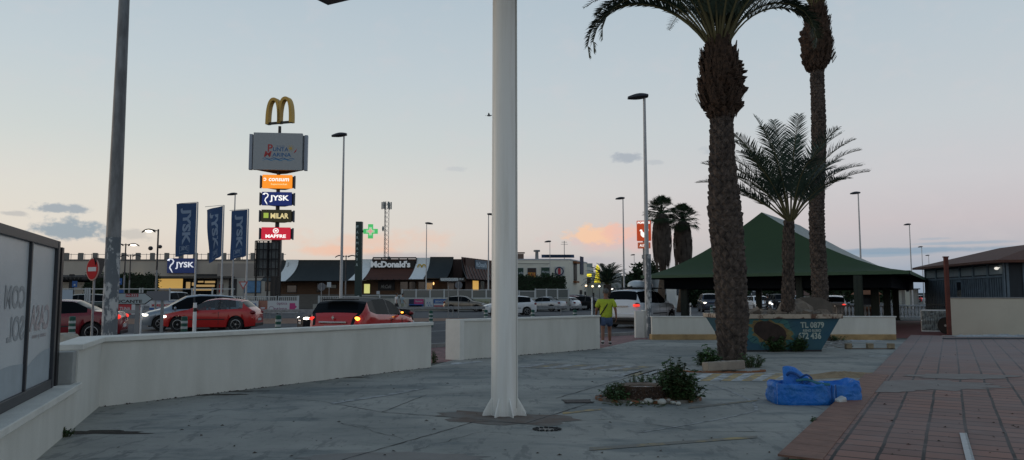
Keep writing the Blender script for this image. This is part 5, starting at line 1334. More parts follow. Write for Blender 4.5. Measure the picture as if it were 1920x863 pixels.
# the young one
g3 = G(1475, 659); rng = random.Random(13); K3 = lambda y: D(1482, y, g3.y).z; rw3 = lambda w_: w_ / F * g3.y / 2
tx = D(1482, 420, g3.y).x - g3.x
root = thing('date_palm', 'young date palm with a full feathery crown beside the skip', 'palm', (g3.x, g3.y, 0))
palm_trunk([(0, rw3(34)), (.5, rw3(28)), (K3(560), rw3(25)), (K3(500), rw3(21)), (K3(478), rw3(24)), (K3(440), rw3(22)), (K3(416), rw3(18))], rng, 30, 8, root, m_ptr, .035, lean=(tx, 0))
b = MB(); zb0 = K3(416)
spec = [(R(180), 3.1, 78, 62), (R(172), 2.9, 66, 62), (R(188), 2.9, 56, 66), (R(165), 2.8, 44, 56), (R(195), 2.6, 36, 50), (R(0), 2.9, 80, 60), (R(8), 2.7, 68, 60), (R(-6), 2.75, 60, 64), (R(12), 2.5, 60, 56), (R(-14), 2.5, 52, 56), (R(176), 3.0, 50, 40), (R(190), 2.8, 34, 30), (R(160), 3.1, 72, 40), (R(200), 3.0, 66, 40),
        (R(90), 3.3, 82, 30), (R(-90), 3.2, 84, 34), (R(135), 3.2, 84, 30), (R(60), 3.0, 80, 48), (R(-50), 3.0, 76, 52), (R(-130), 3.0, 74, 50), (R(120), 3.0, 70, 50), (R(45), 2.8, 62, 60), (R(-150), 2.8, 60, 56), (R(-30), 2.7, 72, 60), (R(150), 2.9, 62, 60),
        (R(-100), 2.7, 52, 66), (R(90), 2.7, 56, 60), (R(-70), 2.5, 44, 60), (R(30), 2.6, 64, 60), (R(210), 2.6, 48, 60), (R(-10), 2.8, 70, 70)]
for (a, ln, ri, dr) in spec:
    frond(b, (tx + .06 * math.cos(a), .06 * math.sin(a), zb0), a + rng.uniform(-.1, .1), ln * rng.uniform(.95, 1.08), R(ri), R(dr), rng, nleaf=50, ll=.56, width=.027, bare=.27, vee=.5)
b.build('crown', [M('young_palm_leaflet', (.040, .068, .050), .6, var=.4, scale=2, spec=.35), m_rach], root)
# far palms: two fan palms with skirts, one small date palm
def fan_palm(label, px, ytop, Y, seed):
    rng = random.Random(seed); top = D(px, ytop, Y); base = D(px, 560, Y); H_ = top.z
    root = thing('fan_palm', label, 'palm', (top.x, Y, 0), 0, 'fan palms by the road')
    b = MB(); b.path([(-.3, 0, 0), (.0, 0, H_ * .3), (.15, 0, H_ * .62), (0, 0, H_ - .9)], [.42, .30, .30, .28], n=10); b.build('trunk', m_bark, root, smooth=True)
    b = MB()
    root_sk = MB().lathe([(.30, H_ * .50), (.55, H_ * .60), (.74, H_ * .72), (.64, H_ * .86), (.35, H_ - .9)], n=14)
    b.v += root_sk.v; b.f += root_sk.f; b.mi += root_sk.mi
    for k in range(520):
        a = rng.uniform(0, 6.28); z = rng.uniform(H_ * .50, H_ - 1.0); f = (z - H_ * .5) / (H_ * .5); r_ = .26 + .62 * math.sin(math.pi * min(1, f * .85 + .18)) ** .8; ln = rng.uniform(.9, 1.6)
        p = Vector((math.cos(a) * r_, math.sin(a) * r_, z)); d = Vector((-math.cos(a) * .25 * rng.random(), -math.sin(a) * .25 * rng.random(), -ln)); q = Vector((-math.sin(a), math.cos(a), 0)) * rng.uniform(.05, .16)
        b.add([p - q, p + q, p + d], [(0, 1, 2)])
    b.build('dead_leaf_skirt', M('dead_palm_leaf', (.055, .045, .038), .95, var=.4, scale=3), root)
    b = MB()
    for k in range(64):
        a = rng.uniform(0, 6.28); el_ = R(rng.uniform(-35, 85)); c = Vector((0, 0, H_ - .8)); d = Vector((math.cos(a) * math.cos(el_), math.sin(a) * math.cos(el_), math.sin(el_))); tip = c + d * 1.0; sd_ = d.cross(Vector((0, 0, 1))).normalized(); u2 = sd_.cross(d)
        b.tube(c, tip, .025, .015, n=4)
        for j in range(15):
            f = (j - 7) / 7 * 1.25; dd = (d * math.cos(f) + sd_ * math.sin(f)).normalized(); e = tip + dd * rng.uniform(.75, 1.0) + Vector((0, 0, -.25)); q = u2 * .09
            b.add([tip - q, tip + dd * .5 + sd_ * .04, e, tip + dd * .5 - sd_ * .04], [(0, 1, 2, 3)])
    b.build('crown', m_leafd, root)
fan_palm('left of the two shaggy fan palms beside the red restaurant sign', 1240, 383, 68, 61)
fan_palm('right of the two shaggy fan palms, above the pavilion eave', 1279, 397, 70, 62)
Y = 95; x = XA(1139, Y); rng = random.Random(14); root = thing('date_palm', 'short date palm with a wide crown in front of the white building', 'palm', (x, Y, 0))
MB().tube((0, 0, 0), (0, 0, 2.9), .45, .5, n=12).build('trunk', m_ptr, root); b = MB()
for k in range(46):
    a = k * 2.39996; lay = k / 46; frond(b, (.1 * math.cos(a), .1 * math.sin(a), 2.9), a, rng.uniform(2.9, 3.5), R(82 - 70 * lay), R(60 + 30 * lay), rng, nleaf=26, ll=.6, width=.07, bare=.15)
b.build('crown', [m_frd, m_rach], root)
# ================================================ sign tower
YT = 80.0; tx = D(515, 560, YT).x
root = thing('sign_tower', 'tall sign tower with stacked lit shop signs under golden arches', 'sign tower', (tx, YT, 0), R(6))
def zt_(py): return D(515, py, YT).z
wpx = YT / F
MB().tube((0, .3, 0), (0, .3, zt_(236)), .28, .16, n=14).build('mast', m_black, root, smooth='auto')
MB().bb(-.5, .5, .1, .5, 0, zt_(440)).build('mast_casing', m_black, root)
# three-sided top board
zb_, zu = zt_(320), zt_(251); HWt = 49 * wpx
b = MB(); tri = [(-HWt * .93, -.5), (HWt * .93, -.5), (HWt * 1.06, .15), (.35, 3.0), (-.35, 3.0), (-HWt * 1.06, .15)]
b.prism([(-HWt * 1.04, .0), (HWt * 1.04, .0), (.3, 3.0), (-.3, 3.0)], zb_ + .12, zu - .15).build('board_frame', m_greyst, root)
b = MB(); b.add([(-HWt * 1.04, .0, zb_ + .12), (HWt * 1.04, .0, zb_ + .12), (.3, 3, zb_ + .12), (-.3, 3, zb_ + .12), (0, .4, zb_ - .35)], [(0, 4, 1), (1, 4, 2), (2, 4, 3), (3, 4, 0)]); b.build('board_underside', m_dark, root)
bd = MB().bb(-HWt * .92, HWt * .92, -.45, -.02, zb_, zu).build('top_board', M('grey_white_board', (.34, .36, .37), .6, var=.05), root, bevel=.02)
for sg in (-1, 1): MB().bb(sg * HWt * 1.04 - .16, sg * HWt * 1.04 + .16, -.15, .35, zb_ + .05, zu - .12).build('side_board', M('side_board_grey', (.30, .34, .40), .5), root)
zc_ = (zb_ + zu) / 2
m_pr = M('sign_red', (.42, .05, .05), .6); m_pb = M('sign_blue', (.03, .12, .28), .6); m_py = M('sign_yellow', (.50, .33, .08), .6)
letters('letters', 'UNTA', 1.62, .44, m_pb, bd, (.30, -.456, zc_ + .22)); letters('letters', 'ARINA', 1.95, .42, m_pb, bd, (.42, -.456, zc_ - .36)); letters('letters', 'P', .50, .80, m_pr, bd, (-.78, -.456, zc_ + .34)); letters('letters', 'M', .80, .62, m_pr, bd, (-1.02, -.456, zc_ - .30), shear=.2)
letters('letters', 'comercial', .9, .09, m_pb, bd, (.25, -.456, zc_ + .58))
for q, col in ((0, m_pb), (-.13, M('sign_sea', (.05, .22, .40), .6))):
    rows = []
    for k in range(41):
        t_ = k / 40; x = -1.55 + 3.3 * t_; z = zc_ - .78 + q + .07 * math.sin(t_ * 22 + q * 9); rows.append([(x, -.455, z - .045), (x, -.455, z + .045 * math.sin(math.pi * t_))])
    MB().grid(rows).build('wave_emblem', col, bd)
b = MB(); b.lathe([(.17, -.002), (.17, .002)], c=(1.32, -.458, zc_ + .34), n=14, axis='Y')
for k in range(10):
    a = 2 * math.pi * k / 10; b.box((1.32 + math.cos(a) * .29, -.457, zc_ + .34 + math.sin(a) * .29), (.16, .004, .04), ry=-a)
b.build('sun_emblem', m_py, bd)
b = MB(); b.add([(1.62, -.456, zc_ - .18), (1.98, -.456, zc_ + .34), (1.90, -.456, zc_ - .02)], [(0, 1, 2)]); b.build('sail_emblem', m_pr, bd)
# stacked lit boxes
def box_sign(y0, y1, w_, mat, label=None):
    z0, z1 = zt_(y1), zt_(y0); hw = w_ / 2 * wpx
    MB().prism([(-hw * 1.1, -.05), (hw * 1.1, -.05), (.45, 1.9), (-.45, 1.9)], z0 + .12, z1 - .12).build('sign_case', m_black, root)
    s_ = MB().bb(-hw * .94, hw * .94, -.34, -.06, z0, z1).build('sign_face', mat, root, bevel=.02)
    for sg in (-1, 1): MB().bb(sg * hw * 1.08 - .07, sg * hw * 1.08 + .07, -.15, .15, z0 + .03, z1 - .05).build('side_sign', M('side_sign_dark', (.06, .08, .11), .5), root)
    return s_, (z0 + z1) / 2, hw
m_lw = M('lit_white_letters', (.8, .8, .8), .5, emit=(1, .97, .9), es=.9)
s_, z, hw = box_sign(329, 354, 58, M('lit_orange_sign', (.6, .2, .02), .5, emit=(1, .30, .02), es=.85))
letters('letters', 'consum', 2.1, .34, m_lw, s_, (.18, -.346, z + .20), shear=.15); letters('letters', 'Supermarket', 1.7, .24, M('lit_yellow_letters', (.8, .6, .3), .5, emit=(1, .75, .35), es=.8), s_, (.2, -.346, z - .30))
rows = [[(-1.28 + .16 * math.cos(a) * k_, -.346, z + .22 + .16 * math.sin(a) * k_) for k_ in (.55, 1)] for a in [R(-150 + 300 * q / 14) for q in range(15)]]; MB().grid(rows).build('swirl_emblem', m_lw, s_)
s_, z, hw = box_sign(361, 386, 58, M('lit_blue_sign', (.01, .02, .12), .5, emit=(.015, .035, .20), es=.4))
letters('letters', 'JYSK', 2.0, .74, m_lw, s_, (.28, -.346, z), bold=.03); goose(s_, -1.08, -.347, z, 1.25, m_lw)
s_, z, hw = box_sign(394, 417, 58, M('olive_black_sign', (.03, .03, .015), .5, emit=(.06, .05, .02), es=.25))
letters('letters', 'MILAR', 1.85, .56, M('lit_gold_letters', (.7, .6, .3), .5, emit=(1, .80, .38), es=.6), s_, (.35, -.346, z), bold=.03)
MB().bb(-1.30, -.80, -.350, -.342, z - .24, z + .30).build('square_emblem', M('lit_lime', (.5, .6, .1), .5, emit=(.55, .75, .10), es=.4), s_)
s_, z, hw = box_sign(427, 450, 56, M('lit_red_sign', (.5, .02, .04), .5, emit=(.75, .02, .05), es=.55))
letters('letters', 'MAPFRE', 2.1, .36, m_lw, s_, (0, -.346, z - .28), bold=.04)
rows = [[(.30 * math.cos(a) * k_, -.346, z + .28 + .28 * math.sin(a) * k_) for k_ in (.7, 1)] for a in [R(360 * q / 20) for q in range(21)]]; b = MB(); b.grid(rows); b.bb(-.12, .12, -.349, -.343, z + .20, z + .38); b.build('round_emblem', m_lw, s_)
# golden arches
m_gold = M('golden_arch', (.50, .30, .05), .45, var=.08, scale=1)
def arches(wid, hei, th, dep, name, mat, parent, loc, rz=0):
    b = MB()
    for sg in (-1, 1):
        rows = []; a_ = wid / 4
        for k in range(33):
            t_ = math.pi * k / 32; 
            def pt(aw, ah): c = math.cos(t_); return (math.copysign(abs(c) ** .85, c) * aw, ah * math.sin(t_) ** .72)
            xo, zo = pt(a_ + th / 2, hei); xi, zi = pt(a_ - th / 2, hei - th * .95)
            rows.append([(sg * a_ + xo, -dep / 2, zo), (sg * a_ + xo, dep / 2, zo), (sg * a_ + xi, dep / 2, zi), (sg * a_ + xi, -dep / 2, zi), (sg * a_ + xo, -dep / 2, zo)])
        b.grid(rows)
    return b.build(name, mat, parent, loc=loc, rz=rz)
zm = zt_(231); arches(2.95, zt_(182) - zm, .34, .62, 'golden_arches', m_gold, root, (0, .3, zm), R(-24))
MB().box((0, .3, zm + .10), (3.1, .30, .22), rz=R(-24)).build('arch_beam', m_black, root)

# ================================================ lattice billboard seen from behind
root = thing('billboard_frame', 'back of a billboard on steel legs below the sign tower', 'billboard', (0, 0, 0)); YB2 = 64
a, c = D(479, 452, YB2), D(524, 518, YB2); b = MB()
for px in (481, 503, 523): q = D(px, 450, YB2); b.bb(q.x - .06, q.x + .06, YB2 + .06, YB2 + .2, 0, a.z)
for py in (452, 468, 486, 504, 520): z = D(500, py, YB2).z; b.bb(a.x, c.x, YB2 - .0, YB2 + .055, z - .04, z + .04)
for k in range(7): x = a.x + (c.x - a.x) * k / 6; b.bb(x - .03, x + .03, YB2 - .07, YB2 - .004, c.z, a.z)
b.build('steel_frame', m_black, root)
MB().bb(a.x, c.x, YB2 + .21, YB2 + .25, c.z + .0, a.z - .1).build('board', M('board_back_grey', (.16, .17, .17), .8, var=.15), root)

# ================================================ three blue flags
m_flag = M('navy_flag_cloth', (.035, .075, .17), .9, var=.1, scale=1.5); m_flagl = M('pale_blue_flag_print', (.22, .29, .40), .9)
YF = 58
for i, (pxp, ytop, wl, wr, yb0, yb1, lab) in enumerate([(371, 379, 333, 371, 478, 476, 'leftmost blue flag, hanging straight and smooth'), (420, 385, 386, 418, 487, 480, 'middle blue flag, folded and narrower towards its foot'), (466, 392, 434, 464, 486, 480, 'rightmost blue flag, beside the tall sign tower')]):
    tp = D(pxp, ytop, YF); bt = D(pxp - 6, 560, YF)
    r_ = thing('flag_pole', 'white pole of the ' + lab.split(',')[0], 'flag pole', (tp.x, YF, 0), 0, 'flag poles in front of the store')
    MB().tube((0, 0, 0), (0, 0, tp.z), .085, .05, n=10).build('pole', m_pole, r_, smooth='auto'); MB().tube((0, 0, tp.z), (-1.45, 0, tp.z - .12), .02, n=5).build('top_arm', m_pole, r_)
    fl = thing('flag', lab, 'flag', (tp.x, YF, 0), 0, 'navy banner flags')
    W_ = (wr - wl) / F * YF; Hf = tp.z - D(pxp, yb1, YF).z - .05; kk = .16 if i == 1 else .05
    def fs(u_, v_):       # u 0 at the pole .. 1 outer edge, v 0 top .. 1 foot
        sh = (1 - (.30 if i == 1 else .02) * v_)
        x = -.08 - W_ * u_ * sh; y = kk * math.sin(u_ * 6 + v_ * 3 + i) * u_ + kk * .8 * math.sin(v_ * 7 + i * 2) * u_; z = tp.z - .05 - (.10 if i != 1 else .30) * u_ - Hf * v_ * (1 + (.03 if i == 0 else .06) * u_) - .04 * math.sin(u_ * 9) * v_
        return (x, y, z)
    rows = [[fs(u_ / 14, v_ / 26) for u_ in range(15)] for v_ in range(27)]
    cl = MB().grid(rows).build('cloth', m_flag, fl, smooth=True)
    vs_, fs_ = text_mesh('JYSK', .045); xs = [v.x for v in vs_]; ys = [v.y for v in vs_]; x0, x1, y0, y1 = min(xs), max(xs), min(ys), max(ys)
    def place(vv, va, vb, ua, ub, nm, mt_):      # written along the flag, seen from its back
        out = []
        for v in vv:
            s = (v.x - x0) / (x1 - x0); t_ = (v.y - y0) / (y1 - y0)
            p_ = fs(ua + (ub - ua) * t_, va + (vb - va) * s); out.append((p_[0], p_[1] - .02, p_[2]))
        b = MB(); b.add(out, fs_); return b.build(nm, mt_, cl)
    place(vs_, .09, .80, .78, .26, 'letters', m_flagl)
    b = MB()
    for (ua, ub, va, vb) in ((.30, .80, .815, .822), (.30, .80, .945, .952), (.30, .315, .822, .945), (.785, .80, .822, .945)):
        b.add([tuple(Vector(fs(a_, c_)) + Vector((0, -.02, 0))) for a_, c_ in ((ua, va), (ub, va), (ub, vb), (ua, vb))], [(0, 1, 2, 3)])
    b.build('print_frame', m_flagl, cl)
    out = []
    for v in vs_:
        s = (v.x - x0) / (x1 - x0); t_ = (v.y - y0) / (y1 - y0); p_ = fs(.36 + .38 * s, .925 - .085 * t_); out.append((p_[0], p_[1] - .02, p_[2]))
    b = MB(); b.add(out, fs_); b.build('small_letters', m_flagl, cl)

# ================================================ pharmacy totem, radio mast, red restaurant sign
a = D(674, 416, 70); root = thing('pharmacy_sign', 'dark green pharmacy totem with a glowing green cross', 'sign', (a.x, 70, 0))
MB().bb(-.30, .30, -.25, .25, 0, a.z).build('totem', M('bottle_green_panel', (.010, .035, .035), .4), root, bevel=.02)
for k, ch in enumerate('FARMACIA'): letters('letters', ch, .20 if ch != 'I' else .06, .26, M('pale_sign_letters', (.45, .55, .53), .5), root, (-.12, -.262, a.z - .50 - k * .50))
def cross(sz, y, nm, mt_, par, loc):
    b = MB(); t_ = sz * .34
    b.fprism([(-t_, -sz), (t_, -sz), (t_, -t_), (sz, -t_), (sz, t_), (t_, t_), (t_, sz), (-t_, sz), (-t_, t_), (-sz, t_), (-sz, -t_), (-t_, -t_)], -y, y); return b.build(nm, mt_, par, loc=loc)
ccx = cross(.66, .09, 'cross', M('green_glow', (.1, .7, .2), .4, emit=(.10, .75, .20), es=.40), root, (1.05, 0, D(690, 434, 70).z))
cross(.38, .01, 'cross_inlay', M('pale_green_glow', (.6, .8, .6), .4, emit=(.45, .85, .45), es=.45), ccx, (0, -.105, 0))
cross(.22, .008, 'cross_heart', M('pink_glow', (.7, .3, .3), .4, emit=(.9, .45, .40), es=.6), ccx, (0, -.13, 0))
MB().bb(.3, .4, -.04, .04, D(690, 436, 70).z, D(690, 432, 70).z).build('bracket', m_black, root)
Ym = 250; a = D(725, 378, Ym); root = thing('radio_mast', 'lattice radio mast with antennas far behind the restaurant', 'radio mast', (a.x, Ym, 0)); b = MB(); H_ = a.z
for k in range(3):
    an = 2 * math.pi * k / 3 + .4; an2 = an + 2 * math.pi / 3; c0 = Vector((math.cos(an) * .85, math.sin(an) * .85, 0)); c1 = Vector((math.cos(an2) * .85, math.sin(an2) * .85, 0))
    b.tube(c0, c0 + Vector((0, 0, H_)), .10, n=5)
    for j in range(22):
        z = H_ * j / 22; b.tube(c0 + Vector((0, 0, z)), c1 + Vector((0, 0, z + H_ / 22)), .05, n=4)
b.build('lattice', m_greyst, root); b = MB()
for k in range(6):
    an = k * math.pi / 3; b.bb(math.cos(an) * 1.5 - .2, math.cos(an) * 1.5 + .2, math.sin(an) * 1.5 - .12, math.sin(an) * 1.5 + .12, H_ - 2.6, H_ - .2)
    b.tube((0, 0, H_ - 1.2), (math.cos(an) * 1.4, math.sin(an) * 1.4, H_ - 1.2), .07, n=4)
b.ell((1.1, -.5, H_ * .42), (.6, .3, .6)).ell((-1.0, -.5, H_ * .72), (.35, .2, .9)).ell((1.0, -.5, H_ * .28), (.5, .25, .5)); b.build('antennas', M('antenna_grey', (.16, .20, .21), .6), root)
Yp = 60; a = D(1207, 414, Yp); root = thing('restaurant_sign', 'orange red restaurant sign with a white bird on a grey pole', 'sign', (a.x, Yp, 0), R(-12))
z1, z0 = D(1207, 414, Yp).z, D(1207, 452, Yp).z
MB().tube((0, .12, 0), (0, .12, z0 + .2), .14, .11, n=12).tube((0, .12, z0 - 1.4), (0, .12, z0 - 1.1), .2, .2, n=12).build('pole', m_greyst, root, smooth='auto')
bd = MB().bb(-.56, .56, -.12, .12, z0, z1).build('sign_board', M('orange_red_sign', (.55, .06, .015), .5, emit=(.8, .10, .02), es=.32), root, bevel=.06)
letters('letters', 'POPEYES', .96, .18, m_lw, bd, (0, -.126, z1 - .17), bold=.05)
MB().bb(-.5, .5, -.10, .10, z0 - .60, z0 - .12).build('lower_board', M('orange_sign_low', (.55, .12, .05), .5, emit=(.7, .16, .08), es=.25), root, bevel=.03); letters('letters', 'AUTO', .7, .2, m_lw, root, (0, -.106, z0 - .36))
pts = [(-.34, .12), (-.26, .24), (-.14, .22), (-.10, .08), (.0, -.02), (.08, .06), (.10, .28), (.18, .40), (.28, .34), (.34, .40), (.38, .20), (.34, -.06), (.26, -.26), (.08, -.40), (-.10, -.38), (-.24, -.22), (-.26, -.02), (-.22, .08)]
b = MB(); b.add([(x, -.127, (z0 + z1) / 2 - .14 + z) for x, z in pts], [tuple(range(len(pts)))]); b.build('bird_emblem', m_lw, bd)
# small lit red sign above the pavilion eave
a = D(1288, 480, 110); tag(MB().fprism([(-.9, -1.0), (.9, -1.0), (.35, 1.0), (-.35, 1.0)], -.1, .1).build('lit_sign', M('red_glow', (.7, .05, .03), .4, emit=(1, .12, .06), es=1.0), loc=(a.x, 110, a.z)), 'small glowing red sign between the fan palms and the pavilion roof', 'sign')
p_ = tag(MB().tube((0, 0, 0), (0, 0, a.z - 1), .12, n=8).build('sign_pole', m_greyst, loc=(a.x, 110.2, 0)), 'grey pole carrying the glowing red sign', 'pole')

# ================================================ fast-food restaurant
YM = 90.0; root = thing('restaurant', 'single storey restaurant with curved black, brown and white roof panels', 'restaurant', (0, 0, 0))
m_rblk = M('black_roof_panel', (.022, .028, .028), .6, var=.15, scale=.6); m_rbrn = M('brown_roof_slats', (.075, .028, .018), .7, var=.25, scale=1.2, stretch=(.3, 1, 8)); m_rwht = M('white_roof_panel', (.72, .76, .76), .5, var=.05); m_wood = M('brown_cladding', (.10, .055, .032), .7, var=.25, scale=1.5, stretch=(.4, 1, 6)); m_stone = M('grey_base_cladding', (.14, .14, .135), .8, var=.15, stretch=(.4, 1, 6))
def mans(xt0, xt1, xb0, xb1, yt, yb, mat, name, Y0=YM, dY=2.4, push=0, N=10):
    rows = []
    for i in range(N + 1):
        t_ = i / N; e_ = t_ ** 2.0; y = Y0 - push - dY * e_; py = yt + (yb - yt) * t_
        x0 = xt0 + (xb0 - xt0) * e_ ; x1 = xt1 + (xb1 - xt1) * e_
        a, c = D(x0, py, Y0), D(x1, py, Y0); rows.append([(a.x, y, a.z), (c.x, y, c.z)])
    b = MB(); b.grid(rows); back = [(r[0], (r[0][0], Y0 + 1.5, r[0][2]), (r[1][0], Y0 + 1.5, r[1][2]), r[1]) for r in rows]
    n0 = len(b.v)
    for i in range(N):
        for s_ in (0, 1):
            p, q = rows[i][s_], rows[i + 1][s_]; b.add([p, q, (q[0], Y0 + .5, q[2]), (p[0], Y0 + .5, p[2])], [(0, 1, 2, 3)])
    q = rows[-1]; b.add([q[0], q[1], (q[1][0], Y0 + .5, q[1][2]), (q[0][0], Y0 + .5, q[0][2])], [(0, 1, 2, 3)])
    return b.build(name, mat, root)
zsl = D(700, 527, YM).z; zr = D(700, 488, YM).z; zfl = 1.25
xl, xr = XA(510, YM), XA(866, YM)
MB().bb(xl, xr, YM + .52, YM + 20, 0, zr - .1).build('core_wall', m_rblk, root)
mans(508, 537, 500, 523, 488.5, 528, m_rblk, 'roof_panel'); mans(560, 677, 546.5, 661, 487.5, 527.5, m_rblk, 'roof_panel')
pB = mans(537, 560, 523, 546.5, 487.2, 528, m_rwht, 'roof_panel', push=.12); mans(677, 698, 661, 687, 486.2, 526.5, m_rwht, 'roof_panel', push=.12)
mans(698.5, 781, 687.5, 771.5, 486, 525.5, m_rbrn, 'roof_panel'); pF = mans(781, 807, 771.5, 799, 483.5, 524.5, m_rwht, 'roof_panel', push=.15)
mans(807, 850, 799, 841, 482, 523, m_rblk, 'roof_panel', push=.3)
panel(849, 486, 867, 528, YM + .0, .5).build('recess_wall', M('dark_brown_boards', (.035, .018, .015), .7, var=.3, stretch=(5, 1, .3)), root)
b = MB()
for k in range(9): a = D(691 + k * 10.6, 526, YM); b.bb(a.x - .05, a.x + .05, YM - 2.5, YM - 2.3, a.z, a.z + .15)
z1 = D(740, 486, YM).z; a, c = D(700, 486, YM), D(781, 486, YM)
b.bb(a.x, c.x, YM - .35, YM - .2, z1 + .05, z1 + .22)
for k in range(6): x = a.x + (c.x - a.x) * k / 5; b.bb(x - .06, x + .06, YM - .34, YM - .1, z1 - 1.1, z1 + .1)
b.build('roof_rail', m_black, root)
panel(698, 489, 777, 503, YM - .62, .3).build('name_board', M('black_name_board', (.018, .014, .012), .6), root)
a = D(734, 496, YM); letters('name_letters', "McDonald's", 4.65, .78, M('white_name_letters', (.62, .66, .68), .5, emit=(.9, .95, 1), es=.12), root, (a.x, YM - .72, a.z), bold=.045, depth=.09)
a = D(792, 503.5, YM); arches(1.0, .85, .13, .08, 'arch_emblem', M('gold_logo_paint', (.55, .36, .03), .5), root, (a.x, YM - .62, a.z - .35))
a = D(541, 500, YM); letters('letters', 'McAuto', 1.0, .22, m_greyst, root, (a.x, YM - .40, a.z), spin=R(80))
# front wall below the roof
MB().bb(xl, xr, YM + .10, YM + .5, 0, D(700, 552, YM).z).build('base_cladding', m_stone, root)
MB().bb(xl, xr, YM + .11, YM + .51, D(700, 552, YM).z + .003, zsl + .1).build('wood_cladding', m_wood, root)
m_win = glass_mat('restaurant_glass', (.03, .03, .035), .1)
def win(p0, y0, p1, y1, mat=m_win, fr=m_dark, name='window', Y=YM):
    f = panel(p0, y0, p1, y1, Y + .02, .07).build(name, fr, root); panel(p0 + .8, y0 + .8, p1 - .8, y1 - .8, Y - .01, .025).build('pane', mat, f); return f
win(594, 531, 604, 548); win(606, 533.5, 631, 541, M('pale_window', (.30, .32, .30), .3)); win(538, 535, 556, 549); win(682, 532, 694, 551, M('lit_yellow_window', (.5, .5, .2), .4, emit=(.85, .85, .30), es=.6), name='window')
cf = win(709, 526.5, 740, 545, M('black_board', (.015, .016, .018), .6), name='cafe_board'); a = D(724, 537.5, YM); letters('letters', 'McCafé', 1.25, .42, M('grey_script', (.35, .37, .38), .6), cf, (a.x, YM - .02, a.z), shear=.35, bold=.01)
for (p0, p1) in ((750, 765), (767, 779), (784, 797), (799, 812), (838, 852)): win(p0, 528, p1, 551)
dr = win(797, 530, 811, 553, M('lit_doorway', (.3, .22, .12), .5, emit=(1, .62, .30), es=.22), name='door')
for (px, py, w_, h_) in ((768.7, 547.5, 2.0, 2.6), (813, 532, 2.6, 5)): a = D(px, py, YM - .3); MB().ell((a.x, YM - .35, a.z), (w_ / 30, .1, h_ / 30), 8, 6).build('wall_lamp', M('warm_lamp', (.9, .6, .3), .4, emit=(1, .52, .18), es=2.0), root)
# turned right-hand wing
wA, wB = D(866, 482, 86.0), D(932, 492, 97.0)
def wing(t_, py, out=0.0, sc_=None):
    yy = 86.0 + 11 * t_; px = 866 + 66 * t_
    p = D(px, py, yy); nrm = Vector((.42, -.55 * 0 - .9, 0)).normalized() * out
    return (p.x + nrm.x, p.y + nrm.y, p.z)
rows = []; ztw = D(866, 482, 86).z; zbw = D(884, 523.6, 84.5).z
for i in range(11):
    t_ = i / 10; o_ = 2.6 * t_ ** 2; z = ztw + (zbw - ztw) * t_
    rows.append([(wA.x + .5 * o_ * .6 + (wB.x - wA.x) * s_, wA.y - o_ + (wB.y - wA.y) * s_, z) for s_ in [k / 12 for k in range(13)]])
MB().grid(rows).build('roof_panel', m_rbrn, root)
b = MB()
for k in range(13):
    for i in range(10):
        p, q = Vector(rows[i][k]), Vector(rows[i + 1][k]); b.tube(p + Vector((0, -.05, 0)), q + Vector((0, -.05, 0)), .06, n=4)
b.build('roof_ribs', m_black, root)
b = MB(); b.add([rows[0][0], rows[10][0], (rows[10][0][0], 90, zbw), (rows[0][0][0], 90, ztw)], [(0, 1, 2, 3)]); b.prism([(wA.x + .4, wA.y + .3), (wB.x + .4, wB.y), (wB.x, wB.y + 12), (wA.x, wB.y + 12)], 0, ztw - .15); b.build('wing_wall', M('wing_wall_brown', (.06, .03, .022), .7, var=.2), root)
wv = (Vector((wB.x, wB.y, 0)) - Vector((wA.x, wA.y, 0))); wrz = math.atan2(wv.y, wv.x); q = Vector((wA.x, wA.y, 0)) + wv * .50
nb = MB().bb(-1.9, 1.9, -.15, .1, -.52, .52).build('name_board', M('blue_grey_board', (.10, .14, .18), .6), root, loc=(q.x, q.y - .75, D(900, 497, 91).z), rz=wrz)
letters('name_letters', "McDonald's", 3.5, .6, M('pale_blue_letters', (.40, .50, .58), .5), nb, (0, -.17, 0), bold=.04)
for (s0, s1, mt_) in ((.18, .34, M('warm_lit_window', (.5, .3, .1), .5, emit=(1, .58, .14), es=.5)), (.40, .55, m_win), (.60, .8, m_win)):
    p, q = Vector((wA.x + .4, wA.y + .3, 0)) + wv * s0, Vector((wA.x + .4, wA.y + .3, 0)) + wv * s1; z0_, z1_ = 1.6, zbw - .1
    b = MB(); nq = Vector((wv.y, -wv.x, 0)).normalized() * .05; b.add([(p.x + nq.x, p.y + nq.y, z0_), (q.x + nq.x, q.y + nq.y, z0_), (q.x + nq.x, q.y + nq.y, z1_), (p.x + nq.x, p.y + nq.y, z1_)], [(0, 1, 2, 3)]); b.build('window', mt_, root)
# chequered awning
b = MB(); b2 = MB()
for k in range(36):
    x0 = 825 + 33 * k / 36; a, c = D(x0, 521.5, 84), D(x0 + .55, 527, 84); (b if k % 2 else b2).add([(a.x, 84, a.z), (a.x + .055, 84, a.z), (a.x + .115, 83.9, c.z), (a.x + .06, 83.9, c.z)], [(0, 1, 2, 3)])
aw = panel(824, 520.5, 872, 528, 84.05, .5).build('awning', m_black, root); b.build('awning_stripes', m_rwht, aw)
a = D(864, 524, 84); letters('letters', '1,70 €', .62, .24, m_rwht, aw, (a.x, 83.98, a.z))

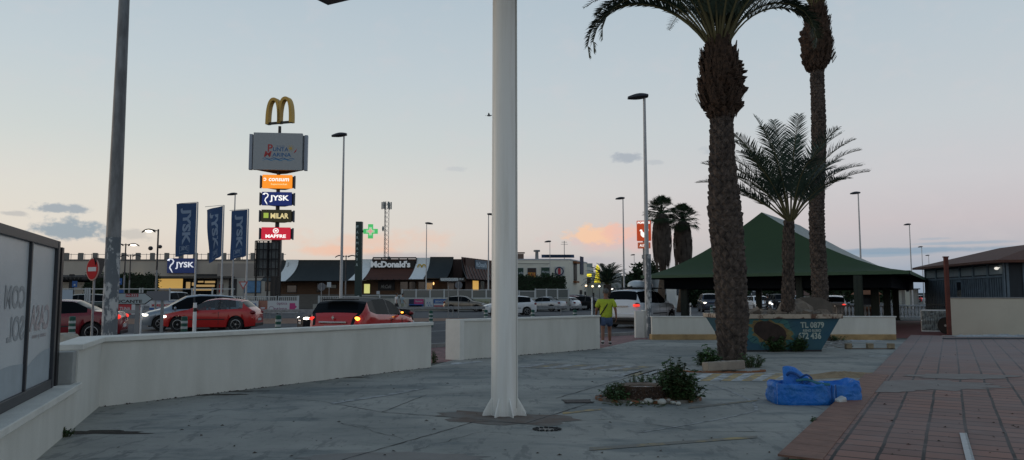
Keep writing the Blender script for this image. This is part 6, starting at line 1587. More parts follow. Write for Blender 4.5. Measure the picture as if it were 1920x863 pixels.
# terrace in front of the restaurants, its wall, fence and banners
YW = 76.0
m_terr = M('terrace_wall_paint', (.34, .34, .31), .85, var=.12, scale=.8)
root = thing('terrace', 'raised terrace with a low pale retaining wall in front of the restaurants', 'terrace', (0, 0, 0))
xa_, xb_ = XA(716, YW), XA(1068, YW)
MB().bb(xa_, xb_, YW, YW + 12, 0, 1.22).build('retaining_wall', m_terr, root)
MB().bb(XA(596, YW + 8), XA(716, YW + 8), YW + 6, YW + 13, 0, .6).build('lower_step', m_terr, root)
m_fw = M('white_fence_paint', (.46, .49, .50), .5, var=.06); m_fg = M('smoky_glass_panel', (.10, .12, .12), .2, spec=.7)
def glass_fence(label, pxa, pxb, Y, z0, h, step, bar=False):
    root = thing('terrace_fence', label, 'fence', (0, 0, 0), 0, 'white fences around the car park and terrace'); a, c = XA(pxa, Y), XA(pxb, Y); n = max(1, round((c - a) / step)); b = MB()
    b.bb(a, c, Y - .03, Y + .03, z0 + h - .07, z0 + h); b.bb(a, c, Y - .03, Y + .03, z0 + .05, z0 + .11); b.build('rails', m_fw, root)
    for k in range(n + 1): x = a + (c - a) * k / n; MB().bb(x - .07, x + .07, Y - .06, Y + .06, z0, z0 + h + .04).build('post', m_fw, root)
    if bar:
        b = MB(); x = a + .1
        while x < c: b.bb(x - .022, x + .022, Y - .02, Y + .02, z0 + .11, z0 + h - .07); x += .155
        b.build('bars', m_fw, root)
    else:
        for k in range(n): x0_, x1_ = a + (c - a) * k / n + .075, a + (c - a) * (k + 1) / n - .075; MB().bb(x0_, x1_, Y - .008, Y + .008, z0 + .12, z0 + h - .08).build('glass_panel', m_fg, root)
    return root
glass_fence('glazed white fence on the terrace below the white panel with the golden letter', 754, 938, YW + .2, 1.22, .92, 1.45)
glass_fence('lower glazed fence at the terrace edge right of the parked off roader', 672, 752, YW + 4, .6, .98, 1.9)
glass_fence('glazed white fence on the terrace right of the white column', 944, 1003, YW + .2, 1.22, .80, 1.3)
glass_fence('higher glazed fence under the dark terrace hedge', 1004, 1066, YW + .1, 1.22, .98, 1.3)
glass_fence('white barred fence panel left of the pale street lamp pole', 598, 672, 68, .35, 1.15, 2.9, True)
glass_fence('white barred fence around the foot of the sign tower', 440, 520, 62, .25, 1.25, 2.4, True)
glass_fence('white barred gate in front of the restaurant wood wall', 521, 559, 62, .25, 1.25, 1.7, True)
glass_fence('long pale railing of the car park behind the red hatchback', 104, 436, 55, .0, 2.05, 4.2, False) if False else None
root = thing('railing', 'long pale open railing along the left car park', 'railing', (0, 0, 0)); a, c = XA(60, 54.5), XA(440, 54.5)
b = MB(); b.bb(a, c, 54.47, 54.53, 2.0, 2.06); b.bb(a, c, 54.47, 54.53, 1.1, 1.14)
b.build('rails', m_fw, root)
for px in (160, 164, 168, 262, 267, 318, 360, 398, 436, 110, 215): x = XA(px, 54.5); MB().bb(x - .035, x + .035, 54.44, 54.56, 0, 2.1).build('post', m_fw, root)

def banner(label, p0, y0, p1, y1, Y, mat, deco=None, legs=True, name='banner'):
    a, c = D(p0, y0, Y), D(p1, y1, Y); cx_ = (a.x + c.x) / 2; zc2 = (a.z + c.z) / 2; w_, h_ = c.x - a.x, a.z - c.z
    root = thing(name, label, 'banner', (cx_, Y, 0), 0, 'advertising banners along the fences')
    pn = MB().bb(-w_ / 2, w_ / 2, -.02, .02, zc2 - h_ / 2, zc2 + h_ / 2).build('panel', mat, root)
    if legs: 
        for sg in (-1, 1): MB().bb(sg * w_ * .42 - .03, sg * w_ * .42 + .03, .021, .07, 0, zc2 + h_ / 2).build('leg', m_greyst, root)
    if deco: deco(pn, w_, h_, zc2)
    return root
m_bw = M('banner_white', (.46, .50, .53), .7); m_bb_ = M('banner_blue', (.03, .10, .30), .7); m_br = M('banner_red', (.38, .04, .05), .7); m_mag = M('banner_magenta', (.40, .05, .18), .7); m_pur = M('banner_purple', (.14, .06, .16), .7); m_bk = M('banner_navy', (.02, .03, .07), .7)
def rect(pn, x0, x1, z0, z1, mat, nm='print'): return MB().add([(x0, -.026, z0), (x1, -.026, z0), (x1, -.026, z1), (x0, -.026, z1)], [(0, 1, 2, 3)]).build(nm, mat, pn)
def d_more(pn, w_, h_, z):
    rect(pn, -w_ / 2, w_ / 2 - .0, z - h_ / 2, z - h_ * .06, m_bb_); letters('letters', 'NO UPGRADES & REQUIRE', w_ * .66, h_ * .12, m_bb_, pn, (-.1, -.028, z + h_ * .36), bold=.0); letters('letters', 'MORE PROPERTIES', w_ * .86, h_ * .20, m_br, pn, (0, -.028, z + h_ * .10), bold=.04); letters('letters', 'FOR OUR BUYERS', w_ * .6, h_ * .13, m_bw, pn, (-.1, -.028, z - h_ * .20))
banner('white and blue banner about properties behind the silver blue car', 281, 562, 341, 589, 50, m_bw, d_more)
def d_red(pn, w_, h_, z): rect(pn, w_ * .12, w_ * .5, z - h_ / 2, z + h_ / 2, m_bw); letters('letters', 'TUNA', w_ * .5, h_ * .3, m_bw, pn, (-w_ * .18, -.028, z))
banner('red and white banner beneath the road direction sign', 222, 568, 262, 590, 50, m_br, d_red)
def d_pun(pn, w_, h_, z): letters('letters', 'Punta', w_ * .42, h_ * .30, m_bb_, pn, (w_ * .2, -.028, z + h_ * .22)); letters('letters', 'Marina', w_ * .5, h_ * .26, m_bb_, pn, (w_ * .16, -.028, z - h_ * .16))
banner('white banner with blue letters behind the tail of the red hatchback', 446, 564, 484, 586, 50, m_bw, d_pun)
def d_smile(pn, w_, h_, z):
    pts = [(w_ * .38 * math.cos(a), z - h_ * .05 + (h_ * .22 * math.sin(a) if math.sin(a) < 0 else h_ * .05 * math.sin(a))) for a in [2 * math.pi * k / 20 for k in range(20)]]
    MB().add([(x, -.026, zz) for x, zz in pts], [tuple(range(20))]).build('print', m_br, pn); MB().add([(x * .8, -.028, (zz - z) * .55 + z - h_ * .03) for x, zz in pts], [tuple(range(20))]).build('print', m_bw, pn)
banner('photo banner of a smiling mouth between two white banners', 485, 564, 501, 587, 50.2, M('skin_print', (.30, .15, .11), .7, var=.2, scale=2), d_smile)
def d_opt(pn, w_, h_, z):
    mo_ = M('banner_plum', (.20, .05, .14), .7)
    letters('letters', 'óptica', w_ * .34, h_ * .28, mo_, pn, (-w_ * .03, -.028, z + h_ * .25), bold=0); letters('letters', 'ptima', w_ * .42, h_ * .34, mo_, pn, (-w_ * .07, -.028, z - h_ * .20), bold=.0)
    rows = [[(-w_ * .37 + .17 * math.cos(a) * k_, -.027, z - h_ * .16 + .17 * math.sin(a) * k_) for k_ in (.86, 1)] for a in [R(360 * q / 20) for q in range(21)]]; MB().grid(rows).build('ring_emblem', mo_, pn)
    MB().add([(w_ * .22, -.027, z - h_ * .3), (w_ * .40, -.027, z - h_ * .3), (w_ * .40, -.027, z - h_ * .14), (w_ * .46, -.027, z), (w_ * .40, -.027, z + h_ * .14), (w_ * .40, -.027, z + h_ * .3), (w_ * .22, -.027, z + h_ * .3)], [tuple(range(7))]).build('arrow_print', m_mag, pn)
banner('white optician banner with a magenta arrow in front of the barred fence', 502, 564, 559, 587, 50, m_bw, d_opt)
def d_pur(pn, w_, h_, z): rect(pn, -w_ / 2, -w_ * .15, z, z + h_ * .5, m_bk); letters('letters', 'Flamingo', w_ * .5, h_ * .2, m_bw, pn, (w_ * .18, -.028, z + h_ * .26)); rect(pn, -w_ / 2, w_ / 2, z - h_ / 2, z, m_bb_); rect(pn, -w_ / 2, w_ * .4, z - h_ * .42, z - h_ * .1, m_bw, 'print')
banner('purple and blue banner on the terrace wall beside the two pedestrians', 767, 561, 794, 580, YW - .1, m_mag, d_pur, legs=False)
def d_sq(pn, w_, h_, z):
    rows = [[(-w_ * .3 + w_ * .6 * t_, -.027, z + h_ * .18 * math.sin(t_ * 12) - .05), (-w_ * .3 + w_ * .6 * t_, -.027, z + h_ * .18 * math.sin(t_ * 12) + .05)] for t_ in [k / 20 for k in range(21)]]; MB().grid(rows).build('wave_print', m_bb_, pn)
banner('pale banner with a blue squiggle in the middle of the terrace wall', 797, 561, 812, 580, YW - .1, m_bw, d_sq, legs=False)
def d_br(pn, w_, h_, z): rect(pn, -w_ * .5, w_ * .5, z - h_ * .12, z + h_ * .06, m_bw); rect(pn, -w_ * .46, w_ * .46, z - h_ / 2, z - h_ * .12, m_br); letters('letters', 'SERVICIOS', w_ * .8, h_ * .2, m_bw, pn, (0, -.028, z + h_ * .26))
banner('blue over red banner behind the tail of the beige hatchback', 813, 561, 840, 580, YW - .1, m_bb_, d_br, legs=False)
def d_vet(pn, w_, h_, z): letters('letters', 'VETERINARIA', w_ * .86, h_ * .28, M('olive_print', (.16, .16, .07), .7), pn, (0, -.028, z + h_ * .18)); letters('letters', 'CLINICA', w_ * .6, h_ * .2, MATS['olive_print'], pn, (w_ * .1, -.028, z - h_ * .24))
banner('cream veterinary banner just left of the white column', 886, 561, 919, 580, YW - .1, M('banner_cream', (.34, .36, .27), .7), d_vet, legs=False)
a = D(730, 549.5, 60); banner('small white notice on the terrace fence beside the pedestrians', 706, 546, 712, 552, 75, m_bw, None, legs=False, name='notice')

# ================================================ white two storey building
YS = 104; root = thing('shop_building', 'white two storey commercial building with square picture signs', 'shop building', (0, 0, 0))
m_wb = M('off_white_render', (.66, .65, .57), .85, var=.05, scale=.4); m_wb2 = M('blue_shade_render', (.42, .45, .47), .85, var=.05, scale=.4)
zT = D(1000, 488, YS).z; x0, x1 = XA(930, YS), XA(1069, YS)
MB().prism([(x0, YS), (x1, YS), (x1 + 3.4, YS + 11), (x0, YS + 20)], 0, zT).build('wall', m_wb, root)
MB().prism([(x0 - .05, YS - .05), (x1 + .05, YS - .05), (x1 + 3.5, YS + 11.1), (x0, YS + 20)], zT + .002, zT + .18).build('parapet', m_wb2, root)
b = MB(); 
for k in range(9): px = 1022 + k * 6; a = D(px, 488, YS + 3); b.box((a.x, YS + 3, zT + .7), (1.0, .08, .5), rx=R(-35))
b.build('solar_panels', M('solar_blue', (.03, .05, .09), .3), root)
b = MB(); a = D(974, 485, YS); b.bb(a.x - .6, a.x + .6, YS + .5, YS + 1.6, zT, zT + .9); b.bb(a.x - .75, a.x + .75, YS + .4, YS + 1.7, zT + 1.0, zT + 1.12); b.build('chimney', M('chimney_brown', (.14, .10, .08), .8), root)
a = D(1007, 482, YS); MB().tube((a.x, YS + 1, zT), (a.x, YS + 1, zT + 1.2), .25, .22, n=10).tube((a.x, YS + 1, zT + 1.2), (a.x, YS + 1, zT + 1.45), .45, .45, n=10).build('vent_pipe', m_greyst, root)
a = D(1058, 452, YS + 4); MB().tube((a.x, YS + 4, zT), (a.x, YS + 4, a.z), .05, n=5).bb(a.x - .5, a.x + .5, YS + 3.98, YS + 4.02, a.z - .5, a.z - .45).bb(a.x - .4, a.x + .4, YS + 3.98, YS + 4.02, a.z - .2, a.z - .15).build('aerial', m_greyst, root)
def sq(p0, y0, p1, y1, mat, nm='picture_sign'): f = panel(p0, y0, p1, y1, YS - .16, .15).build(nm, MATS['white_fence_paint'], root); g_ = panel(p0 + .8, y0 + .8, p1 - .8, y1 - .8, YS - .2, .035).build('sign_face', mat, f); return f
m_sgn = M('deep_green_sign', (.015, .05, .035), .5)
f = sq(966, 502, 982, 521, m_sgn); a = D(975, 512, YS); letters('letters', 'Lafe', .9, .35, m_bw, f, (a.x, YS - .21, a.z), shear=.3)
f = sq(988.5, 502, 1006, 521, M('dark_food_sign', (.03, .02, .02), .5)); panel(989.5, 511, 1004, 520, YS - .215, .01).build('food_print', M('food_orange', (.50, .30, .05), .6, scale=6, col2=(.35, .08, .02), thr=(.45, .55)), f)
f = sq(1014, 501, 1032, 520, m_sgn); a = D(1023, 510, YS); letters('letters', 'Meraki', 1.0, .3, m_bw, f, (a.x, YS - .21, a.z))
f = sq(1040, 500, 1058, 519, M('sign_pale_face', (.45, .46, .45), .6)); a = D(1048.5, 509, YS)
rows = [[(a.x + .62 * math.cos(t_) * k_, YS - .208, a.z + .62 * math.sin(t_) * k_) for k_ in (.72, 1)] for t_ in [R(15 * q) for q in range(25)]]; MB().grid(rows).build('ring_print', m_bk, f)
MB().bb(a.x - .19, a.x + .19, YS - .225, YS - .205, a.z - .40, a.z + .26).lathe([(.18, -.01), (.18, .01)], c=(a.x, YS - .216, a.z + .26), n=14, axis='Y').build('box_print', m_br, f)
b = MB(); a, c = D(966, 496, YS), D(1030, 492, YS); b.bb(a.x, c.x, YS - .6, YS - .54, c.z - .25, c.z - .19)
for k in range(3): x = a.x + (c.x - a.x) * k / 2.2; b.bb(x, x + .06, YS - .6, YS, c.z - .25, c.z - .2)
b.build('sign_light_rail', m_dark, root)
# details on the turned side
sv = Vector((3.4, 11, 0)); srz = math.atan2(sv.y, sv.x); so_ = Vector((x1, YS, 0))
def sidebox(s0, s1, z0, z1, mat, nm, out=.12): 
    o_ = MB().bb(s0, s1, -out, -.005, z0, z1).build(nm, mat, root, loc=(so_.x, so_.y, 0), rz=srz); return o_
sidebox(2.2, 4.0, 3.6, 6.0, m_dark, 'window'); sidebox(1.9, 4.3, 6.0, 6.3, M('brown_awning', (.20, .08, .03), .8), 'window_awning', .5); sidebox(2.0, 4.2, 3.3, 3.55, MATS['brown_awning'], 'window_sill', .4)
sidebox(6.5, 8.6, 4.6, 7.2, m_bk, 'hanging_banner'); sidebox(6.2, 7.8, .1, 2.3, m_dark, 'door', .06); sidebox(9.5, 10.6, .9, 2.1, m_dark, 'window', .06)
# neighbour with yellow signs, lamps
YN = 122; root = thing('shop_building', 'pale building with a lit yellow sign and a row of wall lamps', 'shop building', (0, 0, 0))
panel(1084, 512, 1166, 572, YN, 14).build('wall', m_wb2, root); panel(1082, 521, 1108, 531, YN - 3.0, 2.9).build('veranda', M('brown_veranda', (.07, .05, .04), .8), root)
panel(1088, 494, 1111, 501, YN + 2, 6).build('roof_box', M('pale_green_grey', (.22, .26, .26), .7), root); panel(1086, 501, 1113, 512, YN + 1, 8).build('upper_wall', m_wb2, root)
panel(1093, 513.5, 1109, 519, YN - 3.2, .15).build('lit_sign', M('yellow_glow', (.7, .6, .05), .4, emit=(1, .85, .05), es=.9), root)
b = MB(); a = D(1116, 515, YN); b.fprism([(-.5, -1.4), (.5, -1.4), (.25, .1), (.45, .9), (0, 1.5), (-.3, .8), (-.2, .1)], -.1, .1); b.build('lit_figure_sign', MATS['yellow_glow'], root, loc=(a.x, YN - 3, a.z))
m_bulb = M('bulb_glow', (1, .9, .75), .4, emit=(1, .72, .42), es=2.6); m_bulbw = M('white_bulb_glow', (1, .95, .9), .4, emit=(1, .93, .82), es=2.6)
for (px, py, mt_) in ((1075.5, 535.5, m_bulb), (1084, 536.5, m_bulbw), (1099, 536, m_bulb), (1111, 537, m_bulb), (1124, 537, m_bulbw), (1135, 536.5, m_bulb), (1148, 542, m_bulbw), (1153, 547, m_bulbw)):
    a = D(px, py, YN - 12); wl_ = thing('wall_lamp', 'small lit lamp above the pavement by the yellow sign', 'lamp', (a.x, YN - 12, a.z), 0, 'small lit lamps beside the yellow sign')
    MB().ell((0, 0, 0), (.16, .12, .14), 8, 6).build('bulb', mt_, wl_, smooth=True); MB().tube((0, 0, -.1), (0, 0, -a.z), .03, n=5).build('post', m_dark, wl_)
a = D(1113, 556, 62); tag(MB().tube((0, 0, 0), (0, 0, a.z), .05, n=8).bb(-.06, .06, -.06, .06, a.z, a.z + .30).build('bollard_lamp', m_dark, loc=(a.x, 62, 0)), 'dark low post lamp left of the walking man', 'lamp')

# far roadside buildings seen under the fan palms and the pavilion
def simple_house(label, px0, y0, px1, Y, depth, wall, roofm, roof_h=1.4, group='distant buildings beyond the road', win_=3, name='house'):
    a, c = D(px0, y0, Y), D(px1, y0, Y); w_ = c.x - a.x; root = thing(name, label, 'building', ((a.x + c.x) / 2, Y, 0), 0, group); h_ = a.z
    MB().bb(-w_ / 2, w_ / 2, 0, depth, 0, h_).build('wall', wall, root)
    if roof_h: 
        b = MB(); e_ = .4; b.add([(-w_ / 2 - e_, -e_, h_), (w_ / 2 + e_, -e_, h_), (w_ / 2 + e_, depth + e_, h_), (-w_ / 2 - e_, depth + e_, h_), (-w_ / 4, depth / 2, h_ + roof_h), (w_ / 4, depth / 2, h_ + roof_h)], [(0, 1, 5, 4), (1, 2, 5), (2, 3, 4, 5), (3, 0, 4), (3, 2, 1, 0)]); b.build('roof', roofm, root)
    else: MB().bb(-w_ / 2 - .1, w_ / 2 + .1, -.1, depth, h_ + .002, h_ + .25).build('parapet', wall, root)
    for k in range(win_):
        x = -w_ / 2 + w_ * (k + .5) / win_; f = MB().bb(x - .55, x + .55, -.06, -.003, h_ * .35, h_ * .75).build('window', m_white, root); MB().bb(x - .45, x + .45, -.075, -.061, h_ * .38, h_ * .72).build('pane', m_glass, f)
    return root
m_hroof = M('dull_tile_roof', (.10, .055, .04), .9, var=.2)
simple_house('pale filling station building with a green and yellow panel behind the fan palms', 1243, 521, 1276, 105, 10, m_wb2, m_hroof, 0, win_=1)
simple_house('white flat building left of the first pavilion post', 1268, 516, 1281, 92, 6, m_white, m_hroof, 0, win_=1)
simple_house('brown roofed house seen between the two slim palm trunks', 1488, 554, 1526, 150, 10, M('house_cream', (.34, .33, .30), .85), m_hroof, 2.2, win_=3)
simple_house('long low brown house behind the motorcycle rider', 1428, 549, 1470, 165, 10, MATS['house_cream'], m_hroof, 1.6, win_=4)
simple_house('low blue grey commercial block right of the thick palm trunk', 1384, 538, 1424, 130, 12, M('blue_grey_block', (.12, .15, .18), .7), m_hroof, 0, win_=2)
simple_house('low dark warehouse on the horizon right of the pavilion', 1660, 551, 1745, 260, 20, M('warehouse_grey', (.08, .10, .12), .8), m_hroof, 0, win_=0)
simple_house('low dark building on the horizon behind the pavilion posts', 1586, 551, 1640, 240, 20, MATS['warehouse_grey'], m_hroof, 1.0, win_=0)
simple_house('pale low house left of the round trees', 1140, 548, 1178, 140, 10, m_wb2, m_hroof, 0, win_=3)
simple_house('long low grey building behind the terrace end', 1180, 548, 1260, 150, 12, MATS['warehouse_grey'], m_hroof, 0, win_=5)
# traffic lights style sign, green
a = D(1275, 557, 90); root = thing('fuel_pump', 'green and yellow fuel pump beside the first pavilion post', 'fuel pump', (a.x, 88, 0)); MB().bb(-.4, .4, -.25, .25, 0, 1.7).build('case', M('pump_green', (.02, .14, .10), .5), root, bevel=.03); MB().bb(-.3, .3, -.27, -.255, 1.0, 1.5).build('display', MATS['pale_green_glow'], root); MB().bb(-.45, .45, -.3, .3, 1.75, 2.0).build('top_panel', M('pump_yellow', (.5, .4, .03), .5), root)
# glass bus shelter and its totem
a = D(1700, 560, 104); root = thing('bus_shelter', 'grey bus shelter with a dark roof beyond the balustrade', 'bus shelter', (a.x, 104, 0), R(-20))
MB().bb(-1.6, 1.6, -.8, .8, 2.35, 2.48).build('roof', m_dark, root); MB().bb(-1.5, 1.5, .62, .66, .3, 2.34).build('back_panel', M('shelter_glass', (.16, .19, .20), .2, spec=.8), root); MB().bb(-1.5, -.6, -.02, .02, .3, 2.2).build('side_poster', M('shelter_poster', (.32, .33, .30), .5, var=.2), root)
for x_ in (-1.5, 1.5): MB().bb(x_ - .05, x_ + .05, .56, .7, 0, 2.36).build('post', m_greyst, root)
a = D(1701, 543, 96); root = thing('bus_stop_totem', 'pale bus stop totem with a rounded top beside the shelter', 'sign', (a.x, 96, 0)); MB().bb(-.26, .26, -.06, .06, 0, a.z).lathe([(.26, -.06), (.26, .06)], c=(0, 0, a.z), n=16, axis='Y').build('body', M('totem_cream', (.42, .42, .36), .6), root); letters('letters', 'BUS', .3, .14, m_bk, root, (0, -.066, a.z - .25))
# brick barbecue house
a = D(1625, 560, 53); root = thing('barbecue', 'small brick barbecue with a tiled hood behind the balustrade', 'barbecue', (a.x, 53, 0)); m_bri = M('orange_brick', (.24, .11, .06), .9, var=.25, scale=5)
MB().bb(-.70, -.5, -.4, .4, .0, 1.62).bb(.5, .70, -.4, .4, 0, 1.62).bb(-.5, .5, .2, .4, 0, 1.62).bb(-.7, .7, -.42, .4, .62, .80).build('brick_body', m_bri, root); MB().bb(-.5, .5, .0, .19, .8, 1.6).build('firebox', m_dark, root)
b = MB(); b.add([(-.86, -.55, 1.63), (.86, -.55, 1.63), (.86, .55, 1.63), (-.86, .55, 1.63), (-.26, -.2, 2.16), (.26, -.2, 2.16), (.26, .2, 2.16), (-.26, .2, 2.16)], [(0, 1, 5, 4), (1, 2, 6, 5), (2, 3, 7, 6), (3, 0, 4, 7), (0, 3, 2, 1)]); b.build('hood', m_bri, root); MB().bb(-.22, .22, -.18, .18, 2.12, 2.48).build('chimney', M('pale_brick', (.36, .22, .13), .9), root)

# ================================================ road signs
m_sb = M('sign_back_grey', (.13, .14, .16), .5); m_sgr = M('direction_sign_face', (.34, .40, .42), .5)
Yd = 21.0; a = D(247, 561, Yd); root = thing('direction_sign', 'arrow shaped road direction sign pointing right beside the peeling lamp post', 'road sign', (D(257, 560, Yd).x, Yd, 0), R(8))
x0 = D(205, 560, Yd).x - root.location.x; x1 = D(285, 560, Yd).x - root.location.x; z0, z1 = D(250, 571, Yd).z, D(250, 549.5, Yd).z; zm_ = (z0 + z1) / 2
b = MB(); b.fprism([(x0, z0), (x1 - .20, z0), (x1, zm_), (x1 - .20, z1), (x0, z1)], 0, .03); ar = b.build('arrow_panel', m_black, root)
MB().fprism([(x0 + .02, z0 + .02), (x1 - .21, z0 + .02), (x1 - .03, zm_), (x1 - .21, z1 - .02), (x0 + .02, z1 - .02)], -.006, -.001).build('arrow_face', m_sgr, ar)
letters('letters', 'ALICANTE', .80, .088, m_black, ar, (x0 + .50, -.009, zm_ - .075), bold=.03); MB().bb(x0 + .47, x0 + .80, -.010, -.007, zm_ + .045, zm_ + .135).build('road_number_patch', M('patch_red', (.30, .03, .04), .5), ar); letters('letters', 'N-332', .28, .06, m_bw, ar, (x0 + .635, -.0125, zm_ + .09), bold=.02)
MB().bb(-.05, .05, .031, .10, 0, z1).build('post', m_greyst, root)
a = D(302, 560, 24); root = thing('direction_sign', 'dark back of a road sign left of the first flag pole', 'road sign', (a.x, 24, 0)); MB().bb(-.46, .24, 0, .03, D(300, 564, 24).z, D(300, 546, 24).z).build('panel', m_sb, root); MB().bb(-.02, .06, .031, .09, 0, D(300, 545, 24).z).build('post', m_greyst, root)
Yn = 20.0; a = D(174, 505, Yn); root = thing('no_entry_sign', 'red no entry sign seen at an angle, with a dark triangular sign behind', 'road sign', (a.x, Yn, 0), R(-62)); root.rotation_euler = (0, 0, R(-33)); Rr = .30
MB().lathe([(Rr, -.01), (Rr, .01)], c=(0, 0, a.z), n=32, axis='Y').build('disc', M('sign_rim_pale', (.50, .32, .28), .8, spec=.1), root); MB().lathe([(Rr * .9, -.004), (Rr * .9, .0)], c=(0, -.014, a.z), n=32, axis='Y').build('red_face', M('sign_red_face', (.42, .02, .025), .8, spec=.1), root)
MB().bb(-.20, .20, -.022, -.019, a.z - .055, a.z + .055).build('white_bar', m_bw, root); MB().tube((0, .05, 0), (0, .05, a.z + .1), .03, n=10).build('post', m_galv, root)
b = MB(); b.fprism([(-.30, a.z + .30), (.30, a.z + .30), (0, a.z - .24)], .0, .02); t_ = b.build('triangle_plate', m_black, root, loc=(.06, .14, 0), rz=R(-58))
a = D(456, 535, 57); root = thing('yield_sign', 'small inverted triangle sign left of the third flag pole', 'road sign', (a.x, 57, 0)); b = MB(); b.fprism([(-.36, a.z + .28), (.36, a.z + .28), (0, a.z - .34)], 0, .02); b.build('triangle_plate', M('sign_red_border', (.40, .10, .09), .5), root); b = MB(); b.fprism([(-.22, a.z + .20), (.22, a.z + .20), (0, a.z - .18)], -.006, -.001); b.build('white_face', m_bw, root); MB().tube((0, .04, 0), (0, .04, a.z + .2), .03, n=6).build('post', m_greyst, root)
for (px, py, Y, lab) in ((603, 538, 52, 'grey back of a round road sign in front of the restaurant wood wall'), (860, 535, 54, 'grey back of a round road sign in front of the terrace fence')):
    a = D(px, py, Y); root = thing('round_sign', lab, 'road sign', (a.x, Y, 0)); MB().lathe([(.27, -.01), (.27, .01)], c=(0, 0, a.z), n=24, axis='Y').build('disc', m_sb, root); MB().tube((0, -.04, 0), (0, -.04, a.z + .25), .03, n=8).build('post', m_galv, root)
for (px, py, Y, lab) in ((617, 534, 60, 'small pale square notice on a post beside the barred fence'), (227, 549, 52, 'small blue notice board behind the direction sign')):
    a = D(px, py, Y); root = thing('notice_board', lab, 'notice', (a.x, Y, 0)); MB().bb(-.16, .16, 0, .02, a.z - .2, a.z + .2).build('plate', m_bw if px > 600 else m_bb_, root); MB().tube((0, .04, 0), (0, .04, a.z + .2), .025, n=6).build('post', m_galv, root)
a = D(120, 553, 53); tag(MB().bb(-.6, .6, 0, .03, a.z - .35, a.z + .35).bb(-.03, .03, .031, .07, 0, a.z).build('notice_board', M('pale_blue_board', (.34, .42, .50), .6), loc=(a.x, 53, 0)), 'pale blue notice board on the car park railing at the far left', 'notice')
for px, py in ((224, 528), (140, 533)): 
    a = D(px, py, 84); root = thing('parking_sign', 'blue disabled parking sign %s' % ('right of the peeling lamp post' if px > 200 else 'beneath the pergola'), 'road sign', (a.x, 84, 0)); MB().bb(-.28, .28, 0, .03, a.z - .35, a.z + .35).build('plate', m_bb_, root); MB().tube((0, .05, 0), (0, .05, a.z), .03, n=6).build('post', m_galv, root); MB().lathe([(.1, -.004), (.1, .0)], c=(0, -.006, a.z - .08), n=14, axis='Y').build('symbol', m_bw, root)
# green and white bollards
m_bgr = M('bollard_green', (.012, .075, .055), .6); m_bst = M('bollard_stripe', (.38, .42, .42), .5)
bl0 = None
for (px, ytop, Y, lab) in ((136, 593, 24.8, 'striped bollard before the dark red car'), (346, 593, 24.8, 'striped bollard before the red hatchback'), (522, 591, 27, 'striped bollard midway between the red cars'), (808, 585, 38, 'striped bollard at the end of the first wall'), (911, 584, 40, 'striped bollard just left of the white column'), (999, 583, 40, 'striped bollard just right of the white column'), (1078, 583, 40, 'striped bollard left of the walking man'), (1334, 575, 58, 'striped bollard before the dark blue off roader'), (1397, 575, 60, 'striped bollard right of the thick palm trunk')):
    a = D(px, ytop, Y)
    if bl0 is None:
        bl0 = thing('bollard', lab, 'bollard', (a.x, Y, 0), 0, 'green and white striped bollards'); bb0 = MB().tube((0, 0, 0), (0, 0, .80), .10, .10, n=16).ell((0, 0, .80), (.10, .10, .03), 16, 4).build('body', m_bgr, bl0, smooth='auto'); bs0 = [MB().tube((0, 0, z_), (0, 0, z_ + .08), .104, n=16, caps=False).build('reflective_band', m_bst, bl0, smooth='auto') for z_ in (.24, .42, .60)]; src = bl0; o = bl0
    else:
        o = bl0.copy(); C.objects.link(o); o['label'] = lab
        for ch in [bb0] + bs0: c_ = ch.copy(); C.objects.link(c_); c_.parent = o
    o.location = (a.x, Y, a.z - .83 if a.z < 1.2 else 0); o.location.z = max(0, min(.25, a.z - .83))
for (px, yt, Y, lab) in ((366, 568, 24, 'white delineator post with a black band before the red hatchback'), (1110, 558, 50, 'plain white delineator post left of the walking man'), (265, 577, 30, 'thin white marker post beside the direction sign post'), (841, 536, 52, 'tall thin grey post at the end of the first wall'), (1295, 568, 50, 'white delineator post right of the first pavilion post')):
    a = D(px, yt, Y); root = thing('marker_post', lab, 'marker post', (a.x, Y, 0), 0, 'road marker posts'); r_ = .055 if px in (366, 1110, 1295) else .03
    MB().tube((0, 0, 0), (0, 0, a.z), r_ * 1.1, r_, n=10).build('post', m_white if px != 841 else m_greyst, root, smooth='auto')
    if px in (366, 1295): MB().tube((0, 0, a.z - .28), (0, 0, a.z - .16), r_ * 1.06, n=10).build('band', m_black, root)
# guard rails
def guard(label, pa_, Ya, pb_, Yb):
    a = Vector((XA(pa_, Ya), Ya, 0)); c = Vector((XA(pb_, Yb), Yb, 0)); d = c - a; L_ = d.length; root = thing('guard_rail', label, 'guard rail', a, math.atan2(d.y, d.x)); b = MB(); b.bb(0, L_, -.03, .0, .52, .60); b.bb(0, L_, -.04, -.005, .62, .72); b.bb(0, L_, -.02, .0, .60, .62); b.build('rail', m_galv, root)
    n = int(L_ / 3)
    for k in range(n + 1): MB().bb(k * 3 - .04 + .1, k * 3 + .14, .0, .08, 0, .66).build('post', m_greyst, root)
guard('low steel guard rail on the median behind the red hatchback', 225, 44.5, 660, 47.5); guard('low steel guard rail behind the first bollards at the wall gap', 700, 56, 1100, 62)
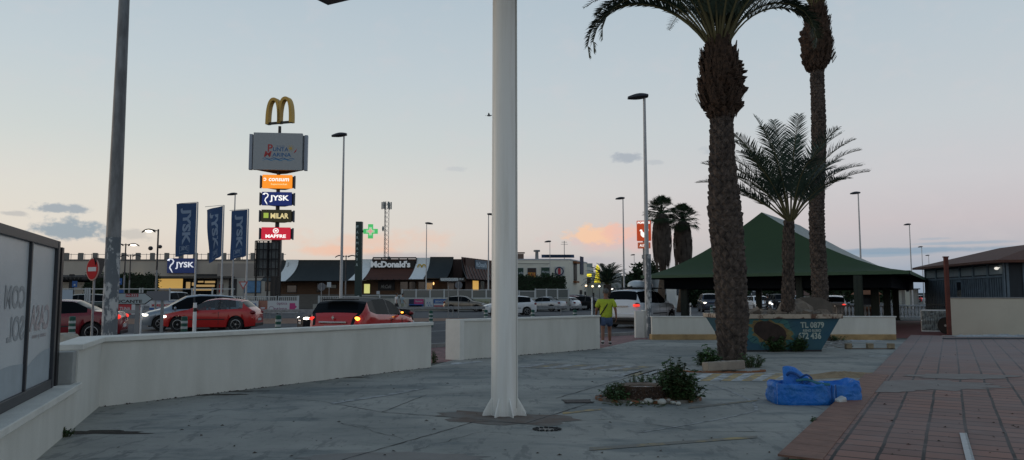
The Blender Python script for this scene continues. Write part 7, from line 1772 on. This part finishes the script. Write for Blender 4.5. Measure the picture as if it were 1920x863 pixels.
# ================================================ skip
a0, a1 = G(1376, 655), G(1530, 655); Ys = 22.3
xl_, xr_ = XA(1334, Ys), XA(1552, Ys); yb_ = 655
root = thing('skip', 'blue painted rubble skip with a pale rim and sunburst mural', 'skip', ((xl_ + xr_) / 2, Ys, 0), R(3)); hw = (xr_ - xl_) / 2; zr = D(1440, 588, Ys).z; zt2 = zr - .12; bw = hw * .80
def shell(hw1, hw0, d1, d0, z1, z0): return [(-hw1, -d1, z1), (hw1, -d1, z1), (hw1, d1, z1), (-hw1, d1, z1), (-hw0, -d0, z0), (hw0, -d0, z0), (hw0, d0, z0), (-hw0, d0, z0)]
m_skip = M('skip_blue_paint', (.018, .075, .13), .7, scale=1.6, col2=(.035, .10, .12), bump=.15); 
b = MB(); o_ = shell(hw * .965, hw * .66, .88, .80, zt2, .06); b.add(o_, [(0, 4, 5, 1), (1, 5, 6, 2), (2, 6, 7, 3), (3, 7, 4, 0), (4, 7, 6, 5)]); sk = b.build('hull', m_skip, root)
b = MB(); b.bb(-hw, hw, -.96, -.86, zt2, zr); b.bb(-hw, hw, .86, .96, zt2, zr); b.bb(-hw, -hw + .1, -.859, .859, zt2, zr); b.bb(hw - .1, hw, -.859, .859, zt2, zr); b.build('rim', M('rusty_cream_rim', (.40, .34, .27), .8, scale=4, col2=(.11, .06, .04), thr=(.50, .58), bump=.3), root, bevel=.01)
b = MB(); b.bb(-hw * .66, hw * .66, -.82, -.72, 0, .058); b.bb(-hw * .66, hw * .66, .7, .8, 0, .058); b.build('skids', m_dark, root)
def fy(x, z): return -(.80 + .08 * (z - .06) / (zt2 - .06)) - .006
def flat(pts, nm, mat, off=0):
    return MB().add([(x, fy(x, z) - off, z) for x, z in pts], [tuple(range(len(pts)))]).build(nm, mat, sk)
hx, hz = D(1422, 620, Ys).x - root.location.x, D(1422, 620, Ys).z
rng = random.Random(4); 
for (kx, kz, mat, off, nm, j) in ((.78, .46, M('mural_teal', (.04, .14, .14), .6, var=.2, scale=3), .002, 'mural_halo', .18), (.60, .34, M('mural_yellow', (.20, .19, .07), .6, scale=6, col2=(.14, .07, .03)), .006, 'mural_sunburst', .26), (.50, .265, M('mural_brown', (.035, .022, .018), .8, var=.4, scale=6), .010, 'mural_centre', .06)):
    n = 36; pts = []
    for k in range(n):
        t_ = 2 * math.pi * k / n; f = 1 + rng.uniform(-j, j) * (1 if nm == 'mural_sunburst' else .6); x, z = kx * math.cos(t_) * f, kz * math.sin(t_) * f; pts.append((hx + x * .95 + z * .25, max(.08, min(zt2 - .02, hz + z - x * .30))))
    flat(pts, nm, mat, off)
b = MB()
for k in range(16):
    t_ = 2 * math.pi * k / 16 + rng.uniform(-.1, .1); r0, r1 = .5, rng.uniform(.75, 1.15); p = []
    q0 = (hx + r0 * math.cos(t_), hz + r0 * .6 * math.sin(t_)); q1 = (hx + r1 * math.cos(t_ + .1), max(.08, min(zt2 - .03, hz + r1 * .6 * math.sin(t_ + .1))))
    if abs(q1[0]) > hw * .7: continue
    b.add([(q0[0] - .02, fy(0, q0[1]) - .008, q0[1]), (q0[0] + .02, fy(0, q0[1]) - .008, q0[1]), (q1[0], fy(0, q1[1]) - .008, q1[1])], [(0, 1, 2)])
b.build('mural_cracks', M('mural_crack', (.01, .03, .05), .7), sk)
m_skt = M('skip_lettering', (.34, .40, .36), .7, var=.2); tilt = R(-3.2)
for txt, px, py, w_, h_ in (('TL 0879', 1499, 607.5, .68, .17), ('RENO RUBIO', 1499, 617.5, .52, .075), ('672 436', 1495, 627, .66, .19)):
    x, z = D(px, py, Ys).x - root.location.x, D(px, py, Ys).z; l_ = letters('letters', txt, w_, h_, m_skt, sk, (x, fy(x, z) - .012, z), bold=.03)
b = MB()
for k, s_ in enumerate((-.5, .02, .5)): b.add([(hw * s_ - .03, -.89, zt2), (hw * s_ + .03, -.89, zt2), (hw * s_ + .03, -.83, .06), (hw * s_ - .03, -.83, .06)], [(0, 1, 2, 3)])
# rubble heaped in the skip
m_rub = M('grey_brown_rubble', (.13, .11, .09), .95, scale=4, col2=(.24, .20, .16), bump=.8, bscale=25)
rng = random.Random(9); b = MB(); b.ell((.75, .1, zr - .2), (.62, .6, .62), 18, 10, jit=.10); b.ell((-.2, .1, zr - .2), (1.1, .7, .30), 18, 10, jit=.10)
for k in range(60): 
    x = rng.uniform(-hw * .85, hw * .85); b.box((x, rng.uniform(-.7, .7), zr - .05 + .1 * rng.random()), (rng.uniform(.1, .3), rng.uniform(.1, .3), rng.uniform(.05, .2)), rz=rng.uniform(0, 3), rx=rng.uniform(-.6, .6), ry=rng.uniform(-.6, .6))
stuff(b.build('rubble', m_rub, loc=tuple(root.location), rz=R(3)), 'grey brown building rubble heaped in the blue skip', 'rubble')
bx = D(1518, 565, Ys); b = MB(); pts = [(-.62, -.1), (-.50, .10), (-.16, .38), (.45, .36), (.75, .18), (.72, -.12)]
b.fprism(pts, -.05, .05); o = b.build('broken_board', M('dull_board', (.10, .085, .07), .9, var=.2, scale=3), loc=(bx.x, Ys + .15, zr + .10)); o.rotation_euler = (R(-12), 0, R(5)); tag(o, 'large broken brown board sticking out of the skip', 'board')

# ================================================ planted bits
def weeds(label, cx, cy, items, seed, name='weed_clump', cat='plant', mat=None, z0=.012, dirt=None):
    """items = (dx, dy, height, spread, stems)"""
    rng = random.Random(seed); g = G(cx, cy); root = thing(name, label, cat, (g.x, g.y, z0)); lv, stm = MB(), MB()
    for (dx, dy, h, sp, ns, lsz) in items:
        for s_ in range(ns):
            a = rng.uniform(0, 6.28); q = sp * rng.random() ** .6; hh = h * rng.uniform(.55, 1.05) * (1 - .35 * (q / sp) ** 2); b0 = Vector((dx + q * .55 * math.cos(a), dy + q * .55 * math.sin(a), 0)); tip = Vector((dx + q * 1.1 * math.cos(a), dy + q * 1.1 * math.sin(a), hh)); mid = b0.lerp(tip, .5) + Vector((rng.uniform(-.03, .03), rng.uniform(-.03, .03), hh * .08))
            stm.tube(b0, mid, .006, .005, n=4, caps=False).tube(mid, tip, .005, .003, n=4, caps=False)
            for k in range(int(9 + hh * 22)):
                t_ = rng.uniform(.08, 1.0); c = (b0.lerp(mid, t_ * 2) if t_ < .5 else mid.lerp(tip, t_ * 2 - 1)); an = rng.uniform(0, 6.28); d = Vector((math.cos(an), math.sin(an), rng.uniform(-.3, .7))).normalized(); s2 = lsz * rng.uniform(.5, 1.25); w_ = d.cross(Vector((rng.gauss(0, .4), rng.gauss(0, .4), 1))).normalized() * s2 * .30; dn = Vector((0, 0, -s2 * .22))
                lv.add([c, c + d * s2 * .4 + w_, c + d * s2 + dn, c + d * s2 * .4 - w_], [(0, 1, 2, 3)])
    stm.build('stems', M('weed_stem', (.06, .07, .03), .8), root); lv.build('leaves', mat or m_leafw, root); return root
# stump planter
gp_ = G(1214, 752); Rp = .78
root = thing('tree_pit', 'round tree pit with a broken terracotta edge and soil', 'tree pit', (gp_.x + .03, gp_.y + .1, .0125)); rng = random.Random(3)
soil = MB(); vs_ = [(0, 0, .045)]
for i in (1, 2, 3, 4):
    for k in range(28): a = 2 * math.pi * k / 28; r_ = Rp * .97 * i / 4; vs_.append((r_ * math.cos(a) * .98, r_ * math.sin(a) * .62, .04 + rng.uniform(-.012, .02) if i < 4 else .002))
soil.add(vs_, [(0, 1 + k, 1 + (k + 1) % 28) for k in range(28)] + [(1 + i * 28 + k, 29 + i * 28 + k, 29 + i * 28 + (k + 1) % 28, 1 + i * 28 + (k + 1) % 28) for i in range(3) for k in range(28)]); soil.build('soil', m_dirt, root, smooth=True)
b = MB()
for k in range(44):
    a = 2 * math.pi * (k + .5) / 44; an = math.atan2(.63 * math.cos(a), -math.sin(a)); b.box((Rp * math.cos(a), Rp * .63 * math.sin(a), .015), (.125 * (1 - .2 * abs(math.cos(a))), .05, .055 + rng.uniform(-.02, .01)), rz=an, mi=0 if (k * 7) % 11 < 5 else 1)
b.build('edge_ring', [M('terracotta_edge', (.24, .10, .045), .85, var=.3, scale=6), M('grey_edge', (.15, .14, .125), .9, var=.2, scale=6)], root)
sp_ = G(1207, 752); root = thing('palm_stump', 'cut palm stump with shaggy bark and a hollow pale top', 'tree stump', (sp_.x, sp_.y + .06, .03)); root.scale = (1, 1, .72); b = MB(); n = 40; rows = []
for z, f in ((0, 1.04), (.06, 1.0), (.15, .98), (.24, 1.0), (.285, 1.02)): rows.append([(.385 * f * (1 + rng.uniform(-.02, .02)) * math.cos(2 * math.pi * k / n), .30 * f * (1 + rng.uniform(-.02, .02)) * math.sin(2 * math.pi * k / n), z + (rng.uniform(-.008, .01) if z > .2 else 0)) for k in range(n)])
for r_ in rows: r_.append(r_[0])
b.grid(rows); b.build('bark', m_pfib, root); b = MB()
for k in range(520):
    a = rng.uniform(0, 6.28); z = rng.uniform(.02, .25); c = Vector((.388 * math.cos(a), .303 * math.sin(a), z)); o_ = Vector((math.cos(a), math.sin(a), 0)) * rng.uniform(.01, .035); q = Vector((-math.sin(a), math.cos(a), 0)) * rng.uniform(.004, .014); b.add([c - q, c + q, c + o_ + Vector((0, 0, rng.uniform(-.05, .05)))], [(0, 1, 2)])
b.build('bark_fibres', M('grey_fibres', (.10, .08, .07), .95, var=.4, scale=12), root)
rows = []
for f, z in ((1.02, .286), (.80, .283), (.62, .262), (.58, .225), (.0, .20)): rows.append([(.385 * f * math.cos(2 * math.pi * k / n), .30 * f * math.sin(2 * math.pi * k / n), z + rng.uniform(-.004, .004)) for k in range(n + 1)])
MB().grid(rows).build('cut_top', M('rotten_wood', (.13, .09, .065), .95, scale=6, col2=(.22, .17, .13), bump=.6, bscale=30), root)
MB().add([(.20 * math.cos(t_) - .02, .13 * math.sin(t_) - .02, .245) for t_ in [2 * math.pi * k / 18 for k in range(18)]], [tuple(range(18))]).build('water_pool', M('standing_water', (.25, .27, .28), .05, spec=1.0), root)
for i, (px, py, s_, lab) in enumerate(((1216, 759, .075, 'largest white pebble below the middle of the stump'), (1241, 761, .085, 'white pebble right of the middle of the stump'), (1204, 760, .04, 'small pale pebble left of the largest one'), (1262, 760, .045, 'pale pebble under the leafy bush'), (1272, 762, .05, 'outer pale pebble at the right of the tree pit'), (1184, 761, .04, 'greyish pebble at the left of the stump'), (1231, 757, .04, 'small pebble tucked against the stump bark'), (1254, 756, .05, 'pebble between the stump and the leafy bush'))):
    g_ = G(px, py); tag(MB().ell((0, 0, s_ * .4), (s_, s_ * .7, s_ * .55), 12, 8, rz=i, jit=.08).build('pebble', M('white_pebble', (.42, .42, .38), .7, var=.2, scale=8), loc=(g_.x, g_.y, .02), smooth=True), lab, 'pebble', 'pebbles around the palm stump')
weeds('tall leafy bush with dark green leaves right of the stump', 1270, 754, [(0, 0, .68, .27, 62, .085), (.08, -.02, .46, .32, 46, .08), (-.06, .05, .60, .18, 26, .085)], 51, name='leafy_bush', cat='bush', mat=m_leafm)
weeds('low weeds at the left side of the stump', 1157, 754, [(0, 0, .28, .24, 90, .05), (.12, .1, .26, .2, 40, .045)], 52)
weeds('grassy weeds behind the stump', 1212, 728, [(0, .05, .24, .35, 22, .05), (.25, .0, .34, .15, 16, .06), (-.2, 0, .30, .2, 8, .03)], 53)
weeds('small weeds along the front edge of the tree pit', 1190, 762, [(-.15, 0, .08, .3, 16, .03), (.2, 0, .07, .35, 14, .03)], 54)
weeds('leafy weeds left of the thick palm and its concrete block', 1328, 686, [(0, 0, .48, .28, 30, .10), (-.12, 0, .34, .25, 16, .09)], 55)
weeds('fine weeds right of the thick palm and its concrete block', 1409, 690, [(0, 0, .32, .30, 46, .06)], 56)
weeds('left dense weeds at the foot of the young palm', 1452, 660, [(0, 0, .52, .40, 90, .10), (-.2, 0, .34, .25, 30, .09)], 57)
weeds('right dense weeds at the foot of the young palm', 1492, 660, [(0, 0, .48, .36, 80, .09)], 58)
weeds('scraggy weeds by the slender palm and low wall', 1566, 640, [(0, 0, .20, .5, 40, .06)], 59)
weeds('dark weed at the foot of the wall by the glass screen', 121, 822, [(0, 0, .12, .09, 22, .035)], 60)
weeds('weed growing in the first wall gap', 813, 682, [(0, 0, .30, .09, 14, .05)], 62)
weeds('two leaved seedling at the edge of the tiles', 1528, 800, [(0, 0, .12, .05, 5, .04)], 63)
weeds('tiny weeds at the foot of the gate pillar', 1232, 636, [(0, 0, .10, .2, 12, .04)], 64)
# concrete block
g_ = G(1362, 699); root = thing('concrete_block', 'chipped pale concrete block lying before the thick palm', 'concrete block', (g_.x, g_.y + .18, .03), R(4)); b = MB(); b.bb(-.40, .40, -.19, .20, 0, .19); o = b.build('block', M('pale_cast_concrete', (.36, .31, .25), .9, scale=4, col2=(.22, .19, .16), bump=.5), root, bevel=.025); o.rotation_euler = (R(-5), R(-3), 0)
b = MB()
for (x, y) in ((-.26, -.05), (-.22, .08), (-.05, -.02)): b.tube((x, y, .186), (x, y, .1965), .018, n=8)
o = b.build('bolt_holes', m_dark, root); o.rotation_euler = (R(-5), R(-3), 0)
g_ = G(1362, 702); b = MB(); rng = random.Random(6)
for k in range(26): t_ = math.pi * (k / 25) + math.pi; b.box((.85 * math.cos(t_), .34 * math.sin(t_), .01), (.11, .05, rng.uniform(.02, .05)), rz=rng.uniform(-.3, .3))
tag(b.build('pit_edge', MATS['terracotta_edge'], loc=(g_.x + .05, g_.y + .5, .012)), 'crumbling terracotta edging around the thick palm', 'edging')

# ================================================ blue bulk bag
g_ = G(1528, 762); root = thing('bulk_bag', 'crumpled bright blue woven sand bag slumped beside the tiles', 'bulk bag', (g_.x + .02, g_.y + .30, .014), R(-3)); root.scale = (.80, .88, .86)
m_bag = bpy.data.materials.new('blue_woven_plastic'); m_bag.use_nodes = True; bs = m_bag.node_tree.nodes['Principled BSDF']; bs.inputs['Base Color'].default_value = (.006, .15, .56, 1); bs.inputs['Roughness'].default_value = .5
t = m_bag.node_tree; co = t.nodes.new('ShaderNodeTexCoord'); wv_ = t.nodes.new('ShaderNodeTexNoise'); wv_.inputs['Scale'].default_value = 9; wv_.inputs['Detail'].default_value = 6; wv_.inputs['Distortion'].default_value = 1.2; bp = t.nodes.new('ShaderNodeBump'); bp.inputs['Strength'].default_value = .9; bp.inputs['Distance'].default_value = .03
t.links.new(co.outputs['Object'], wv_.inputs['Vector']); t.links.new(wv_.outputs[0], bp.inputs['Height']); t.links.new(bp.outputs[0], bs.inputs['Normal'])
n2_ = t.nodes.new('ShaderNodeTexNoise'); n2_.inputs['Scale'].default_value = 3.5; n2_.inputs['Detail'].default_value = 8; t.links.new(co.outputs['Object'], n2_.inputs['Vector']); mx2 = t.nodes.new('ShaderNodeMix'); mx2.data_type = 'RGBA'; rm2 = t.nodes.new('ShaderNodeMapRange'); rm2.inputs[1].default_value = .45; rm2.inputs[2].default_value = .75; rm2.inputs[4].default_value = .6; t.links.new(n2_.outputs[0], rm2.inputs[0]); t.links.new(rm2.outputs[0], mx2.inputs[0]); mx2.inputs[6].default_value = (.006, .15, .56, 1); mx2.inputs[7].default_value = (.03, .17, .40, 1); t.links.new(mx2.outputs[2], bs.inputs['Base Color'])
m_bagd = M('bag_strap_blue', (.006, .06, .22), .6); m_bags = M('bag_stitching', (.20, .30, .55), .7)
rng = random.Random(17)
from mathutils import noise as mn
def bag_lump(name, cx, cy, wx, wy, h, par, seed, slump=.0, open_=True, mat=m_bag, pw=.36):
    rows = []; N = 90
    prof_ = [(1.0, 0), (1.03, .10), (1.04, .3), (1.02, .55), (.99, .8), (.95, .95), (.88, 1.0)] + ([(.82, .93), (.70, .72), (.45, .62), (.0, .60)] if open_ else [(.6, 1.03), (.3, 1.0), (0, .98)])
    dens = []
    for (fa, za), (fb, zb3) in zip(prof_, prof_[1:]):
        dens += [(fa + (fb - fa) * q_ / 4, za + (zb3 - za) * q_ / 4) for q_ in range(4)]
    for (f, zf) in dens + [prof_[-1]]:
        r_ = []
        for k in range(N + 1):
            a = 2 * math.pi * k / N; c, s = math.cos(a), math.sin(a); x = math.copysign(abs(c) ** pw, c) * wx * f; y = math.copysign(abs(s) ** pw, s) * wy * f; z = h * zf * (1 + slump * x / wx)
            q = Vector((x * 4, y * 4, z * 5 + seed)); d = mn.noise(q) * .05 + (abs(mn.noise(q * 2.3)) - .25) * .05 + (abs(mn.noise(Vector((x * 9, y * 9, z * 4 + seed)))) - .2) * .022; d *= (0.2 + zf) if zf > 0 else 0
            nx, ny = c, s; r_.append((cx + x + nx * d, cy + y + ny * d, max(0, z + (mn.noise(q * 1.3 + Vector((9, 0, 0))) * .05 if zf > .5 else 0))))
        r_[-1] = r_[0]; rows.append(r_)
    return MB().grid(rows[::-1]).build(name, mat, par, smooth=True)
kx = g_.y / F
bag_lump('sack_body', -.18, 0, .50, .36, .34, root, 1.0, slump=-.05); bag_lump('sack_side', .46, .12, .50, .33, .33, root, 5.0, slump=.20, pw=.62)
# raised flap and straps
rows = []
for i in range(17):
    t_ = i / 16; row = []
    for j in range(9):
        s_ = j / 8; hh = .40 * math.sin(math.pi * min(1, .30 + t_ * .72)) ** .8 * (1 - .55 * t_); x = -.54 + .66 * t_ + .10 * s_ - .05 * s_ * t_; q = Vector((t_ * 5, s_ * 3, 2))
        row.append((x, -.24 + .26 * s_ ** 1.5 + .05 * mn.noise(q), .27 + hh * math.sin(s_ * 2.2) + .03 * mn.noise(q * 1.7)))
    rows.append(row)
fl_ = MB().grid(rows).build('flap', m_bag, root, smooth=True); fl_.modifiers.new('solid', 'SOLIDIFY').thickness = .012
def ribbon(pts, w_, nm, mat, par):
    P = [Vector(p) for p in pts]; rows = []; n = 6; S_ = []
    for i in range(len(P) - 1):
        p0, p1, p2, p3 = P[max(i - 1, 0)], P[i], P[i + 1], P[min(i + 2, len(P) - 1)]
        for k in range(n): t_ = k / n; S_.append(.5 * ((2 * p1) + (p2 - p0) * t_ + (2 * p0 - 5 * p1 + 4 * p2 - p3) * t_ ** 2 + (3 * p1 - p0 - 3 * p2 + p3) * t_ ** 3))
    S_.append(P[-1])
    for i, p in enumerate(S_):
        tg = (S_[min(i + 1, len(S_) - 1)] - S_[max(i - 1, 0)]).normalized(); sd_ = tg.cross(Vector((.2, -1, .3))).normalized() * w_; rows.append([tuple(p - sd_), tuple(p + sd_)])
    o = MB().grid(rows).build(nm, mat, par, smooth=True); o.modifiers.new('solid', 'SOLIDIFY').thickness = .006; return o
ribbon([(-.48, -.2, .36), (-.42, -.24, .52), (-.28, -.26, .50), (-.18, -.25, .38), (-.25, -.28, .33)], .022, 'strap', m_bagd, root); ribbon([(-.30, -.27, .40), (-.10, -.28, .42), (.08, -.30, .36), (.28, -.34, .345)], .022, 'strap', M('teal_strap', (.03, .16, .22), .6), root); ribbon([(-.22, -.26, .44), (-.12, -.3, .50), (-.02, -.28, .42), (-.14, -.29, .36)], .016, 'strap', m_bagd, root)
b = MB()
for k in range(20): t_ = k / 19; b.box((.335 + .01 * math.sin(t_ * 9), -.375 - .012, .02 + .32 * t_), (.012, .006, .010))
for k in range(16): b.box((-.665, -.33 + .0, .02 + .32 * k / 15), (.010, .008, .010))
b.build('stitching', m_bags, root)
ribbon([(.29, -.385, .34), (.285, -.388, .2), (.29, -.386, .02)], .010, 'seam', m_bagd, root); ribbon([(.36, -.375, .34), (.365, -.38, .2), (.36, -.376, .02)], .010, 'seam', m_bagd, root)
pb_ = G(1566, 764); o = MB().box((0, 0, .10), (.15, .10, .13), rz=.4, rx=.25, ry=-.35).build('plastic_scrap', M('white_plastic', (.50, .52, .52), .5, var=.1), loc=(pb_.x + .10, pb_.y + .04, -.03), bevel=.02); tag(o, 'white plastic scrap wedged between the blue bag and the tiles', 'scrap')

# ================================================ pallet, rubbish, drain covers
g_ = G(1634, 656); root = thing('pallet', 'upturned wooden pallet piece with three square blocks', 'pallet', (g_.x, g_.y + .1, .014)); m_pw = M('weathered_pallet_wood', (.16, .13, .10), .9, var=.3, scale=4)
MB().bb(-.72, .72, -.05, .05, 0, .025).build('board', m_pw, root)
for x in (-.63, 0, .62): MB().bb(x - .085, x + .085, -.07, .07, .0255, .165).build('block', M('pale_pallet_block', (.26, .21, .14), .9, var=.3, scale=6), root, bevel=.006)
b = MB(); rng = random.Random(23)
for k in range(46):
    px = rng.uniform(1518, 1600); py = rng.uniform(640, 653); p = G(px, py); b.box((p.x, p.y, .02 + .02 * rng.random()), (rng.uniform(.05, .4), rng.uniform(.03, .15), .02), rz=rng.uniform(-.5, .5), ry=rng.uniform(-.1, .1))
stuff(b.build('timber_scraps', M('grey_scraps', (.14, .14, .14), .9, scale=3, col2=(.26, .27, .27), thr=(.4, .6))), 'litter of grey timber scraps between the skip and the low wall', 'scraps')
def crumple(label, px, py, wx, wy, h, seed, mat, z=.014, nm='plastic_sheet', rz=0):
    p = G(px, py, z); rows = []
    for i in range(21):
        row = []
        for j in range(15):
            x, y = (i / 20 - .5) * wx, (j / 14 - .5) * wy; q = Vector((x * 5 + seed, y * 6, seed)); e_ = 1 - max(abs(i / 10 - 1), abs(j / 7 - 1)) ** 4; row.append((x + .05 * mn.noise(q), y + .06 * mn.noise(q * 1.1 + Vector((3, 3, 3))) + .08 * mn.noise(Vector((x * 2, seed, 0))), max(.002, (abs(mn.noise(q)) * h + .006) * e_)))
        rows.append(row)
    return tag(MB().grid(rows).build(nm, mat, loc=(p.x, p.y, z), rz=rz), label, 'plastic sheet')
m_pls = M('dusty_plastic', (.32, .34, .35), .5, var=.3, scale=5)
crumple('crumpled pale plastic sheet in front of the low wall right of the skip', 1622, 640, 1.2, .35, .10, 1.0, m_pls)
crumple('long crumpled pale sheet at the foot of the tall cream wall', 1868, 631, 3.2, .7, .14, 2.0, m_pls, z=TZ + .008)
crumple('flat grey scrap left of the pallet', 1650, 668, .55, .12, .03, 3.0, m_pls)
b = MB(); p = G(1855, 636, TZ); b.bb(-1.6, 1.9, -.12, .10, 0, .03); tag(b.build('long_board', M('dark_wet_board', (.04, .05, .055), .7, var=.2), loc=(p.x, p.y, TZ + .004), rz=R(1)), 'long dark board lying before the tall cream wall', 'board')
b = MB(); p = G(1855, 632, TZ); b.bb(-1.5, 1.8, -.10, .12, 0, .03); tag(b.build('long_board', M('pale_board', (.30, .31, .31), .7, var=.2), loc=(p.x, p.y + .3, TZ + .004), rz=R(-1)), 'long pale panel lying behind the dark board', 'board')
# wrapped frame leaning at the kiosk
p = G(1766, 622, TZ); root = thing('wrapped_frame', 'white framed panel wrapped in crumpled clear plastic by the kiosk', 'panel', (p.x, p.y, TZ), R(-12)); W_, H_ = .78, .92
b = MB(); b.bb(-W_, W_ * .9, -.03, .03, H_ - .05, H_); b.bb(-W_, W_ * .9, -.031, .031, 0, .06); b.bb(-W_, -W_ + .06, -.029, .029, .06, H_ - .05); b.build('frame', m_white, root)
rows = [[(-W_ + 1.48 * i / 14, -.04 + .04 * mn.noise(Vector((i * .7, j * .5, 1))), .05 + (H_ - .1) * j / 10) for i in range(15)] for j in range(11)]; MB().grid(rows).build('plastic_film', M('clear_plastic_film', (.26, .28, .27), .25, scale=5, col2=(.10, .11, .11), thr=(.4, .6), stretch=(4, 1, 1)), root)
p = G(1780, 625, TZ); root = thing('handcart_wheel', 'black tyred cart wheel half hidden behind the tall cream wall', 'wheel', (p.x, p.y + .2, .36), R(-60)); tm, rm = wheel_meshes(.34); o = link('tyre', tm, root); o.scale = (1, .5, 1); MB().tube((0, -.05, 0), (0, .05, 0), .05, n=10).build('hub', m_greyst, root)
# drain hole and cover
g_ = G(1025, 808); root = thing('drain_hole', 'broken round drain hole in the concrete', 'drain', (g_.x, g_.y, .0165)); MB().add([(.135 * math.cos(t_) * (1 + .1 * math.sin(3 * t_)), .085 * math.sin(t_), .003) for t_ in [2 * math.pi * k / 20 for k in range(20)]], [tuple(range(20))]).build('hole', m_black, root)
b = MB(); rng = random.Random(2)
for k in range(16): t_ = 2 * math.pi * k / 16; b.box((.15 * math.cos(t_), .10 * math.sin(t_), .006), (.05, .02, .016), rz=rng.uniform(0, 3))
b.build('broken_edge', m_joint, root)
g_ = G(1083, 755); root = thing('manhole_cover', 'dark square cast cover set in the concrete', 'manhole cover', (g_.x, g_.y, .0165), R(4)); MB().bb(-.20, .20, -.15, .15, 0, .008).build('cover', M('cast_iron', (.045, .035, .032), .7, var=.3, bump=.5, bscale=60), root); MB().bb(-.22, .22, -.17, -.151, 0, .006).bb(-.22, .22, .151, .17, 0, .006).build('cover_frame', m_joint, root)
# metal strip on the tiles, leaves and pebbles scattered
c0, c1 = G(1806, 815, TZ), G(1822, 875, TZ); d = c1 - c0; b = MB(); b.bb(-.035, .035, 0, d.length, 0, .012)
for k in range(int(d.length / .06)): b.bb(-.033, -.015, k * .06, k * .06 + .02, .0121, .016)
o = b.build('metal_strip', M('zinc_strip', (.34, .36, .37), .45, metal=.4, var=.2, scale=20), loc=(c0.x, c0.y, TZ + .006)); o.rotation_euler = (0, 0, math.atan2(d.y, d.x) - math.pi / 2); tag(o, 'ribbed zinc edging strip lying on the tiles at bottom right', 'metal strip')
b = MB(); rng = random.Random(77)
for k in range(170):
    if rng.random() < .6: px, py, z = rng.uniform(100, 1450), rng.uniform(690, 860), .016
    else: px, py, z = rng.uniform(1640, 1915), rng.uniform(640, 855), TZ + .002
    p = G(px, py, z)
    if px < 190 + (py - 690) * -.2 + 120 and py < 780: continue
    s_ = rng.uniform(.008, .03); a = rng.uniform(0, 6.28); b.add([(p.x + s_ * math.cos(a), p.y + s_ * math.sin(a), z + .001), (p.x - s_ * .5 * math.sin(a), p.y + s_ * .5 * math.cos(a), z + s_ * .5), (p.x - s_ * math.cos(a), p.y - s_ * math.sin(a), z + .001), (p.x + s_ * .5 * math.sin(a), p.y - s_ * .5 * math.cos(a), z + .003)], [(0, 1, 2, 3)])
rngs = random.Random(5)
for seg_a, seg_b in ((W1a, W1b), (W2a, W2b)):
    for k in range(150):
        t_ = rngs.random() ** 1.0; p = seg_a.lerp(seg_b, t_); o_ = abs(rngs.gauss(0, .06)); s_ = rngs.uniform(.006, .028); a = rngs.uniform(0, 6.28); q = Vector((p.x + .7 * o_, p.y - .7 * o_ - .01)); b.add([(q.x + s_ * math.cos(a), q.y + s_ * math.sin(a), .016), (q.x, q.y, .016 + s_ * .6), (q.x - s_ * math.cos(a), q.y - s_ * math.sin(a), .016), (q.x + s_ * math.sin(a), q.y - s_ * math.cos(a), .015)], [(0, 1, 2, 3)])
stuff(b.build('leaf_litter', M('dead_leaf_litter', (.06, .045, .035), .9, var=.5, scale=20)), 'dead leaves and grit scattered over the concrete and tiles', 'litter')
# stones beyond the wall bend, and a bird
p = D(126, 621, 14.0); tag(MB().ell((0, 0, .35), (.42, .4, .56), 12, 8, jit=.07).build('boulder', M('pale_boulder', (.36, .33, .27), .9, var=.2, scale=3, bump=.5), loc=(p.x, 14.0, .0)), 'pale boulder behind the wall beside the black post', 'boulder')
p = D(917, 217, 55); root = thing('seagull', 'small bird gliding in the sky just left of the white column', 'bird', tuple(p)); b = MB(); b.ell((0, 0, 0), (.17, .06, .06), 10, 6); b.ell((.17, 0, .02), (.05, .035, .035), 8, 5); b.add([(-.15, 0, 0), (-.28, .06, 0), (-.28, -.06, 0)], [(0, 1, 2)])
b.build('body', M('gull_grey', (.20, .21, .22), .8), root, smooth=True)
for sg in (-1, 1): MB().add([(.08, sg * .03, .02), (.02, sg * .26, .13), (-.04, sg * .50, .09), (-.06, sg * .26, .10), (-.09, sg * .03, .02)], [(0, 1, 2, 3, 4)]).build('wing', MATS['gull_grey'], root)
